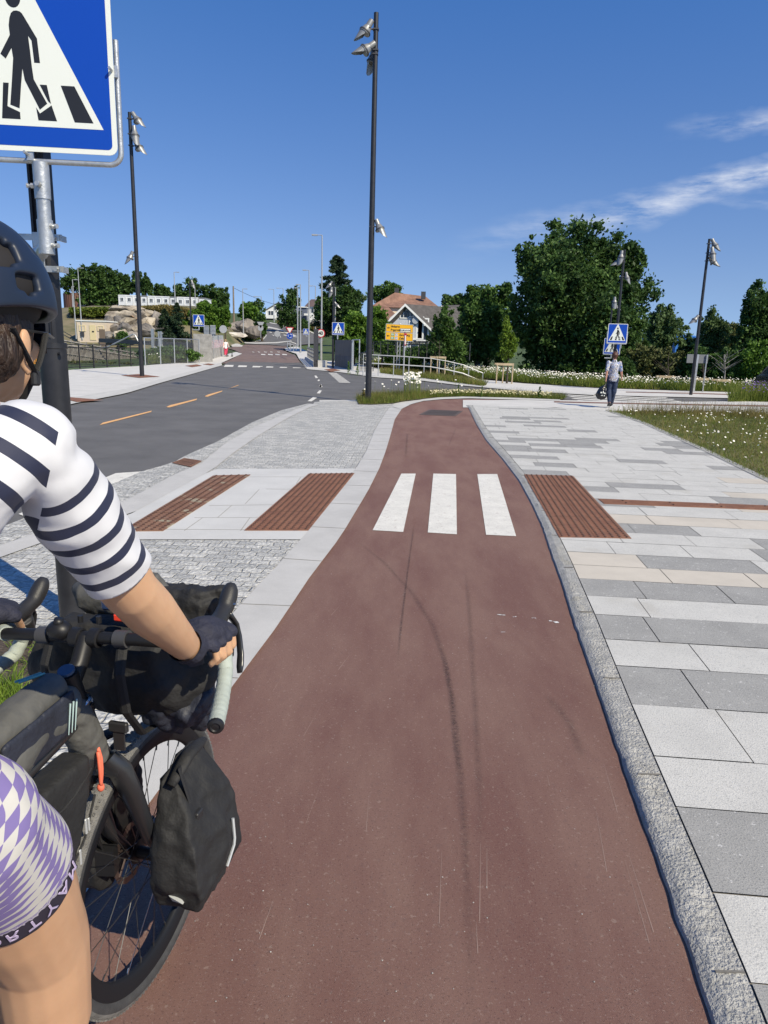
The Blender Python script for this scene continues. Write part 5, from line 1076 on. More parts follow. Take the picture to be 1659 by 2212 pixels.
def crown_points(blobs,n,rng,clump=.22,fill=.25):
    """blobs: (centre(3), radii(3)) -> leaf centres gathered in clumps near the surface, plus an inner fill"""
    area=np.array([max(r)**2 for _,r in blobs]); pr=area/area.sum(); pts=[];outs=[]
    for (c,r),p in zip(blobs,pr):
        c=np.array(c);r=np.array(r); k=max(10,int(34*1.0)); m=int(n*p*(1-fill))
        nc=int(np.clip((max(r)**2)/( (clump*max(r))**2)*1.1,14,90)); d=rng.normal(size=(nc,3)); d/=np.linalg.norm(d,axis=1)[:,None]
        cc=d*rng.uniform(.68,1.08,size=(nc,1)); idx=rng.integers(0,nc,m); cs=clump*rng.uniform(.5,1.5,size=nc)
        off=rng.normal(size=(m,3)); off/=np.maximum(np.linalg.norm(off,axis=1)[:,None],1e-6); off*=(np.abs(rng.normal(size=(m,1)))*.62)*cs[idx][:,None]; off[:,2]*=.7; off+=rng.normal(size=(m,3))*.02
        q_=cc[idx]+off; pts.append(c+q_*r); o=q_/np.linalg.norm(q_,axis=1)[:,None]; outs.append(o)
        m2=int(n*p*fill); d=rng.normal(size=(m2,3)); d/=np.linalg.norm(d,axis=1)[:,None]; q_=d*(rng.random((m2,1))**.4)*.85; pts.append(c+q_*r); outs.append(d)
    return np.concatenate(pts),np.concatenate(outs)
SEED=[100]
def tree(name,label,blobs,Y,base,n,leaf,m,trunk=.14,group=None,cat='tree',clump=.24,bark=None,depth=1.,wr=.55,droop=0.,fill=.25,z0=None):
    """blobs in photo pixels (x,y,rx,ry[,dY]); base=(x,y) pixel of the foot at distance Y"""
    SEED[0]+=1; rng=np.random.default_rng(SEED[0]); s=Y/FPX*1.02; B=P(base[0],base[1],Y)
    if z0 is not None: B.z=z0
    o=thing(name,label,cat,tuple(B),group); bl=[]
    for t in blobs:
        c=P(t[0],t[1],Y); dY=t[4] if len(t)>4 else 0; bl.append(((c.x,c.y+dY,c.z),(t[2]*s,(t[2]+t[3])/2*s*depth,t[3]*s)))
    pts,outs=crown_points(bl,n,rng,clump,fill); k=pts[:,2]>B.z+.02; npmesh('crown',leaf_quads(pts[k],rng,leaf,outs[k],wr,droop),4,m,o,tuple(B))
    if trunk:
        b=MB(); ctr=Vector(bl[0][0]); b.tube([B-Z*.1,B.lerp(Vector((B.x,B.y,ctr.z)),.35)+Vector((.1*trunk,0,0)),Vector((B.x*.5+ctr.x*.5,ctr.y,ctr.z+bl[0][1][2]*.3))],[trunk*1.25,trunk,trunk*.35],n=8)
        for (c,r) in bl:
            c=Vector(c)
            for q_ in range(4):
                e=c+Vector((random.uniform(-.6,.6)*r[0],random.uniform(-.6,.6)*r[1],random.uniform(-.1,.75)*r[2])); st=B.lerp(Vector((B.x,B.y,c.z)),random.uniform(.45,.8)); b.tube([st,st.lerp(e,.5)+Z*.1*r[2],e],[trunk*.45,trunk*.3,trunk*.08],n=5)
        b.build('trunk',bark or m_bark,o,auto=60)
    return o
def conifer(name,label,x,yt,yb,rx,Y,n,leaf,m,group=None,irregular=.2,zb=None,pw=.8):
    SEED[0]+=1; rng=np.random.default_rng(SEED[0]); s=Y/FPX*1.02; B=P(x,yb,Y); Tp=P(x,yt,Y); h=Tp.z-B.z; R=rx*s; o=thing(name,label,'tree',tuple(B),group)
    nb=int(h/.035/6)+60; pts=[];outs=[]
    per=n//nb
    for i in range(nb):
        t=(i+rng.random())/nb; t=t**1.25; z=B.z+h*(1-t)if False else B.z+h*(.04+.96*(1-t)); rr=R*(t**pw)*(1-irregular+2*irregular*rng.random())+.12; a=rng.random()*2*math.pi
        u=rng.random(per)**.6; q_=np.stack([B.x+np.cos(a)*rr*u,B.y+np.sin(a)*rr*u,z-.28*rr*u+.12*rr*u**3],1)+rng.normal(size=(per,3))*np.array([.11,.11,.07])*rr*.9
        pts.append(q_); outs.append(np.tile([math.cos(a),math.sin(a),-.3],(per,1)))
    pts=np.concatenate(pts); outs=np.concatenate(outs); npmesh('crown',leaf_quads(pts,rng,leaf,outs*1.2,.3),4,m,o,tuple(B))
    b=MB(); b.tube([B-Z*.3,Vector((B.x,B.y,Tp.z-.2))],[R*.09+.05,.03],n=8); b.build('trunk',m_bark,o); return o
# big dark maple
tree('broadleaf_tree','huge dark green broadleaf tree behind the crossing signs',[(1232,560,72,82),(1188,600,72,84,-1),(1325,600,62,82,.5),(1160,680,62,92),(1255,680,88,110,-1),(1350,690,56,90),(1205,760,80,62,-.5),(1300,765,90,60,0),(1140,560,26,40),(1365,560,26,36)],50,(1240,816),105000,.27,L_dark,.38,clump=.20,fill=.34,z0=0)
tree('broadleaf_tree','rounded mid green tree standing left of the huge dark tree',[(1045,648,42,36),(1072,690,34,44),(1010,665,20,22),(1090,640,22,24)],66,(1050,790),14000,.34,L_mid,.25,z0=0)
tree('broadleaf_tree','small dark open tree behind the dark roof ridge',[(968,652,17,15),(990,648,12,12)],88,(972,760),3500,.32,L_dark,.14,z0=0)
tree('broadleaf_tree','dense green tree in front of the white gabled house, right side',[(1030,700,48,50),(1055,740,40,48),(1000,745,38,40),(1030,670,26,26)],52,(1030,800),26000,.26,L_mid,.2,z0=0,clump=.2)
tree('broadleaf_tree','narrower dark tree touching the right end of the white gabled house',[(960,715,26,42),(948,745,24,36),(980,758,30,32)],50,(958,795),14000,.22,L_mid,.12,z0=0,clump=.2)
tree('young_tree','lime green young tree with a slim trunk behind a wooden support',[(1097,752,17,26),(1093,725,13,24),(1092,700,7,16),(1107,740,10,20)],36.4,(1096,806),6500,.13,L_lime,.045,clump=.24,fill=.3,z0=0)
conifer('spruce_tree','tall dark spruce right of the tallest grey lamp pole',726,553,722,41,100,30000,.42,L_pine,irregular=.32,pw=.5)
tree('broadleaf_tree','spreading dark tree beside the tall spruce, lower right',[(745,650,30,34),(700,665,24,30),(760,690,30,30)],96,(740,735),12000,.42,L_dark,.3,z0=.4)
tree('broadleaf_tree','small hazy tree between the spruce and the hipped roof',[(772,648,16,18),(758,640,10,14)],120,(770,700),3000,.4,L_birch,.2)
tree('broadleaf_tree','round green tree rising above the orange hipped roof',[(838,627,26,17),(818,636,22,16),(853,630,16,14)],150,(838,690),6500,.5,L_mid,.4)
tree('shrub','bright green bushes behind the dark bridge screen',[(765,708,32,40),(742,735,22,30),(795,730,30,42),(770,750,40,30)],62,(765,790),22000,.27,L_light,.08,cat='bush',z0=0,clump=.2)
tree('shrub','tall green bush between the tall lamp post and the yellow board',[(818,720,26,46),(845,745,32,34),(812,690,16,30)],58,(825,790),17000,.25,L_light,.08,cat='bush',z0=0,clump=.2)
tree('shrub','dense green bush under the yellow direction board',[(880,770,45,20),(920,765,30,22)],55,(885,795),9000,.2,L_mid,.05,cat='bush',z0=0)
tree('broadleaf_tree','wind shaped tree between the white house and the garage',[(622,668,20,30),(632,645,14,24),(612,690,16,18),(640,690,14,18),(648,704,22,14)],165,(622,712),9000,.55,L_dark,.3)
for i,(lab,bl,Y,n,m) in enumerate([('round tree left of the white hilltop house',[(558,660,13,14),(545,663,10,12)],200,3500,L_mid),('bushy light tree on the rock top left of the bend',[(535,668,16,16),(548,680,16,16),(528,680,12,12)],140,6000,L_light),('dark low bush at the road edge under the rock',[(566,700,10,24),(556,715,10,16)],130,3500,L_mid)]):
    tree('broadleaf_tree',lab,bl,Y,(bl[0][0],bl[0][1]+40),n,.5,m,.2,group='bushes and trees above the road bend')
# forest left on the hill
FR=[(160,600,22,28,'leftmost broad tree of the hilltop wood'),(185,592,20,26,'second tree of the hilltop wood'),(207,598,18,30,'tall rounded tree near the wood left end'),(228,600,17,28,'pine like tree in the middle of the wood'),(248,602,16,26,'feathery pine right of the wood centre'),(268,610,14,26,'lower pine before the lamp post'),(296,606,12,24,'lone tall pine just left of the lamp post'),(316,612,10,24,'pine standing right of the left lamp post'),(200,630,30,30,'dark lower trees beneath the wood left part'),(250,634,30,26,'dark lower trees above the site cabins')]
for (x,y,rx,ry,lab) in FR: tree('pine_tree',lab,[(x,y,rx*.8,ry*.72),(x-rx*.5,y+ry*.5,rx*.7,ry*.6),(x+rx*.55,y+ry*.45,rx*.65,ry*.6)],190,(x,y+60),5200,.7,L_dark if rx<30 else L_mid,.3,group='trees of the hilltop wood on the left',clump=.28)
for (x,y,rx,ry,lab) in [(345,628,12,18,'small pine behind the cabins left of the middle'),(361,634,9,14,'low tree behind the cabins'),(387,628,14,18,'round tree behind the thin lamp pole'),(414,622,15,26,'taller spruce like tree behind the small lamp post'),(445,632,15,22,'dark pine right of the small lamp post'),(467,636,16,24,'broad tree left of the utility pole'),(484,642,13,22,'rounded tree nearest the utility pole')]:
    tree('pine_tree',lab,[(x,y,rx,ry*.8),(x,y+ry*.7,rx*1.1,ry*.7)],205,(x,y+50),3200,.7,L_dark,.3,group='trees behind the site cabins',clump=.3)
for (x,yt,yb,rx,lab) in [(358,668,745,22,'dark spruce before the rock, left of a pair'),(385,655,752,26,'dark spruce before the rock, right of a pair'),(372,695,760,24,'short wide spruce below the pair')]:
    conifer('spruce_tree',lab,x,yt,yb,rx,86,13000,.30,L_pine,group='small spruces before the rock',irregular=.3)
for (bl,lab) in [([(425,690,16,26),(405,712,18,22)],'green shrub behind the blue crossing sign at left'),([(455,680,20,26),(470,702,16,20)],'large bright shrub above the slatted sign backs'),([(438,665,12,14)],'small bright shrub near the cabins right end'),([(487,678,11,18),(480,700,14,14)],'round shrub left of the rock face')]:
    tree('shrub',lab,bl,112,(bl[0][0],740),9000,.36,L_light,.1,cat='bush',group='bright shrubs on the left slope',z0=None)
tree('shrub','small pine bush standing in front of the rock at the timber bridge',[(200+130-14-.0,705,14,16)] if False else [(318,0,0,0)] and [(205+6,0,0,0)] and [(263,735,13,22)],72,(263,765),5000,.2,L_mid,.06,cat='bush')
tree('shrub','dark green thicket behind the mesh fence',[(360,765,52,18),(395,768,40,16),(330,770,30,14)],56,(365,786),14000,.22,L_mid,.04,cat='bush',z0=0)
tree('shrub','low green thicket behind the black railing',[(90,790,60,16),(180,792,60,14),(250,790,60,10),(-40,795,90,18)],50,(120,800),12000,.2,L_hedge,.04,cat='bush',z0=0)
# right side trees
RT=[('broadleaf_tree','drooping birch just right of the huge tree',[(1432,695,30,34),(1445,715,36,40),(1415,730,26,36)],60,L_birch,15000,.26,m_barkw,.6),
('broadleaf_tree','birch with hanging twigs right of the far lamp post',[(1537,706,24,34),(1545,740,32,36),(1520,750,26,26)],62,L_birch,13000,.26,m_barkw,.6),
('broadleaf_tree','brownish wide tree right of the hanging birch',[(1580,730,34,34),(1560,765,36,26)],66,L_hedge,12000,.28,m_bark,.1),
('broadleaf_tree','tall poplar like tree at the right edge',[(1628,660,24,50),(1640,705,36,46),(1668,690,26,60),(1650,740,50,46),(1610,745,30,36)],58,L_dark,24000,.26,m_bark,.1),
('broadleaf_tree','dark tree top between the two birches',[(1494,745,16,18),(1480,755,18,16)],64,L_dark,4000,.26,m_bark,.1)]
for (nm,lab,bl,Y,m,n,lf,bk,dr) in RT: tree(nm,lab,bl,Y,(bl[0][0],815),n,lf,m,.18,bark=bk,droop=dr,z0=0,clump=.2)
HD=[([(1385,785,30,42),(1420,790,34,40)],46,L_hedge,'olive brown hedge bush behind the walking person'),([(1455,795,30,36),(1478,800,28,32)],45,L_hedge,'olive hedge bush left of the grey board'),([(1500,790,28,40),(1525,800,28,36)],44,L_mid,'green hedge bush behind the grey board'),([(1560,795,34,38),(1590,800,30,36)],43,L_mid,'green bush behind the bare sapling'),([(1630,785,36,46),(1668,790,30,50)],42,L_light,'lighter green bush behind the dark car'),([(1345,800,30,30)],44,L_dark,'dark bush at the foot of the huge tree')]
for (bl,Y,m,lab) in HD: tree('hedge_bush',lab,bl,Y,(bl[0][0],832),15000,.17,m,.05,cat='bush',group='bushes of the hedge on the right',z0=0,clump=.2,fill=.35)
# saplings in the supports
def sapling(label,x,yt,yb,Y,m=None,tw=12):
    B=P(x,yb,Y); B.z=0; Tp=P(x+2,yt,Y); o=thing('sapling',label,'tree',tuple(B),'bare young trees in supports'); b=MB(); b.tube([B,B.lerp(Tp,.5)+Vector((.05,0,0)),Tp],[.04,.03,.008],n=6); b.build('trunk',m or m_bark,o); b=MB()
    for i in range(tw):
        t=random.uniform(.45,.95); st=B.lerp(Tp,t); a=random.uniform(0,6.3); l=random.uniform(.3,.9); b.tube([st,st+Vector((math.cos(a)*l,math.sin(a)*l,l*.7))],[.012,.003],n=4)
    b.build('twigs',m or m_bark,o)
sapling('thin bare sapling in the leftmost right hand support',1441,775,838,38); sapling('thin sapling in the support beside the far lamp post',1517,775,838,36.3); sapling('whitish bare sapling with spread twigs',1563,765,840,36.3,m_barkw,26); sapling('slim sapling in the support below the white house',947,735,800,42)
# ---- grass and daisies
m_gr=leafmat('grass_blades',(.08,.125,.018),(.18,.225,.035),(.29,.27,.08),.35,.9)
m_grdry=leafmat('dry_grass_blades',(.13,.12,.035),(.25,.20,.07),(.36,.28,.11),.3,.9)
m_pet=mat('daisy_petals',(.80,.80,.76),.6); m_cen=mat('daisy_centres',(.65,.42,.03),.7); m_pur=mat('purple_blossom',(.16,.09,.32),.7); m_cream2=mat('cream_blossom',(.55,.50,.30),.7)
def inpoly(pts,poly):
    x,y=pts[:,0],pts[:,1]; ins=np.zeros(len(pts),bool); n=len(poly); j=n-1
    for i in range(n):
        xi,yi=poly[i];xj,yj=poly[j]; c=((yi>y)!=(yj>y))&(x<(xj-xi)*(y-yi)/((yj-yi)+1e-12)+xi); ins^=c; j=i
    return ins
def sample(polypx,n,rng,z=0.,patch=None):
    po=[tuple(G(x,y,z))[:2] for x,y in polypx]; a=np.array(po); lo,hi=a.min(0),a.max(0); out=[]; tot=0
    while tot<n:
        q_=rng.uniform(lo,hi,size=(n*3,2)); q_=q_[inpoly(q_,po)]
        if patch: 
            k=np.array([mnoise.noise(Vector((x*patch,y*patch,3)))*.5+.5 for x,y in q_[:n*2]]); q_=q_[:n*2][rng.random(len(k))<np.clip((k-.35)*3,.05,1)]
        out.append(q_); tot+=len(q_)
        if len(q_)==0: break
    return np.concatenate(out)[:n]
def blades(name,label,polypx,n,h,w,m,z=0.,seed=0,lean=.35,hv=.5,hmap=None,parent=None):
    rng=np.random.default_rng(seed+500); q_=sample(polypx,n,rng,z); n=len(q_); hh=h*rng.uniform(1-hv,1+hv,size=n); 
    zz=np.array([T(y) if y>58 else 0. for y in q_[:,1]])+z
    a=rng.uniform(0,2*math.pi,n); d=np.stack([np.cos(a),np.sin(a)],1)*w*.5; le=rng.normal(size=(n,2))*lean*hh[:,None]
    b0=np.concatenate([q_-d,zz[:,None]],1); b1=np.concatenate([q_+d,zz[:,None]],1); tp=np.concatenate([q_+le,(zz+hh)[:,None]],1)
    o=npmesh(name,np.stack([b0,b1,tp],1),3,m); return tag(o,label,'grass',kind='stuff')
def daisies(name,label,polypx,n,h,r,z=0.,seed=0,m=None,patch=.5,hv=.35,cat='flowers',k=7,cen=True):
    rng=np.random.default_rng(seed+900); q_=sample(polypx,n,rng,z,patch); n=len(q_); c=np.concatenate([q_,(np.array([T(y) if y>58 else 0. for y in q_[:,1]])+z+h*rng.uniform(1-hv,1+hv,n))[:,None]],1)
    nr=np.stack([rng.normal(size=n)*.45+.25,rng.normal(size=n)*.45-.45,np.ones(n)],1); nr/=np.linalg.norm(nr,axis=1)[:,None]; u=np.cross(nr,[0,1,.1]); u/=np.linalg.norm(u,axis=1)[:,None]; v=np.cross(nr,u); rr=r*rng.uniform(.7,1.2,n)[:,None]
    ring=np.stack([c+(u*math.cos(2*math.pi*i/k)+v*math.sin(2*math.pi*i/k))*rr for i in range(k)],1)
    o=npmesh(name,ring,k,m or m_pet); tag(o,label,cat,kind='stuff')
    if cen:
        cr_=c+nr*.004; ring=np.stack([cr_+(u*math.cos(2*math.pi*i/5)+v*math.sin(2*math.pi*i/5))*rr*.32 for i in range(5)],1); o2=npmesh('flower_centres',ring,5,m_cen,o); o2['kind']='stuff'
    st=np.concatenate([q_,np.full((n,1),z)],1); e=np.array([.003,0,0]); s3=np.stack([st-e,st+e,c+e,c-e],1); o3=npmesh('stems',s3,4,m_gr,o); o3['kind']='stuff'
    return o
m_mead=mat('meadow_soil',(.09,.095,.03),.95,c2=(.15,.13,.05),scale=.9,lo=.35,hi=.65,bump=.5,bscale=14)
mead=[(1310,888),(1500,888.5),(1659,893),(1950,905),(2600,960),(2600,1500),(2050,1245),(1850,1135),(1659,1040),(1521,973),(1436,935),(1385,912)]
sheet('meadow_ground',mead,m_mead,.03)
blades('meadow_grass','olive green meadow grass right of the slab paving',mead,60000,.055,.010,m_gr,.03,1,lean=.9)
blades('meadow_grass','dry brownish stalks standing in the right meadow',mead,16000,.13,.007,m_grdry,.03,2,lean=.4)
blades('tall_grass','tall seeding grass along the back edge of the right meadow',[(1340,889),(1500,889.5),(1659,894),(1900,905),(1900,925),(1659,908),(1500,900),(1370,898)],4200,.32,.008,m_grdry,.03,3,lean=.25)
daisies('meadow_daisies','white daisies scattered through the right meadow',mead,1000,.16,.017,.03,4,patch=1.1)
verge=[(774,872),(800,873),(846,871),(870,866),(930,859),(1000,856.5),(1110,859),(1212,863),(1225,858),(1100,852),(1000,849),(900,850),(800,854),(770,860)]
sheet('verge_ground',verge,m_mead,.02)
blades('verge_grass','green grass and weeds in the verge at the foot of the tallest lamp post',verge,18000,.12,.009,m_gr,.02,5,hv=.8,lean=.6)
blades('verge_weeds','dry pale weed stalks in the verge by the tallest lamp post',verge,4600,.19,.008,m_grdry,.02,6,hv=.8,lean=.4)
daisies('clover_blossom','cream clover heads along the low verge',[(930,859),(1000,856.5),(1110,859),(1190,862),(1190,859),(1100,855),(1000,853),(930,855)],800,.17,.024,.02,7,m_cream2,None,cen=False,k=6)
daisies('ox_eye_daisies','cluster of tall white daisies in the verge beside the tall lamp post',[(872,861),(908,860),(908,855),(872,856)],110,.62,.034,.02,8,patch=None,hv=.32)
daisies('ox_eye_daisies','a few white daisies left and right of the daisy cluster',[(785,866),(1010,857),(1010,851),(785,856)],26,.42,.030,.02,9,patch=None,hv=.4)
def weed(label,x,y,hpx,wpx,n,m=None,z=0.):
    B=G(x,y,z); s=B.y/FPX; h=hpx*s; w=wpx*s; SEED[0]+=1; rng=np.random.default_rng(SEED[0]); o=thing('weed_plant',label,'plant',tuple(B),'tall weeds along the verges'); t=rng.random(n); a=rng.uniform(0,6.28,n); r=w*.5*(1-t*.7)*rng.random(n)**.5
    p=np.stack([B.x+np.cos(a)*r,B.y+np.sin(a)*r,B.z+h*t],1); npmesh('leaves',leaf_quads(p,rng,.07+.0*h,None,.5),4,m or L_mid,o,tuple(B)); b=MB(); b.tube([B,B+Z*h],[.01,.005],n=5); b.build('stem',m_gr,o)
weed('leafy dark weed standing up at the right end of the verge',1165,862,26,9,130); weed('leafy weed near the far side kerb by the screen',753,808,26,9,160,L_light); weed('taller yellow green weed beside the bridge handrail',772,811,22,10,150,L_light); weed('thin weed in the verge right of the clover',990,858,28,5,50); weed('thin weed beyond the daisy cluster',1040,859,24,5,45); weed('small weed left of the tallest lamp post',785,866,24,12,90,m_grdry)
farv=[(785,786),(804,789),(860,794),(929,800),(1000,810),(1060,818),(1131,826),(1284,836.5),(1465,843),(1628,847.5),(1628,838),(1465,834),(1284,826),(1131,815),(1000,800),(929,792),(804,782),(770,781)]
sheet('verge_ground',farv,m_mead,.02)
blades('verge_grass','long grass strip along the far pavement below the trees',farv,34000,.34,.03,m_gr,.02,10,lean=.4)
daisies('verge_daisies','thick band of white daisies along the far verge',farv,3400,.40,.030,.02,11,patch=.7)
ver2=[(822,802.5),(900,810),(1000,822.5),(1052,831),(1044,834),(990,827.5),(900,815),(822,806)]
blades('verge_grass','thin strip of weeds between the far kerb and path',ver2,5000,.25,.02,m_gr,.01,12,lean=.5); blades('verge_weeds','brown dry weeds in the thin far strip',ver2+[],2600,.3,.02,m_grdry,.01,13,lean=.5)
lv=[(320,786),(420,781.5),(425,774),(330,774)]
blades('verge_grass','long green grass in front of the mesh fence',lv,5000,.5,.05,m_gr,.0,14); daisies('verge_daisies','white daisies at the foot of the mesh fence',lv,230,.5,.05,.0,15)
blades('dry_grass','dry yellow grass on the slope beside the hill road',q([(640,745),(760,770),(860,760),(1000,800),(1100,830),(1180,860),(1180,800),(1000,760),(800,730),(660,725)]),7000,.8,.22,m_grdry,.1,16)
bank('slope_scrub','bushy green fringe on top of the cliff by the bend',[(455,695),(500,692),(540,690),(560,700),(555,706),(520,700),(480,708),(455,712)],133,2500,.55,L_mid,8) if False else None
blades('slope_grass','green and dry grass under the rock face by the bend',q([(60,912),(200,915),(380,910),(490,880),(500,820),(420,860),(200,860),(60,870)]),9000,.7,.2,m_gr,.1,17)
rngH=np.random.default_rng(77); 
def bank(name,label,polypx,Y,n,leaf,m,seed):
    rng=np.random.default_rng(seed); a=np.array(polypx,float); lo,hi=a.min(0),a.max(0); q_=rng.uniform(lo,hi,size=(n*4,2)); q_=q_[inpoly(q_,polypx)][:n]
    pts=np.array([tuple(P(x,y,Y+rng.uniform(-1.5,1.5))) for x,y in q_]); o=npmesh(name,leaf_quads(pts,rng,leaf,None,.4),4,m); return tag(o,label,'grass',kind='stuff')
bank('slope_scrub','dry brown and green scrub on the slope above the outcrop',[(150,668),(230,664),(300,662),(360,658),(420,668),(400,690),(340,680),(300,672),(225,680),(190,690),(150,685)],113,7000,.45,m_grdry,5)
bank('slope_scrub','green scrub patches left of the outcrop',[(150,665),(245,663),(240,680),(200,684),(150,676)],112,2500,.5,m_gr,6)
# lavender and weeds by the car
lavp=[(1572,869),(1610,868),(1800,872),(1800,862),(1640,860),(1580,862)]
blades('lavender_stalks','grey green lavender bushes beside the dark car',lavp,6000,.5,.02,m_gr,.0,18); daisies('lavender_blossom','purple lavender spikes beside the dark car',[(1600,868),(1800,872),(1800,864),(1630,863)],700,.55,.03,.0,19,m_pur,None,cen=False,k=5)
# planting pocket left of the front wheel
pk=[(-180,1370),(110,1370),(140,1420),(90,1560),(20,1640),(-250,1640)]
m_bsoil=mat('bark_mulch',(.075,.055,.04),.95,var=.5,scale=25,bump=1.,bscale=60,spk=[(70,.6,(.28,.23,.17),.6)])
sheet('planting_soil',pk,m_bsoil,.004)
blades('pocket_grass','bright green grass tuft in the soil left of the bicycle',[(-60,1500),(40,1470),(60,1540),(10,1600),(-100,1600)],600,.10,.007,L_lime,.004,20,lean=.5)
blades('pocket_grass','small weeds sprouting in the mulch near the post',[(20,1385),(90,1385),(70,1460),(10,1450)],90,.05,.008,L_lime,.004,21,lean=.9)
# ============================================================ BICYCLE AND BAGS
HDG=rad(12.33); HD=Vector((math.sin(HDG),math.cos(HDG),0)); SDV=Vector((math.cos(HDG),-math.sin(HDG),0)); B0=Vector((-.582,1.612,0))
def BK(f,s,h,b=rad(4)):
    b=b*min(1,max(0,(h-.7)/.3)); return B0+HD*f+SDV*(s*math.cos(b))+Z*(h+s*math.sin(b))
m_frame=mat('black_satin_paint',(.022,.023,.026),.30,spec=.6); m_matte=mat('matte_black_alloy',(.02,.02,.022),.45,metal=.4); m_tyre=mat('tyre_rubber',(.045,.045,.046),.78,var=.2,scale=30,bump=.3,bscale=300); m_tread=mat('dusty_tread',(.17,.165,.155),.9,var=.25,scale=22,bump=.6,bscale=260)
m_rim=mat('black_rim',(.012,.013,.016),.5,spec=.2); m_spoke=mat('spoke_steel',(.10,.10,.10),.35,metal=.8); m_silver=mat('silver_steel',(.6,.6,.6),.25,metal=1.); m_tape=mat('grey_green_bar_tape',(.36,.40,.36),.75,var=.06,scale=30,bump=.25,bscale=400)
m_hood=mat('rubber_hood',(.022,.022,.024),.48,spec=.4,bump=.1,bscale=500); m_rotor=mat('brake_rotor',(.16,.12,.11),.35,metal=.8); m_fab=mat('black_bag_fabric',(.013,.013,.014),.75,var=.2,scale=9,bump=.35,bscale=26); m_fabg=mat('worn_grey_bag_fabric',(.060,.060,.057),.7,c2=(.105,.104,.098),scale=6,bump=.3,bscale=18); m_fabn=mat('dark_navy_fabric',(.018,.021,.034),.6,var=.2,scale=9,bump=.3,bscale=30); m_refl=mat('reflective_grey',(.5,.52,.53),.35,metal=.3); m_orange2=mat('coral_cord',(.75,.16,.09),.6); m_teal=mat('teal_zip_pull',(.12,.33,.33),.6)
m_strap=mat('black_webbing',(.014,.014,.015),.7,bump=.3,bscale=500)
bike=thing('bicycle','black gravel touring bicycle with grey green bar tape and front panniers','bicycle',(B0.x,B0.y,0))
def wheel(root,f0,name='front_wheel',turn=None):
    c=BK(f0,0,.36); o=thing('wheel',None,None,tuple(c-Vector(bike.location))); o.name=name; o.parent=root; o.location=c-Vector(bike.location)
    R=.338; t=.0225; n=96; m=14; vs=[];fs=[];mi=[]
    b=MB()
    for i in range(n):
        a=2*math.pi*i/n; d=HD*math.cos(a)+Z*math.sin(a)
        for k in range(m):
            ph=2*math.pi*k/m; r=R+t*math.cos(ph); vs.append(c+d*r+SDV*(t*math.sin(ph)))
    for i in range(n):
        for k in range(m): fs.append((i*m+k,i*m+(k+1)%m,((i+1)%n)*m+(k+1)%m,((i+1)%n)*m+k)); mi.append(1 if k in (0,1,2,m-1,m-2,m-3) else 0)
    b.add(vs,fs); b.m=mi; ty=b.build('tyre',[m_tyre,m_tread],o,smooth=True)
    # side knobs
    b=MB()
    for i in range(150):
        a=2*math.pi*i/150; d=HD*math.cos(a)+Z*math.sin(a)
        for sg in (-1,1):
            b.box(c+d*(R+t*.80)+SDV*(sg*t*.62),(.007,.005,.004),(d.cross(SDV),SDV,d))
    kb=b.build('knobs',m_tread,ty); kb['kind']='stuff'
    b=MB(); prof=[(R-.018,.0135),(R-.016,.0155),(R-.024,.0155),(R-.050,.010),(R-.056,.004),(R-.056,-.004),(R-.050,-.010),(R-.024,-.0155),(R-.016,-.0155),(R-.018,-.0135)]; vs=[];fs=[];k=len(prof)
    for i in range(n):
        a=2*math.pi*i/n; d=HD*math.cos(a)+Z*math.sin(a)
        for (r,w) in prof: vs.append(c+d*r+SDV*w)
    for i in range(n):
        for j in range(k-1): fs.append((i*k+j,i*k+j+1,((i+1)%n)*k+j+1,((i+1)%n)*k+j))
    b.add(vs,fs); rim=b.build('rim',m_rim,o,auto=45)
    b=MB(); b.lathe(c-SDV*.05,SDV,[(0,.0),(0,.012),(.012,.014),(.016,.030),(.020,.030),(.024,.016),(.076,.016),(.080,.028),(.084,.028),(.088,.014),(.10,.012),(.10,0)],n=24); b.build('hub',m_matte,o,auto=40)
    for i in range(28):
        side=1 if i%2 else -1; a=2*math.pi*i/28; d=HD*math.cos(a)+Z*math.sin(a); off=(1 if (i//2)%2 else -1)*rad(70); d2=HD*math.cos(a+off)+Z*math.sin(a+off)
        b=MB(); b.cyl(c+d2*.026+SDV*(side*.032),c+d*(R-.054),.00115,n=5,cap=False); b.cyl(c+d*(R-.070),c+d*(R-.054),.0022,n=6); b.build('spoke',m_silver if i in (19,) else m_spoke,o)
    b=MB(); hub=c-SDV*.048; vs=[];fs=[]; nn=48
    for i in range(nn):
        a=2*math.pi*i/nn; d=HD*math.cos(a)+Z*math.sin(a); rr=.080+.0015*math.sin(a*12); vs+=[hub+d*rr,hub+d*.064,hub+d*rr-SDV*.002,hub+d*.064-SDV*.002]
    for i in range(nn): a=i*4;c2=((i+1)%nn)*4; fs+=[(a,a+1,c2+1,c2),(a+2,c2+2,c2+3,a+3),(a,c2,c2+2,a+2),(a+1,a+3,c2+3,c2+1)]
    b.add(vs,fs)
    for i in range(6):
        a=2*math.pi*i/6; b.cyl(hub+(HD*math.cos(a)+Z*math.sin(a))*.03,hub+(HD*math.cos(a+.5)+Z*math.sin(a+.5))*.068,.003,n=5)
    b.build('brake_rotor',m_rotor,o); return o
wheel(bike,0); wheel(bike,-1.04,'rear_wheel')
AX=(-HD*.326+Z*.946).normalized()
def SA(l,f=0,s=0): return BK(-.045,0,.36)+AX*l+HD*f+SDV*s
b=MB()
for s in (-1,1): b.tube([BK(0,s*.056,.36),SA(.12,.006,s*.056),SA(.30,.0,s*.053),SA(.375,0,s*.044),SA(.405,0,s*.02)],[.013,.020,.028,.031,.030],n=12,sq=.75)
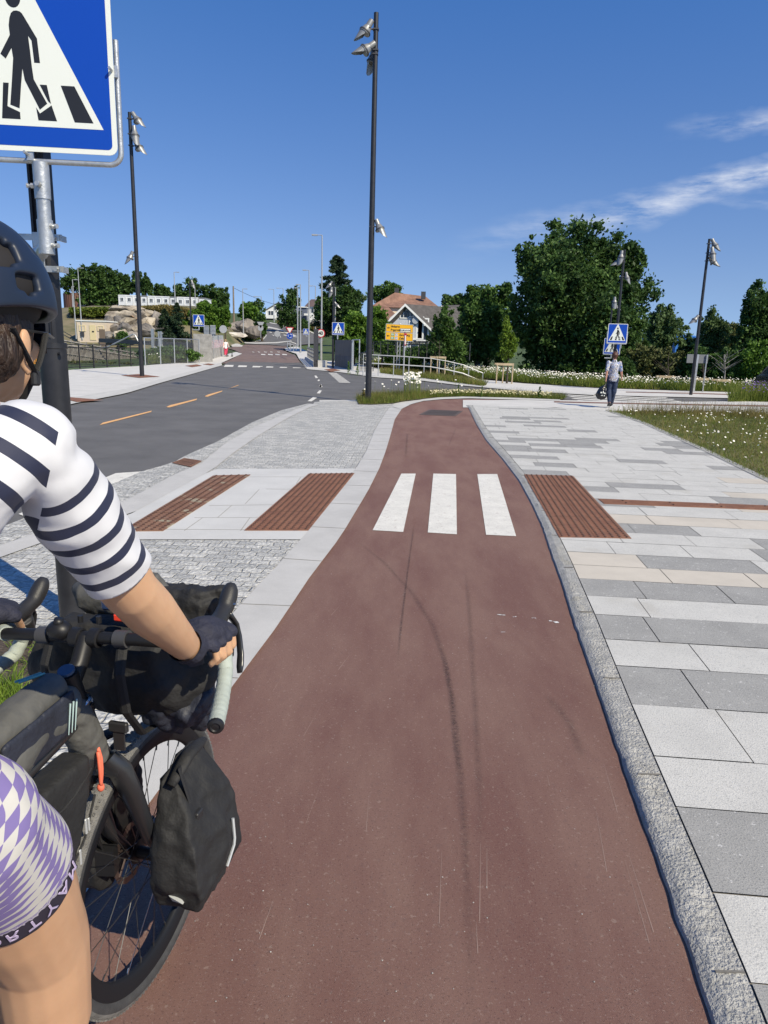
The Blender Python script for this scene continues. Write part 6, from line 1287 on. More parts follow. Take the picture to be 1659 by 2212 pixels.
b.tube([SA(.375,0,-.05),SA(.395,0,0),SA(.375,0,.05)],[.024,.03,.024],n=12); b.tube([SA(.38),SA(.43)],[.030,.027],n=14); b.cyl(BK(0,-.062,.36),BK(0,.066,.36),.009,n=10); b.build('fork',m_frame,bike,auto=60)
b=MB(); b.box(SA(.045,-.035,-.058),(.05,.028,.07)); b.tube([SA(.08,-.03,-.06),SA(.2,-.028,-.066),SA(.36,-.03,-.055)],.0035,n=6); b.build('brake_caliper',m_matte,bike)
b=MB(); b.tube([SA(.43),SA(.57)],[.026,.024],n=16); b.build('head_tube',m_frame,bike,auto=60)
b=MB(); b.tube([SA(.55,-.01),BK(-.50,0,.83),BK(-.72,0,.80)],[.023,.020,.017],n=14); b.build('top_tube',m_frame,bike,auto=60)
b=MB(); b.tube([SA(.46,-.01),BK(-.42,0,.52),BK(-.62,0,.30)],[.026,.027,.026],n=14); b.build('down_tube',m_frame,bike,auto=60)
b=MB(); b.tube([BK(-.62,0,.28),BK(-.74,0,.80),BK(-.78,0,.92)],[.02,.018,.0135],n=12); b.build('seat_tube',m_frame,bike,auto=60)
b=MB()
for s in (-1,1): b.tube([BK(-.62,s*.02,.29),BK(-1.04,s*.065,.36)],[.012,.009],n=8); b.tube([BK(-.735,s*.015,.78),BK(-1.04,s*.065,.36)],[.010,.008],n=8)
b.build('stays',m_frame,bike)
b=MB(); b.ellip(BK(-.80,0,.95),(.075,.075,.028),(SDV,HD,Z)); b.ellip(BK(-.68,0,.955),(.022,.11,.02),(SDV,HD,Z)); b.build('saddle',m_hood,bike,smooth=True)
b=MB(); b.cyl(BK(-.62,.055,.28),BK(-.62,.075,.28),.10,n=36); b.tube([BK(-.62,.08,.28),BK(-.55,.09,.13)],[.014,.012],n=8); b.tube([BK(-.62,-.08,.28),BK(-.69,-.09,.43)],[.014,.012],n=8); b.box(BK(-.55,.14,.13),(.09,.09,.02),(SDV,HD,Z)); b.box(BK(-.69,-.14,.43),(.09,.09,.02),(SDV,HD,Z)); b.build('crankset',m_matte,bike,auto=40)
# stem and bar
b=MB(); b.tube([SA(.57),SA(.60)],.020,n=14); b.tube([SA(.60),SA(.66)],[.021,.021],n=14); b.tube([SA(.63),SA(.665,.045),BK(-.19,0,1.035)],[.020,.018,.019],n=14); b.build('stem',m_matte,bike,auto=50)
b=MB(); b.cyl(SA(.662),SA(.668),.017,n=14); b.build('stem_cap',mat('blue_grey_cap',(.05,.09,.16),.4),bike)
SB=.247
def barpath(s): return [BK(-.19,0,1.033),BK(-.19,s*.12,1.033),BK(-.187,s*.20,1.03),BK(-.165,s*(SB-.018),1.026),BK(-.12,s*SB,1.02),BK(-.085,s*(SB+.005),1.0),BK(-.07,s*(SB+.012),.965),BK(-.09,s*(SB+.022),.93),BK(-.13,s*(SB+.036),.915),BK(-.20,s*(SB+.060),.905),BK(-.262,s*(SB+.080),.90)]
b=MB()
for s in (-1,1): b.tube(barpath(s)[:4],.0135,n=14)
b.build('handlebar',m_matte,bike,auto=60)
b=MB()
for x in (-.022,.022): b.lathe(BK(-.19,x-.012,1.033),SDV,[(0,.0165),(.002,.021),(.022,.021),(.024,.0165)],n=16)
b.cyl(BK(-.175,.022,1.06),BK(-.175,.022,1.075),.006,n=8); b.cyl(BK(-.175,-.022,1.06),BK(-.175,-.022,1.075),.006,n=8); b.build('clamp',m_matte,bike,auto=40)
b=MB(); b.ellip(BK(-.195,-.06,1.048),(.028,.024,.022),(SDV,HD,Z)); b.cyl(BK(-.20,-.06,1.06),BK(-.20,-.055,1.075),.010,n=12); b.build('bell',m_matte,bike,smooth=True)
for x in (-.10,.085): b=MB(); b.cyl(BK(-.19,x-.014,1.033),BK(-.19,x+.014,1.033),.0185,n=16); b.build('bar_clamp',m_lampdk,bike,auto=40)
def rsn(ps,n): return rsm([Vector(p) for p in ps],n)
for s in (-1,1):
    pp=barpath(s); tp=rsn(pp[2:],90); b=MB(); rs=[]; 
    for i in range(90): rs.append(.0158+.0013*((i/4.2)%1.0)*(1) if i<86 else .0165)
    b.tube(tp,rs,n=16); tpo=b.build('bar_tape',m_tape,bike,auto=70)
    b=MB(); d=(tp[-1]-tp[-2]).normalized(); b.lathe(tp[-1]-d*.002,d,[(0,.0165),(.004,.017),(.008,.0155),(.010,.010),(.007,.008),(.008,0)],n=18); b.build('bar_end_plug',m_signk,tpo,auto=40)
    # hood: rubber body from the bend up to a raised horn
    b=MB(); hp=[BK(-.155,s*(SB-.004),1.026),BK(-.12,s*(SB+.002),1.034),BK(-.075,s*(SB+.002),1.038),BK(-.035,s*(SB+.0),1.052),BK(-.008,s*(SB-.001),1.080),BK(.004,s*(SB-.002),1.098)]
    b.tube(rsn(hp,16),[.0175,.018,.019,.0195,.0195,.0195,.019,.0185,.018,.018,.0185,.0195,.020,.0195,.017,.010],n=18); b.tube([BK(-.075,s*SB,1.02),BK(-.055,s*(SB+.008),.975),BK(-.065,s*(SB+.014),.95)],[.021,.019,.0165],n=16)
    hd_=b.build('hood',m_hood,bike,smooth=True); md=hd_.modifiers.new('r','REMESH'); md.mode='VOXEL'; md.voxel_size=.0035; md.use_smooth_shade=True; sm=hd_.modifiers.new('s','SMOOTH'); sm.iterations=6; sm.factor=.5
    b=MB(); lp=rsn([BK(-.045,s*(SB+.010),1.045),BK(-.022,s*(SB+.018),1.01),BK(-.022,s*(SB+.025),.98),BK(-.035,s*(SB+.034),.945),BK(-.06,s*(SB+.042),.915)],12); b.tube(lp,[.012,.0115,.011,.0105,.010,.010,.010,.010,.0105,.011,.011,.008],n=8,sq=.5); lv=b.build('brake_lever',m_frame,bike,smooth=True)
    b=MB(); b.cyl(BK(-.03,s*(SB+.014),1.06),BK(-.03,s*(SB+.024),1.06),.004,n=8); b.build('pivot',m_silver,lv)
# remesh helper for soft bags and bodies
def soft(name,parts,m,parent=None,voxel=.006,it=8,disp=None,label=None,cat=None,clip=None,solid=0,group=None,uvf=None,post=None):
    """parts: list of ('e',centre,radii,axes) ellipsoids, ('t',points,radii) tubes, ('b',centre,size,axes,bevel) boxes"""
    b=MB()
    for p in parts:
        if p[0]=='e': b.ellip(p[1],p[2],p[3] if len(p)>3 else None,n=20,m=14)
        elif p[0]=='t':
            pts=[Vector(q_) for q_ in p[1]]; rs=p[2]; b.tube(pts,rs,n=18)
            for q_,r in zip(pts,rs): b.ellip(q_,(r,r,r),n=16,m=10)
        elif p[0]=='b': b.box(p[1],p[2],p[3],bev=p[4])
    o=b.build(name,m,None,fix=True)
    md=o.modifiers.new('r','REMESH'); md.mode='VOXEL'; md.voxel_size=voxel; md.use_smooth_shade=True
    if it: s_=o.modifiers.new('s','SMOOTH'); s_.iterations=it; s_.factor=.5
    bpy.context.view_layer.update(); me=bpy.data.meshes.new_from_object(o.evaluated_get(bpy.context.evaluated_depsgraph_get())); bpy.data.objects.remove(o)
    if disp:
        nr=[v.normal.copy() for v in me.vertices]
        for v,n in zip(me.vertices,nr): v.co+=n*disp(v.co,n)
    if clip or post:
        bm=bmesh.new(); bm.from_mesh(me)
        for (pt,nrm,near,rad_) in (clip or []):
            # cut away what lies beyond the plane, but only near the given point
            fs=[f for f in bm.faces if (f.calc_center_median()-Vector(near)).length<rad_]; gs=set(fs)
            for f in fs: gs.update(f.verts); gs.update(f.edges)
            bmesh.ops.bisect_plane(bm,geom=list(gs),plane_co=Vector(pt),plane_no=Vector(nrm),clear_outer=True)
        if post: post(bm)
        bm.to_mesh(me); bm.free()
    me.materials.clear()
    for mm in (m if isinstance(m,(list,tuple)) else [m]): me.materials.append(mm)
    me.polygons.foreach_set('use_smooth',[True]*len(me.polygons))
    if uvf:
        uv=me.uv_layers.new(name='UVMap')
        for p in me.polygons:
            reg=uvf(p.center,None)
            for li in p.loop_indices: uv.data[li].uv=uvf(me.vertices[me.loops[li].vertex_index].co,reg)
    o=bpy.data.objects.new(name,me); COL.objects.link(o)
    if parent:
        off=wloc(parent); me.transform(Matrix.Translation(-off)); o.parent=parent
    if solid: sd_=o.modifiers.new('sol','SOLIDIFY'); sd_.thickness=solid; sd_.offset=-1
    if label: tag(o,label,cat,group)
    return o
def fold(sc_,amp,seed=0):
    return lambda co,n: amp*mnoise.noise(Vector((co.x*sc_+seed,co.y*sc_,co.z*sc_)))+amp*.5*mnoise.noise(Vector((co.x*sc_*2.7,co.y*sc_*2.7+seed,co.z*sc_*2.7)))
AXB=(SDV,HD,Z)
# handlebar bag: roll across the bar, with top pouch and lower roll
hb=thing('handlebar_bag','large black handlebar roll bag strapped in front of the drop bars','bag',tuple(BK(-.08,0,.9)))
soft('main_roll',[('t',[BK(-.055,-.135,.905,0),BK(-.05,0,.905,0),BK(-.055,.125,.905,0)],[.098,.112,.098]),('b',BK(-.09,.01,.95,0),(.33,.12,.17),AXB,.04)],m_fab,hb,voxel=.008,it=10,disp=fold(16,.010))
soft('side_fold',[('t',[BK(-.05,.12,.845,0),BK(-.06,.175,.84,0)],[.078,.060]),('t',[BK(-.05,.165,.90,0),BK(-.06,.185,.96,0)],[.05,.03])],m_fabn,hb,voxel=.006,it=5,disp=fold(24,.015,5))
soft('top_flap',[('b',BK(.02,-.04,1.05,0),(.23,.12,.10),AXB,.03),('b',BK(.03,-.045,1.10,0),(.20,.03,.03),AXB,.01)],m_fabg,hb,voxel=.006,it=6,disp=fold(22,.008,3))
soft('roll_end',[('t',[BK(.05,.13,1.05,0),BK(.05,.205,1.08,0)],[.035,.012]),('b',BK(.04,.11,1.02,0),(.16,.09,.12),AXB,.02)],m_fab,hb,voxel=.006,it=4,disp=fold(30,.010,8))
soft('front_pouch',[('b',BK(.05,0,.97,0),(.30,.10,.16),AXB,.03)],m_fab,hb,voxel=.008,it=8,disp=fold(18,.008,11))
b=MB()
for s in (-.085,.085): b.tube([BK(-.19,s,1.03,0),BK(-.215,s*1.05,.97,0),BK(-.205,s*1.1,.88,0),BK(-.15,s*1.1,.80,0),BK(-.07,s*1.1,.785,0)],[.012]*5,n=6,sq=.3)
b.build('strap',m_strap,hb)
b=MB(); c=BK(-.185,.06,.83,0); b.box(c,(.045,.012,.024),AXB,bev=.003); b.box(c-Z*.03+HD*.0,(.026,.005,.05),AXB); b.build('buckle',m_hood,hb)
# a phone/light case on the bar
o=thing('bike_computer','dark blue device with a small red light on the handlebar bag','device',tuple(BK(-.12,.06,1.075))); b=MB(); b.box(BK(-.115,.055,1.085),(.10,.06,.025),AXB,bev=.006); b.build('case',mat('dark_blue_case',(.015,.035,.10),.35),o); b=MB(); b.box(BK(-.115,.055,1.0985),(.085,.045,.003),AXB,bev=.001); b.build('screen',mat('screen_grey',(.25,.28,.30),.2),o)
b=MB(); b.box(BK(-.155,.065,1.068),(.034,.02,.018),AXB,bev=.004); b.build('red_light',mat('red_plastic',(.75,.05,.02),.4),o)
# top tube bag (grey) and frame bag
tb=thing('top_tube_bag','worn grey zipped bag sitting on the top tube behind the stem','bag',tuple(BK(-.42,0,.9)))
def wedge(x0,x1,hb_,w0,w1,top0,top1,segs=10):
    pts=[]
    return pts
soft('bag_body',[('t',[BK(-.285,0,.925,0),BK(-.36,0,.915,0),BK(-.48,0,.90,0),BK(-.62,0,.885,0)],[.042,.050,.052,.044]),('b',BK(-.43,0,.945,0),(.072,.30,.10),(SDV,(HD+Z*.10).normalized(),(Z-HD*.10).normalized()),.022)],m_fabg,tb,voxel=.006,it=10,disp=fold(14,.006,2))
b=MB(); b.tube([BK(-.30,-.012,.998,0),BK(-.40,-.014,.992,0),BK(-.58,-.012,.965,0)],.0035,n=6); b.build('zip',m_strap,tb)
b=MB(); 
for dx in (-.004,.004): b.tube([BK(-.315,-.012+dx,1.006,0),BK(-.365,-.03+dx,1.008,0)],.0025,n=6)
b.build('zip_pull',m_teal,tb)
soft('side_panel',[('b',BK(-.40,.042,.925,0),(.012,.20,.085),(SDV,(HD+Z*.08).normalized(),Z),.005)],m_fabn,tb,voxel=.004,it=4)
b=MB()
for k in range(3): b.tube([BK(-.305-.010*k,.052,.955,0),BK(-.318-.010*k,.053,.895,0)],[.0022,.001],n=5)
b.build('printed_stripes',mat('pale_teal_print',(.35,.47,.47),.6),tb)
fb=thing('frame_bag','black frame bag hanging in the main triangle with a coral zip cord','bag',tuple(BK(-.40,0,.7)))
def framebag():
    pl=[(-.245,.80),(-.262,.70),(-.31,.60),(-.45,.47),(-.58,.40),(-.70,.76),(-.50,.80)]
    b=MB(); b.prism([BK(f,-.036,h,0) for f,h in pl],SDV*.072); return b
b=framebag(); o=b.build('bag_body',m_fab,fb); md=o.modifiers.new('r','REMESH'); md.mode='VOXEL'; md.voxel_size=.008; md.use_smooth_shade=True; sm=o.modifiers.new('s','SMOOTH'); sm.iterations=12; sm.factor=.6
b=MB(); b.tube(rsn([BK(-.25,.032,.765,0),BK(-.33,.036,.735,0),BK(-.45,.037,.74,0),BK(-.62,.036,.74,0)],12),.0035,n=6); b.tube(rsn([BK(-.245,.034,.70,0),BK(-.30,.038,.62,0),BK(-.38,.038,.575,0),BK(-.5,.036,.53,0)],12),.003,n=6); b.build('zip',m_strap,fb)
b=MB(); b.tube(rsn([BK(-.225,.034,.80,0),BK(-.225,.040,.775,0),BK(-.228,.042,.745,0),BK(-.232,.040,.715,0)],8),.0042,n=8); b.tube(rsn([BK(-.233,.040,.795,0),BK(-.238,.045,.76,0),BK(-.236,.044,.715,0)],8),.0042,n=8); b.ellip(BK(-.235,.042,.712,0),(.008,.008,.010),n=10,m=8); b.build('cord',m_orange2,fb,smooth=True)
b=MB(); b.box(BK(-.29,.040,.655,0),(.004,.006,.035),AXB,bev=.001); b.box(BK(-.315,.040,.60,0),(.004,.006,.035),AXB,bev=.001); b.box(BK(-.282,.041,.655,0),(.004,.005,.03),AXB,bev=.001); b.build('reflective_tab',m_refl,fb)
b=MB(); b.lathe(SA(.575),AX,[(0,.027),(.006,.028),(.009,.024)],n=18); b.lathe(SA(.55),AX,[(0,.029),(.02,.029)],n=18); b.build('headset',m_silver,bike,auto=40)
soft('shoulder_wrap',[('t',[SA(.43,-.015),SA(.50,-.02),SA(.56,-.02)],[.036,.040,.034])],m_fabg,fb,voxel=.005,it=4,disp=fold(40,.004))
# fork panniers
def pannier(name,label,s,vis=True):
    o=thing(name,label,'pannier',tuple(BK(-.03,s*.16,.4)),'panniers on the front fork')
    prof=[(.10,.635),(.02,.65),(-.06,.62),(-.115,.50),(-.13,.39),(-.10,.31),(.0,.28),(.09,.30),(.125,.39),(.12,.48)]
    b=MB(); pc=[BK(f,s*.075,h,0) for f,h in prof]; b.prism(pc,SDV*(s*.11)); bb=b.build('bag_body',m_fab,None)
    # bulge the lower outside, narrow the roll top
    bm=bmesh.new(); bm.from_mesh(bb.data); bmesh.ops.recalc_face_normals(bm,faces=bm.faces); bm.to_mesh(bb.data); bm.free()
    md=bb.modifiers.new('r','REMESH'); md.mode='VOXEL'; md.voxel_size=.006; s1=bb.modifiers.new('s','SMOOTH'); s1.iterations=16; s1.factor=.6; bpy.context.view_layer.update()
    me=bpy.data.meshes.new_from_object(bb.evaluated_get(bpy.context.evaluated_depsgraph_get())); bpy.data.objects.remove(bb); ce=BK(0,s*.075,0,0)
    nrs=[v.normal.copy() for v in me.vertices]
    for v,n in zip(me.vertices,nrs):
        d=(v.co-B0).dot(SDV)*s; h=v.co.z; k=max(0,min(1,(d-.08)/.1)); t=max(0,min(1,(h-.2)/.45))
        shift=(.045*math.sin(min(1,max(0,1-t)*1.3)*math.pi)*k-.085*k*max(0,t-.35)/.65); v.co+=SDV*(s*shift); v.co+=n*fold(13,.012,s*7)(v.co,n)
    for p in me.polygons: p.use_smooth=True
    me.materials.clear(); me.materials.append(m_fab); off=wloc(o); me.transform(Matrix.Translation(-off)); bo=bpy.data.objects.new('bag_body',me); COL.objects.link(bo); bo.parent=o
    b=MB(); b.tube(rsn([BK(-.075,s*.115,.625,0),BK(.0,s*.125,.668,0),BK(.095,s*.115,.65,0)],10),[.012,.014,.016,.017,.017,.017,.017,.016,.014,.010],n=10,sq=.7); b.build('roll_top',m_fab,o,smooth=True)
    b=MB(); b.tube(rsn([BK(-.05,s*.125,.66,0),BK(-.045,s*.15,.56,0),BK(-.04,s*.185,.47,0)],8),[.011]*8,n=6,sq=.25); 
    b.build('strap',m_strap,o); b=MB(); b.box(BK(-.045,s*.168,.525,0),(.012,.03,.045),AXB,bev=.003); b.build('buckle',m_hood,o)
    b=MB(); vs=[BK(-.112+.0*i,s*.165,.24+.0*i,0) for i in range(1)]
    b.prism([BK(-.100,s*.105,.375,0),BK(-.106,s*.125,.358,0),BK(-.104,s*.150,.345,0),BK(-.100,s*.155,.338,0),BK(-.100,s*.128,.342,0)],(HD*-.014)); b.build('reflector_patch',m_refl,o)
    b=MB(); b.tube(rsn([BK(.06,s*.208,.46,0),BK(.05,s*.217,.40,0),BK(.02,s*.208,.35,0)],8),.004,n=6); b.build('reflector_strip',m_refl,o)
    b=MB(); b.box(BK(-.01,s*.068,.50,0),(.014,.05,.22),AXB,bev=.003); b.build('mount',m_matte,o)
    return o
pannier('pannier','black pannier bag hung on the right side of the front fork',1); pannier('pannier','black pannier bag on the far left side of the front fork, mostly hidden',-1)
# ============================================================ PEOPLE
def skinmat(name,c,c2,hair=False):
    m=mat(name,c,.5,c2=c2,scale=7,lo=.3,hi=.7,bump=.02,bscale=260,spec=.35); b=m.node_tree.nodes['Principled BSDF']; b.inputs['Subsurface Weight'].default_value=.12; b.inputs['Subsurface Radius'].default_value=(.02,.008,.004); b.inputs['Subsurface Scale'].default_value=.5; return m
m_skin=skinmat('skin_arm',(.50,.29,.17),(.58,.35,.21)); m_skinp=skinmat('skin_pink',(.56,.28,.20),(.60,.33,.24))
m_hair=mat('brown_hair',(.035,.018,.010),.55,var=.5,scale=60,bump=.6,bscale=120,stretch=(1,1,.25))
# jersey material: stripes along UV.x (metres), region in UV.y
def jerseymat():
    m,n,l,b=newmat('striped_jersey'); uv=n.new('ShaderNodeUVMap'); sp=n.new('ShaderNodeSeparateXYZ'); l.new(uv.outputs[0],sp.inputs[0])
    def M_(op,a,c=None,cl=False):
        k=n.new('ShaderNodeMath'); k.operation=op; k.use_clamp=cl
        for i,v in enumerate((a,c)):
            if v is None: continue
            if isinstance(v,(int,float)): k.inputs[i].default_value=v
            else: l.new(v,k.inputs[i])
        return k.outputs[0]
    fr=M_('FRACT',sp.outputs[0]); st=M_('GREATER_THAN',fr,.62); mk=M_('GREATER_THAN',sp.outputs[0],0.0); mk2=M_('LESS_THAN',sp.outputs[0],sp.outputs[1]); st=M_('MULTIPLY',M_('MULTIPLY',st,mk),mk2)
    mx=n.new('ShaderNodeMixRGB'); mx.inputs[1].default_value=(.60,.60,.62,1); mx.inputs[2].default_value=(.012,.016,.045,1); l.new(st,mx.inputs[0]); l.new(mx.outputs[0],b.inputs['Base Color']); b.inputs['Roughness'].default_value=.7; b.inputs['Sheen Weight'].default_value=.1
    t=n.new('ShaderNodeTexCoord'); no=n.new('ShaderNodeTexNoise'); no.inputs['Scale'].default_value=500; l.new(t.outputs['Object'],no.inputs['Vector']); bp=n.new('ShaderNodeBump'); bp.inputs['Strength'].default_value=.15; bp.inputs['Distance'].default_value=.001; l.new(no.outputs[0],bp.inputs['Height']); l.new(bp.outputs[0],b.inputs['Normal'])
    return m
m_jer=jerseymat()
SH=P(62,962,.95); EL=P(283,1278,1.12); WR=P(408,1402,1.335)
SHL=Vector((SH.x-.36,SH.y+.07,SH.z)); ELL=Vector((-1.02,1.16,1.24)); HLc=BK(-.15,-SB,1.04); WRL=HLc+Vector((-.03,-.075,.02))
NK=(SH+SHL)/2+Vector((0,.03,.045)); CH=Vector((-.665,.80,1.36)); WA=Vector((-.70,.64,1.17)); PE=Vector((-.72,.54,1.02)); HR=Vector((-.61,.60,1.10)); HR2=P(-95,1800,.80); HL_=Vector((-.83,.60,1.02)); BH=P(5,1870,.885); KR_=P(88,2040,.985); SN_=P(104,2200,1.02); KL_=BK(-.50,-.13,.62,0); AR_=Vector((-.60,1.03,.19)); AL_=BK(-.66,-.14,.38,0)
HDc=P(-46,712,1.13)
rider=thing('person','cyclist in a striped jersey and checked shorts, seen from behind at left','person',(PE.x,PE.y,0))
body=[('t',[PE,WA,CH,(CH+NK)/2,NK],[.135,.125,.145,.125,.07]),('t',[NK,NK.lerp(HDc,.45),HDc-Z*.05],[.062,.056,.06]),
 ('t',[CH.lerp(SH,.6),SH,SH.lerp(EL,.35),SH.lerp(EL,.75),EL,EL.lerp(WR,.3),EL.lerp(WR,.75),WR],[.066,.055,.055,.048,.0445,.044,.034,.028]),
 ('t',[CH.lerp(SHL,.6),SHL,SHL.lerp(ELL,.5),ELL,ELL.lerp(WRL,.3),WRL],[.07,.063,.050,.0435,.042,.027]),
 ('t',[PE.lerp(HR,.6),HR,HR2,BH,BH.lerp(KR_,.5),KR_,SN_,SN_.lerp(AR_,.5),AR_],[.12,.110,.096,.088,.082,.075,.070,.052,.036]),
 ('t',[PE.lerp(HL_,.6),HL_,HL_.lerp(KL_,.5),KL_,KL_.lerp(AL_,.3),AL_],[.12,.11,.09,.062,.062,.036]),
 ('t',[AR_,AR_+HD*.07-Z*.05,AR_+HD*.17-Z*.06],[.036,.04,.03]),('t',[AL_,AL_+HD*.07-Z*.05,AL_+HD*.17-Z*.06],[.036,.04,.03])]
# head, facing slightly right of forward
FD=Vector((math.sin(rad(3)),math.cos(rad(3)),-.06)).normalized(); FS=FD.cross(Z).normalized(); FU=FS.cross(FD).normalized(); HA=(FS,FD,FU)
def HP(s,f,u): return HDc+FS*s+FD*f+FU*u
body+=[('e',HP(0,-.005,.01),(.074,.095,.092),HA),('e',HP(0,.03,-.055),(.060,.062,.055),HA),('e',HP(0,.060,-.088),(.030,.028,.024),HA),('t',[HP(0,.088,.0),HP(0,.108,-.028)],[.012,.015]),('e',HP(0,.088,-.058),(.026,.014,.008),HA),('e',HP(-.03,.075,-.025),(.024,.02,.02),HA),('e',HP(.03,.075,-.025),(.024,.02,.02),HA),('t',[HP(.0,-.055,-.06),HP(0,-.06,-.12)],[.05,.055])]
for s in (-1,1): body+=[('e',HP(s*.074,-.012,-.028),(.008,.020,.032),HA),('e',HP(s*.083,-.020,-.020),(.006,.014,.024),HA),('e',HP(s*.077,-.006,-.056),(.007,.009,.012),HA)]
def knuckle_hand(side,wr,hc):
    """hand over the hood: palm plus four bent fingers over the outer side and a thumb inside"""
    s=side; out=SDV*s; parts=[]; pc=hc+Z*.028-HD*.005
    parts.append(('t',[wr,wr.lerp(pc,.55),pc-HD*.008],[.0275,.026,.026])); parts.append(('e',pc+out*.004,(.043,.049,.022),(SDV,HD,Z)))
    F=[]
    for i,(l,r) in enumerate(((1.1,.0103),(1.16,.0107),(1.08,.0101),(.92,.0092))):
        k=hc+HD*(.034-.0235*i)+out*.024+Z*(.026-.003*i)
        p1=k+out*(.020*l)-Z*.012*l+HD*.004; p2=p1+out*.002-Z*(.028*l)+HD*.002; p3=p2-out*(.014*l)-Z*(.014*l)
        F.append(([pc+HD*(.025-.018*i)+out*.008,k,p1,p2,p3],r))
    T_=([pc-out*.024-HD*.01,pc-out*.040+HD*.008-Z*.012,hc-out*.030+HD*.030-Z*.018],.0105)
    return parts,F,T_
HRc=BK(-.158,SB+.006,1.022)
PR,FRr,TR=knuckle_hand(1,WR,HRc); PL,FLl,TL=knuckle_hand(-1,WRL,HLc)
for (pp,ff,tt) in ((PR,FRr,TR),(PL,FLl,TL)):
    body+=pp; body.append(('t',tt[0],[tt[1]*1.2,tt[1],tt[1]*.9]))
    for f,r in ff: body.append(('t',f,[r*1.1,r*1.05,r,r*.95,r*.85]))
soft('body',body,[m_skin],rider,voxel=.004,it=7,disp=lambda co,n: .0016*mnoise.noise(co*14))
# gloves: fingerless, over hand and wrist
m_glove=mat('navy_glove',(.018,.019,.035),.8,var=.15,scale=30,bump=.5,bscale=45)
for nm,(pp,ff,tt),w0,w1 in (('glove',(PR,FRr,TR),EL,WR),('glove',(PL,FLl,TL),ELL,WRL)):
    gp=[]; wst=w0.lerp(w1,.90)
    gp.append(('t',[wst,w1,pp[0][1][1],pp[0][1][2]],[.0345,.0315,.031,.030])); e=pp[1]; gp.append(('e',e[1],tuple(x+.0035 for x in e[2]),e[3]))
    for f,r in ff: gp.append(('t',[f[0],f[1],f[2]],[r*1.1+.0035,r+.0035,r+.003]))
    gp.append(('t',tt[0][:2],[tt[1]*1.2+.003,tt[1]+.003]))
    dw=(w1-w0).normalized(); soft(nm,gp,m_glove,rider,voxel=.0035,it=3,disp=lambda co,n: .0035*mnoise.noise(Vector((co.x*38,co.y*22,co.z*38)))*(1 if True else 0),clip=[(tuple(wst+dw*.006),tuple(-dw),tuple(wst),.06)])
# jersey
AD=(EL-SH).normalized(); AL2=(ELL-SHL).normalized(); HEM=SH.lerp(EL,.83); HEML=SHL.lerp(ELL,.8); SPI=(NK-PE).normalized(); Lr=(EL-SH).length
SEAM=P(142,862,.95); SEN=(P(92,1092,.95)-Vector(C0)).cross(SEAM-Vector(C0)).normalized(); SEN=SEN if SEN.dot(AD+SDV)>0 else -SEN
def seampost(bm):
    fs=[f for f in bm.faces if (f.calc_center_median()-SH).length<.2]; gs=set(fs)
    for f in fs: gs.update(f.verts); gs.update(f.edges)
    bmesh.ops.bisect_plane(bm,geom=list(gs),plane_co=SEAM,plane_no=SEN)
def juv(co,reg):
    if reg is None:
        # sleeve if nearer the arm segment and past the seam plane
        for k,(a,d) in enumerate(((SH,AD),(SHL,AL2))):
            t=(co-a).dot(d); 
            q_=(co-(a+d*t)).length
            if t>-.055 and q_<.12 and (((co-SEAM).dot(SEN)>0) if k==0 else ((co-a).dot(-SDV)>-.02)): return k
        return 2
    if reg in (0,1):
        a,d,L0=((SH,AD,Lr),(SHL,AL2,(ELL-SHL).length))[reg]; t=(co-a).dot(d)/L0
        return ((t-.120)/.128,5.0)
    s=(NK-co).dot(SPI)
    side=abs((co-NK).dot(SDV)+.0)
    return ((s-.30*side+.048)/.047,30.)
jp=[('t',[PE,WA,CH,(CH+NK)/2,NK],[.143,.134,.153,.133,.080]),('t',[NK,NK.lerp(HDc,.22)],[.074,.066]),('t',[CH.lerp(SH,.55),SH,SH.lerp(EL,.35),SH.lerp(EL,.70),HEM,SH.lerp(EL,.95)],[.079,.063,.0635,.0595,.055,.0545]),('t',[CH.lerp(SHL,.55),SHL,SHL.lerp(ELL,.5),HEML,SHL.lerp(ELL,.95)],[.080,.072,.060,.053,.052])]
soft('jersey',jp,m_jer,rider,voxel=.0055,it=7,disp=lambda co,n: .0050*mnoise.noise(Vector((co.x*14,co.y*14,co.z*30)))+.0012*mnoise.noise(co*45),clip=[(tuple(HEM),tuple(AD),tuple(HEM),.13),(tuple(HEML),tuple(AL2),tuple(HEML),.13),(tuple(NK.lerp(HDc,.24)),tuple((HDc-NK).normalized()),tuple(NK.lerp(HDc,.25)),.1)],uvf=juv,solid=.003,post=seampost)
# reflective piping on the shoulder and raised seam
b=MB(); b.tube(rsn([NK+Vector((.03,-.075,.015)),SH.lerp(NK,.35)+Vector((.0,-.082,.005)),SH.lerp(NK,.12)+Vector((0,-.078,-.045)),SH.lerp(CH,.25)+Vector((.02,-.085,-.03))],12),.0035,n=8,sq=.6); b.build('piping',mat('silver_piping',(.45,.50,.52),.4),rider,smooth=True)
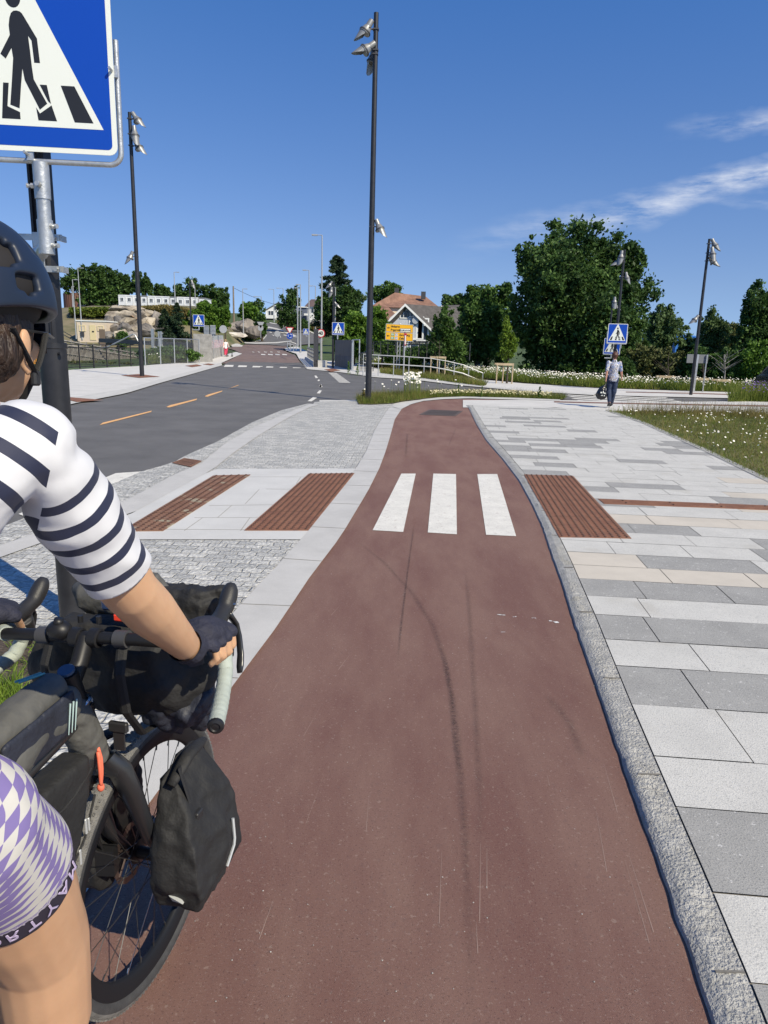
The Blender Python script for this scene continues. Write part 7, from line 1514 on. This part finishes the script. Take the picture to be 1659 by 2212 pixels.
# shorts with a diamond check
m_sh,n_,l_,b_=newmat('checked_shorts'); uvn=n_.new('ShaderNodeUVMap'); mp=n_.new('ShaderNodeMapping'); mp.inputs['Rotation'].default_value=(0,0,rad(45)); l_.new(uvn.outputs[0],mp.inputs[0]); ck=n_.new('ShaderNodeTexChecker'); ck.inputs['Scale'].default_value=1.; l_.new(mp.outputs[0],ck.inputs['Vector']); ck.inputs['Color1'].default_value=(.52,.50,.46,1); ck.inputs['Color2'].default_value=(.19,.145,.34,1)
sp=n_.new('ShaderNodeSeparateXYZ'); l_.new(uvn.outputs[0],sp.inputs[0]); g1=n_.new('ShaderNodeMath'); g1.operation='GREATER_THAN'; l_.new(sp.outputs[1],g1.inputs[0]); g1.inputs[1].default_value=0.; mx=n_.new('ShaderNodeMixRGB'); l_.new(g1.outputs[0],mx.inputs[0]); l_.new(ck.outputs[0],mx.inputs[1]); mx.inputs[2].default_value=(.022,.018,.034,1); l_.new(mx.outputs[0],b_.inputs['Base Color']); b_.inputs['Roughness'].default_value=.75
TD=(KR_-HR2).normalized(); TLn=(BH.lerp(KR_,.16)-HR).dot(TD)/.80; tx=TD.cross(Vector((0,0,1))).normalized(); ty=TD.cross(tx).normalized(); HEMR=BH.lerp(KR_,.16); HEMLL=HL_.lerp(KL_,.75); TDL=(KL_-HL_).normalized()
def suv(co,reg):
    d=co-HR; t=d.dot(TD); a=math.atan2(d.dot(ty),d.dot(tx)); 
    if reg is None: return (t,a)
    if a-reg[1]>math.pi: a-=2*math.pi
    if a-reg[1]<-math.pi: a+=2*math.pi
    k=t/TLn
    if k>.71: return (a*4,1.0)
    if a*1.0<-2.6 and False: return (0,1.)
    return (a*24/math.pi,-60+t/.0135)
shp=[('t',[PE,PE.lerp(WA,.5)],[.146,.136]),('t',[PE.lerp(HR,.6),HR,HR2,BH,BH.lerp(KR_,.5)],[.128,.118,.1035,.095,.087]),('t',[PE.lerp(HL_,.6),HL_,HL_.lerp(KL_,.5),HL_.lerp(KL_,.9)],[.128,.118,.097,.075])]
soft('shorts',shp,m_sh,rider,voxel=.006,it=6,clip=[(tuple(HEMR),tuple(TD),tuple(HEMR),.16),(tuple(HEMLL),tuple(TDL),tuple(HEMLL),.15)],uvf=suv,solid=.002)
# letters round the hem
def hemtext(txt):
    par=rider; r=.0915; m=mat('hem_print',(.45,.38,.55),.6); m2=mat('hem_print_inner',(.09,.05,.16),.7); base=BH.lerp(KR_,.06)
    for i,chh in enumerate(txt):
        cu_=bpy.data.curves.new('letter','FONT'); cu_.body=chh; cu_.size=.030; cu_.align_x='CENTER'; cu_.align_y='CENTER'; cu_.extrude=.0006; to=bpy.data.objects.new('letter',cu_); COL.objects.link(to); bpy.context.view_layer.update(); me=bpy.data.meshes.new_from_object(to.evaluated_get(bpy.context.evaluated_depsgraph_get())); bpy.data.objects.remove(to)
        a=A_HEM+i*.28; off=wloc(par)
        for v in me.vertices:
            aa=a-v.co.x/r; rd=tx*math.cos(aa)+ty*math.sin(aa); v.co=base+rd*(r+.004+v.co.z)+TD*(v.co.y)-off
        me.materials.clear(); me.materials.append(m); o=bpy.data.objects.new('hem_letter',me); COL.objects.link(o); o.parent=par
_dv=Vector((0,0,CAMH))-BH; A_HEM=math.atan2(_dv.dot(ty),_dv.dot(tx))-.75
hemtext('MAYTRON')
# hair, helmet, glasses, strap
def hairpost(bm):
    dl=[f for f in bm.faces if (f.calc_center_median()-HDc).dot(FD)>.035+.25*((f.calc_center_median()-HDc).dot(FU)) and (f.calc_center_median()-HDc).dot(FU)<.06 or (f.calc_center_median()-HDc).dot(FU)<-.115]
    bmesh.ops.delete(bm,geom=dl,context='FACES')
soft('hair',[('e',HP(0,-.018,.005),(.081,.096,.094),HA),('e',HP(0,-.055,-.045),(.062,.045,.055),HA),('e',HP(0,-.062,-.085),(.052,.034,.045),HA),('e',HP(.045,-.045,-.03),(.042,.045,.05),HA),('e',HP(-.045,-.045,-.03),(.042,.045,.05),HA)],m_hair,rider,voxel=.004,it=3,disp=lambda co,n: .005*mnoise.noise(Vector(((co-HDc).dot(FS)*90,(co-HDc).dot(FD)*90,(co-HDc).dot(FU)*22))),post=hairpost)
hel=MB(); n=56; m_=26; rings=[]; vs=[];fs=[]
m_helm=mat('slate_blue_helmet',(.012,.019,.037),.45,spec=.45,var=.08,scale=6); m_foam=mat('helmet_foam',(.012,.010,.010),.8)
def HS(th_,ph,k=1.): # th around, ph from top
    s=math.sin(th_); c=math.cos(th_)
    f=c*.142*(1.0 if c>0 else 1.02); w=s*.110
    rr=math.sin(ph)**.92; u=.140*math.cos(ph)
    return HP(w*rr*k,(-.012+f*rr*k),.028+u*k)
VENT=[]  # (theta centre, phi centre, half widths)
for thc,phc,a_,p_ in ((0,.55,.13,.28),(.42,.75,.12,.26),(-.42,.75,.12,.26),(.85,1.15,.16,.15),(-.85,1.15,.16,.15),(1.25,.80,.15,.17),(-1.25,.80,.15,.17),(2.1,1.0,.30,.20),(-2.1,1.0,.30,.20),(1.75,1.38,.17,.12),(-1.75,1.38,.17,.12),(2.62,1.25,.22,.17),(-2.62,1.25,.22,.17),(3.14,.85,.2,.2),(2.6,.65,.18,.14),(-2.6,.65,.18,.14)): VENT.append((thc,phc,a_,p_))
for j in range(m_+1):
    for i in range(n):
        th_=2*math.pi*i/n-math.pi; lim=1.62+.10*math.cos(th_)**2*(1 if abs(th_)>1.57 else .35)-.08*math.sin(th_)**2; ph=.02+(lim-.02)*j/m_; p=HS(th_,ph,1+.010*math.sin(th_*6)*math.sin(ph)**2); vs.append(p)
for j in range(m_):
    for i in range(n):
        th_=2*math.pi*(i+.5)/n-math.pi; ph=.02+1.62*(j+.5)/m_
        hole=any((((th_-tc+math.pi)%(2*math.pi)-math.pi)/a_)**2+((ph-pc)/p_)**2<1 for tc,pc,a_,p_ in VENT)
        if not hole: fs.append((j*n+i,j*n+(i+1)%n,(j+1)*n+(i+1)%n,(j+1)*n+i))
hel.add(vs,fs); ho=hel.build('helmet',m_helm,rider,smooth=True,fix=True); so=ho.modifiers.new('s','SOLIDIFY'); so.thickness=.016; so.offset=-1; so.use_rim=True; sb=ho.modifiers.new('d','SUBSURF'); sb.levels=1; sb.render_levels=2
b=MB(); b.ellip(HP(0,-.012,.062),(.094,.124,.085),HA,n=24,m=14); o=b.build('helmet_liner',m_foam,ho,smooth=True)
b=MB(); 
for s in (-1,1): b.tube(rsn([HP(s*.086,.035,.0),HP(s*.086,.020,-.035),HP(s*.080,.008,-.065),HP(s*.055,.015,-.105),HP(s*.01,.03,-.128)],12),.0052,n=6,sq=.3); b.tube(rsn([HP(s*.085,-.055,.0),HP(s*.088,-.02,-.045),HP(s*.082,.006,-.066)],10),.0052,n=6,sq=.3)
b.build('chin_strap',m_strap,ho)
b=MB(); b.box(HP(.082,.006,-.070),(.010,.018,.024),HA,bev=.003); b.build('strap_buckle',m_hood,ho)
for s in (-1,1): b=MB(); b.tube(rsn([HP(s*.081,-.02,.0),HP(s*.081,.05,.0),HP(s*.068,.09,-.004)],8),.004,n=6,sq=.5); b.build('glasses_temple',m_frame,rider)
b=MB()
lens=[]
for i in range(15):
    t=-1+2*i/14; x=.066*t; f=.100-.028*t*t; lens.append((x,f))
vs=[];fs=[]
for (x,f) in lens: vs+=[HP(x,f,.018),HP(x,f+.002,-.03+.012*(1-abs(x)/.066)*(1 if abs(x)<.012 else 0))]
b.add(vs,[(2*i,2*i+1,2*i+3,2*i+2) for i in range(14)]); so_=b.build('glasses_lens',mat('mirrored_lens',(.02,.03,.06),.08,spec=.9),rider,smooth=True,fix=False)
# shoes
m_shoe=mat('dark_shoe',(.03,.03,.035),.5)
for A_ in (AR_,AL_): soft('shoe',[('t',[A_-Z*.03,A_+HD*.07-Z*.055,A_+HD*.18-Z*.065],[.042,.046,.034]),('b',A_+HD*.06-Z*.095,(.08,.27,.02),AXB,.008)],m_shoe,rider,voxel=.007,it=4)
# ---- walking person on the right
m_print,n_,l_,b_=newmat('patterned_shirt'); t_=n_.new('ShaderNodeTexCoord'); w1=n_.new('ShaderNodeTexNoise'); w1.inputs['Scale'].default_value=5.5; w1.inputs['Detail'].default_value=1; w1.inputs['Distortion'].default_value=2.2; l_.new(t_.outputs['Object'],w1.inputs['Vector']); cr=n_.new('ShaderNodeValToRGB'); cr.color_ramp.interpolation='CONSTANT'
for i,(p_,c_) in enumerate(((0,(.66,.66,.66)),(.38,(.04,.05,.10)),(.43,(.66,.66,.66)),(.47,(.08,.16,.42)),(.52,(.66,.66,.66)),(.55,(.26,.19,.16)),(.59,(.66,.66,.66)),(.63,(.05,.06,.13)))):
    e=cr.color_ramp.elements[i] if i<2 else cr.color_ramp.elements.new(p_); e.position=p_; e.color=(*c_,1)
l_.new(w1.outputs[0],cr.inputs[0]); l_.new(cr.outputs[0],b_.inputs['Base Color']); b_.inputs['Roughness'].default_value=.8
m_jean=mat('dark_blue_jeans',(.022,.035,.075),.85,var=.25,scale=12,bump=.4,bscale=30)
def walker(name,label,foot,h,face,hair,shirt,pants,stride=.16,arms=((.22,-.12,.0),(-.25,.05,.0)),skirtlen=0,sleeve=.55,shoe=m_shoe,long=False):
    f=Vector((math.sin(face),math.cos(face),0)); s=Vector((f.y,-f.x,0)); k=h/1.7; O=Vector(foot); W3=lambda a,b_,z: O+s*(a*k)+f*(b_*k)+Z*(z*k)
    o=thing(name,label,'person',tuple(O)); A3=(s,f,Z)
    hipL,hipR=W3(-.09,0,.90),W3(.09,0,.90); kL,kR=W3(-.09,.06+stride*.4,.49),W3(.08,.02,.48); aL,aR=W3(-.07,-.10+0*stride,.10),W3(.07,stride,.09); aL=W3(-.075,-stride*1.2,.14); kL=W3(-.085,.03,.50)
    chest=W3(0,.0,1.28); pel=W3(0,0,.95); nk=W3(0,-.01,1.45); hd_=W3(0,.02,1.60); shs=[W3(-.18,0,1.39),W3(.18,0,1.39)]
    el=[shs[0]+s*(-.055*k)+f*(arms[0][1]*k)-Z*.27*k, shs[1]+s*(.075*k)+f*(arms[1][1]*k)-Z*.26*k]; wr=[el[0]+s*(.0)+f*(.02*k)-Z*.24*k, el[1]+s*(.06*k)+f*(.10*k)-Z*.20*k]
    parts=[('t',[pel,W3(0,0,1.1),chest,nk],[.135*k,.125*k,.145*k,.06*k]),('t',[nk,hd_],[.05*k,.055*k]),('e',hd_+Z*.02*k,(.075*k,.092*k,.112*k),A3),('e',hd_+f*.09*k-Z*.01*k,(.014*k,.02*k,.02*k),A3),('e',hd_-s*.077*k,(.01*k,.02*k,.03*k),A3),('e',hd_+s*.077*k,(.01*k,.02*k,.03*k),A3)]
    for q_,(sh_,e_,w_) in enumerate(zip(shs,el,wr)):
        parts.append(('t',[chest.lerp(sh_,.6),sh_,e_,e_.lerp(w_,.6),w_],[.07*k,.058*k,.04*k,.032*k,.025*k])); parts.append(('e',w_-Z*.05*k,(.018*k,.03*k,.045*k),A3))
        for j in range(4): parts.append(('t',[w_-Z*.07*k+f*((-.022+.015*j)*k),w_-Z*.115*k+f*((-.02+.015*j)*k+.01)],[.0095*k,.008*k]))
        parts.append(('t',[w_-Z*.03*k+f*.025*k,w_-Z*.075*k+f*.045*k],[.010*k,.009*k]))
    for hp_,kn,an in ((hipL,kL,aL),(hipR,kR,aR)): parts.append(('t',[hp_,kn,kn.lerp(an,.35),an],[.095*k,.06*k,.055*k,.036*k])); parts.append(('t',[an,an+f*.14*k-Z*.05*k],[.035*k,.03*k]))
    soft('body',parts,m_skinp,o,voxel=.010,it=2)
    tp=[('t',[W3(0,0,.88),W3(0,0,1.08),chest,nk-Z*.02],[.160*k,.148*k,.160*k,.075*k]),('e',W3(0,0,.93),(.185*k,.13*k,.12*k),A3),('e',W3(0,0,1.33),(.19*k,.12*k,.09*k),A3)]
    for sh_,e_,w_ in zip(shs,el,wr): 
        e2=e_ if not long else w_; tp.append(('t',[chest.lerp(sh_,.6),sh_,sh_.lerp(e2,.9)],[.075*k,.064*k,.056*k]))
    soft('shirt',tp,shirt,o,voxel=.011,it=4,disp=lambda co,n: .010*mnoise.noise(co*9),clip=[(tuple(W3(0,0,.80)),(0,0,-1),tuple(W3(0,0,.85)),.3)])
    lp=[('e',W3(0,0,.93),(.165*k,.12*k,.11*k),A3)]
    for hp_,kn,an in ((hipL,kL,aL),(hipR,kR,aR)): lp.append(('t',[hp_,kn,an.lerp(kn,.12)],[.105*k,.080*k,.062*k]))
    soft('trousers',lp,pants,o,voxel=.010,it=3,disp=lambda co,n: .009*mnoise.noise(co*13),clip=[(tuple(W3(0,0,.975)),(0,0,1),tuple(W3(0,0,1.0)),.25)])
    for an,ty_ in ((aL,1),(aR,0)): soft('shoe',[('t',[an-Z*.03*k-f*.02*k,an+f*.15*k-Z*(.08 if ty_==0 else .10)*k],[.045*k,.038*k])],shoe,o,voxel=.010,it=2)
    soft('hair',[('e',hd_+Z*.035*k-f*.015*k,(.098*k,.106*k,.112*k),A3),('e',hd_-f*.045*k-Z*.03*k,(.070*k,.05*k,.07*k),A3)],hair,o,voxel=.009,it=2,disp=lambda co,n: .012*mnoise.noise(co*26))
    return o,wr
ft=G(1318,878,.05); o,wr=walker('person','person in a white and blue patterned shirt and dark jeans walking away','%s'%'' if False else ft,1.58,rad(4),mat('auburn_hair',(.07,.025,.015),.6,var=.4,scale=30),m_print,m_jean) if False else walker('person','person in a white and blue patterned shirt and dark jeans walking away',ft,1.58,rad(4),mat('auburn_hair',(.07,.025,.015),.6,var=.4,scale=30),m_print,m_jean)
hw=wr[0]-Z*.12; m_bag=mat('black_plastic_bag',(.012,.012,.014),.25,bump=.6,bscale=20); bg_=thing('carrier_bag','black plastic carrier bag with white print in the left hand of the walking person','bag',tuple(hw))
bc=hw+Vector((-.10,-.02,-.30)); soft('bag_body',[('t',[hw-Z*.05,bc+Z*.08,bc-Z*.04],[.02,.11,.165])],m_bag,bg_,voxel=.010,it=3,disp=lambda co,n: .02*mnoise.noise(co*16)-.03*(n.y*0))
b=MB(); b.tube([hw+Z*.02,hw-Z*.06+Vector((.02,0,0)),bc+Z*.1],.008,n=5); b.tube([hw+Z*.02,hw-Z*.06-Vector((.03,0,0)),bc+Z*.1-Vector((.03,0,0))],.008,n=5); b.build('handle',m_bag,bg_)
b=MB(); 
for (dx,dz,w_,h_) in ((-.06,.02,.05,.05),(0,.03,.04,.07),(.05,.0,.05,.04),(-.03,-.06,.07,.035),(.04,-.07,.04,.03)): b.ellip(bc+Vector((dx,-.155,dz)),(w_*.5,.012,h_*.5),n=10,m=6)
b.build('white_print',m_signw,bg_)
# ---- small person with rollator by the wall
fp=G(489,769,.0); fp=Vector((P(488,768,72).x,72,T(72))); walker('person','small figure in a white top and bright pink trousers by the concrete wall',fp,1.62,rad(-10),mat('blond_hair',(.35,.24,.13),.7),mat('white_top',(.75,.74,.74),.8),mat('pink_trousers',(.62,.05,.12),.8),stride=.08,long=True)
o=thing('walking_frame','dark wheeled walking frame pushed by the figure in pink trousers','walking frame',tuple(fp+Vector((.35,.25,0)))); b=MB(); q0=fp+Vector((.35,.2,0))
for dx in (-.22,.22): b.tube([q0+Vector((dx,-.2,.9)),q0+Vector((dx,-.05,.85)),q0+Vector((dx,.15,.1))],.02,n=6); b.tube([q0+Vector((dx,-.02,.6)),q0+Vector((dx,-.3,.1))],.02,n=6)
b.box(q0+Vector((0,0,.55)),(.42,.25,.06)); b.build('frame',m_lampdk,o); b=MB()
for dx in (-.22,.22):
    for dy in (.15,-.3): b.cyl(q0+Vector((dx-.02,dy,.1)),q0+Vector((dx+.02,dy,.1)),.1,n=12)
b.build('wheels',m_lampdk,o)
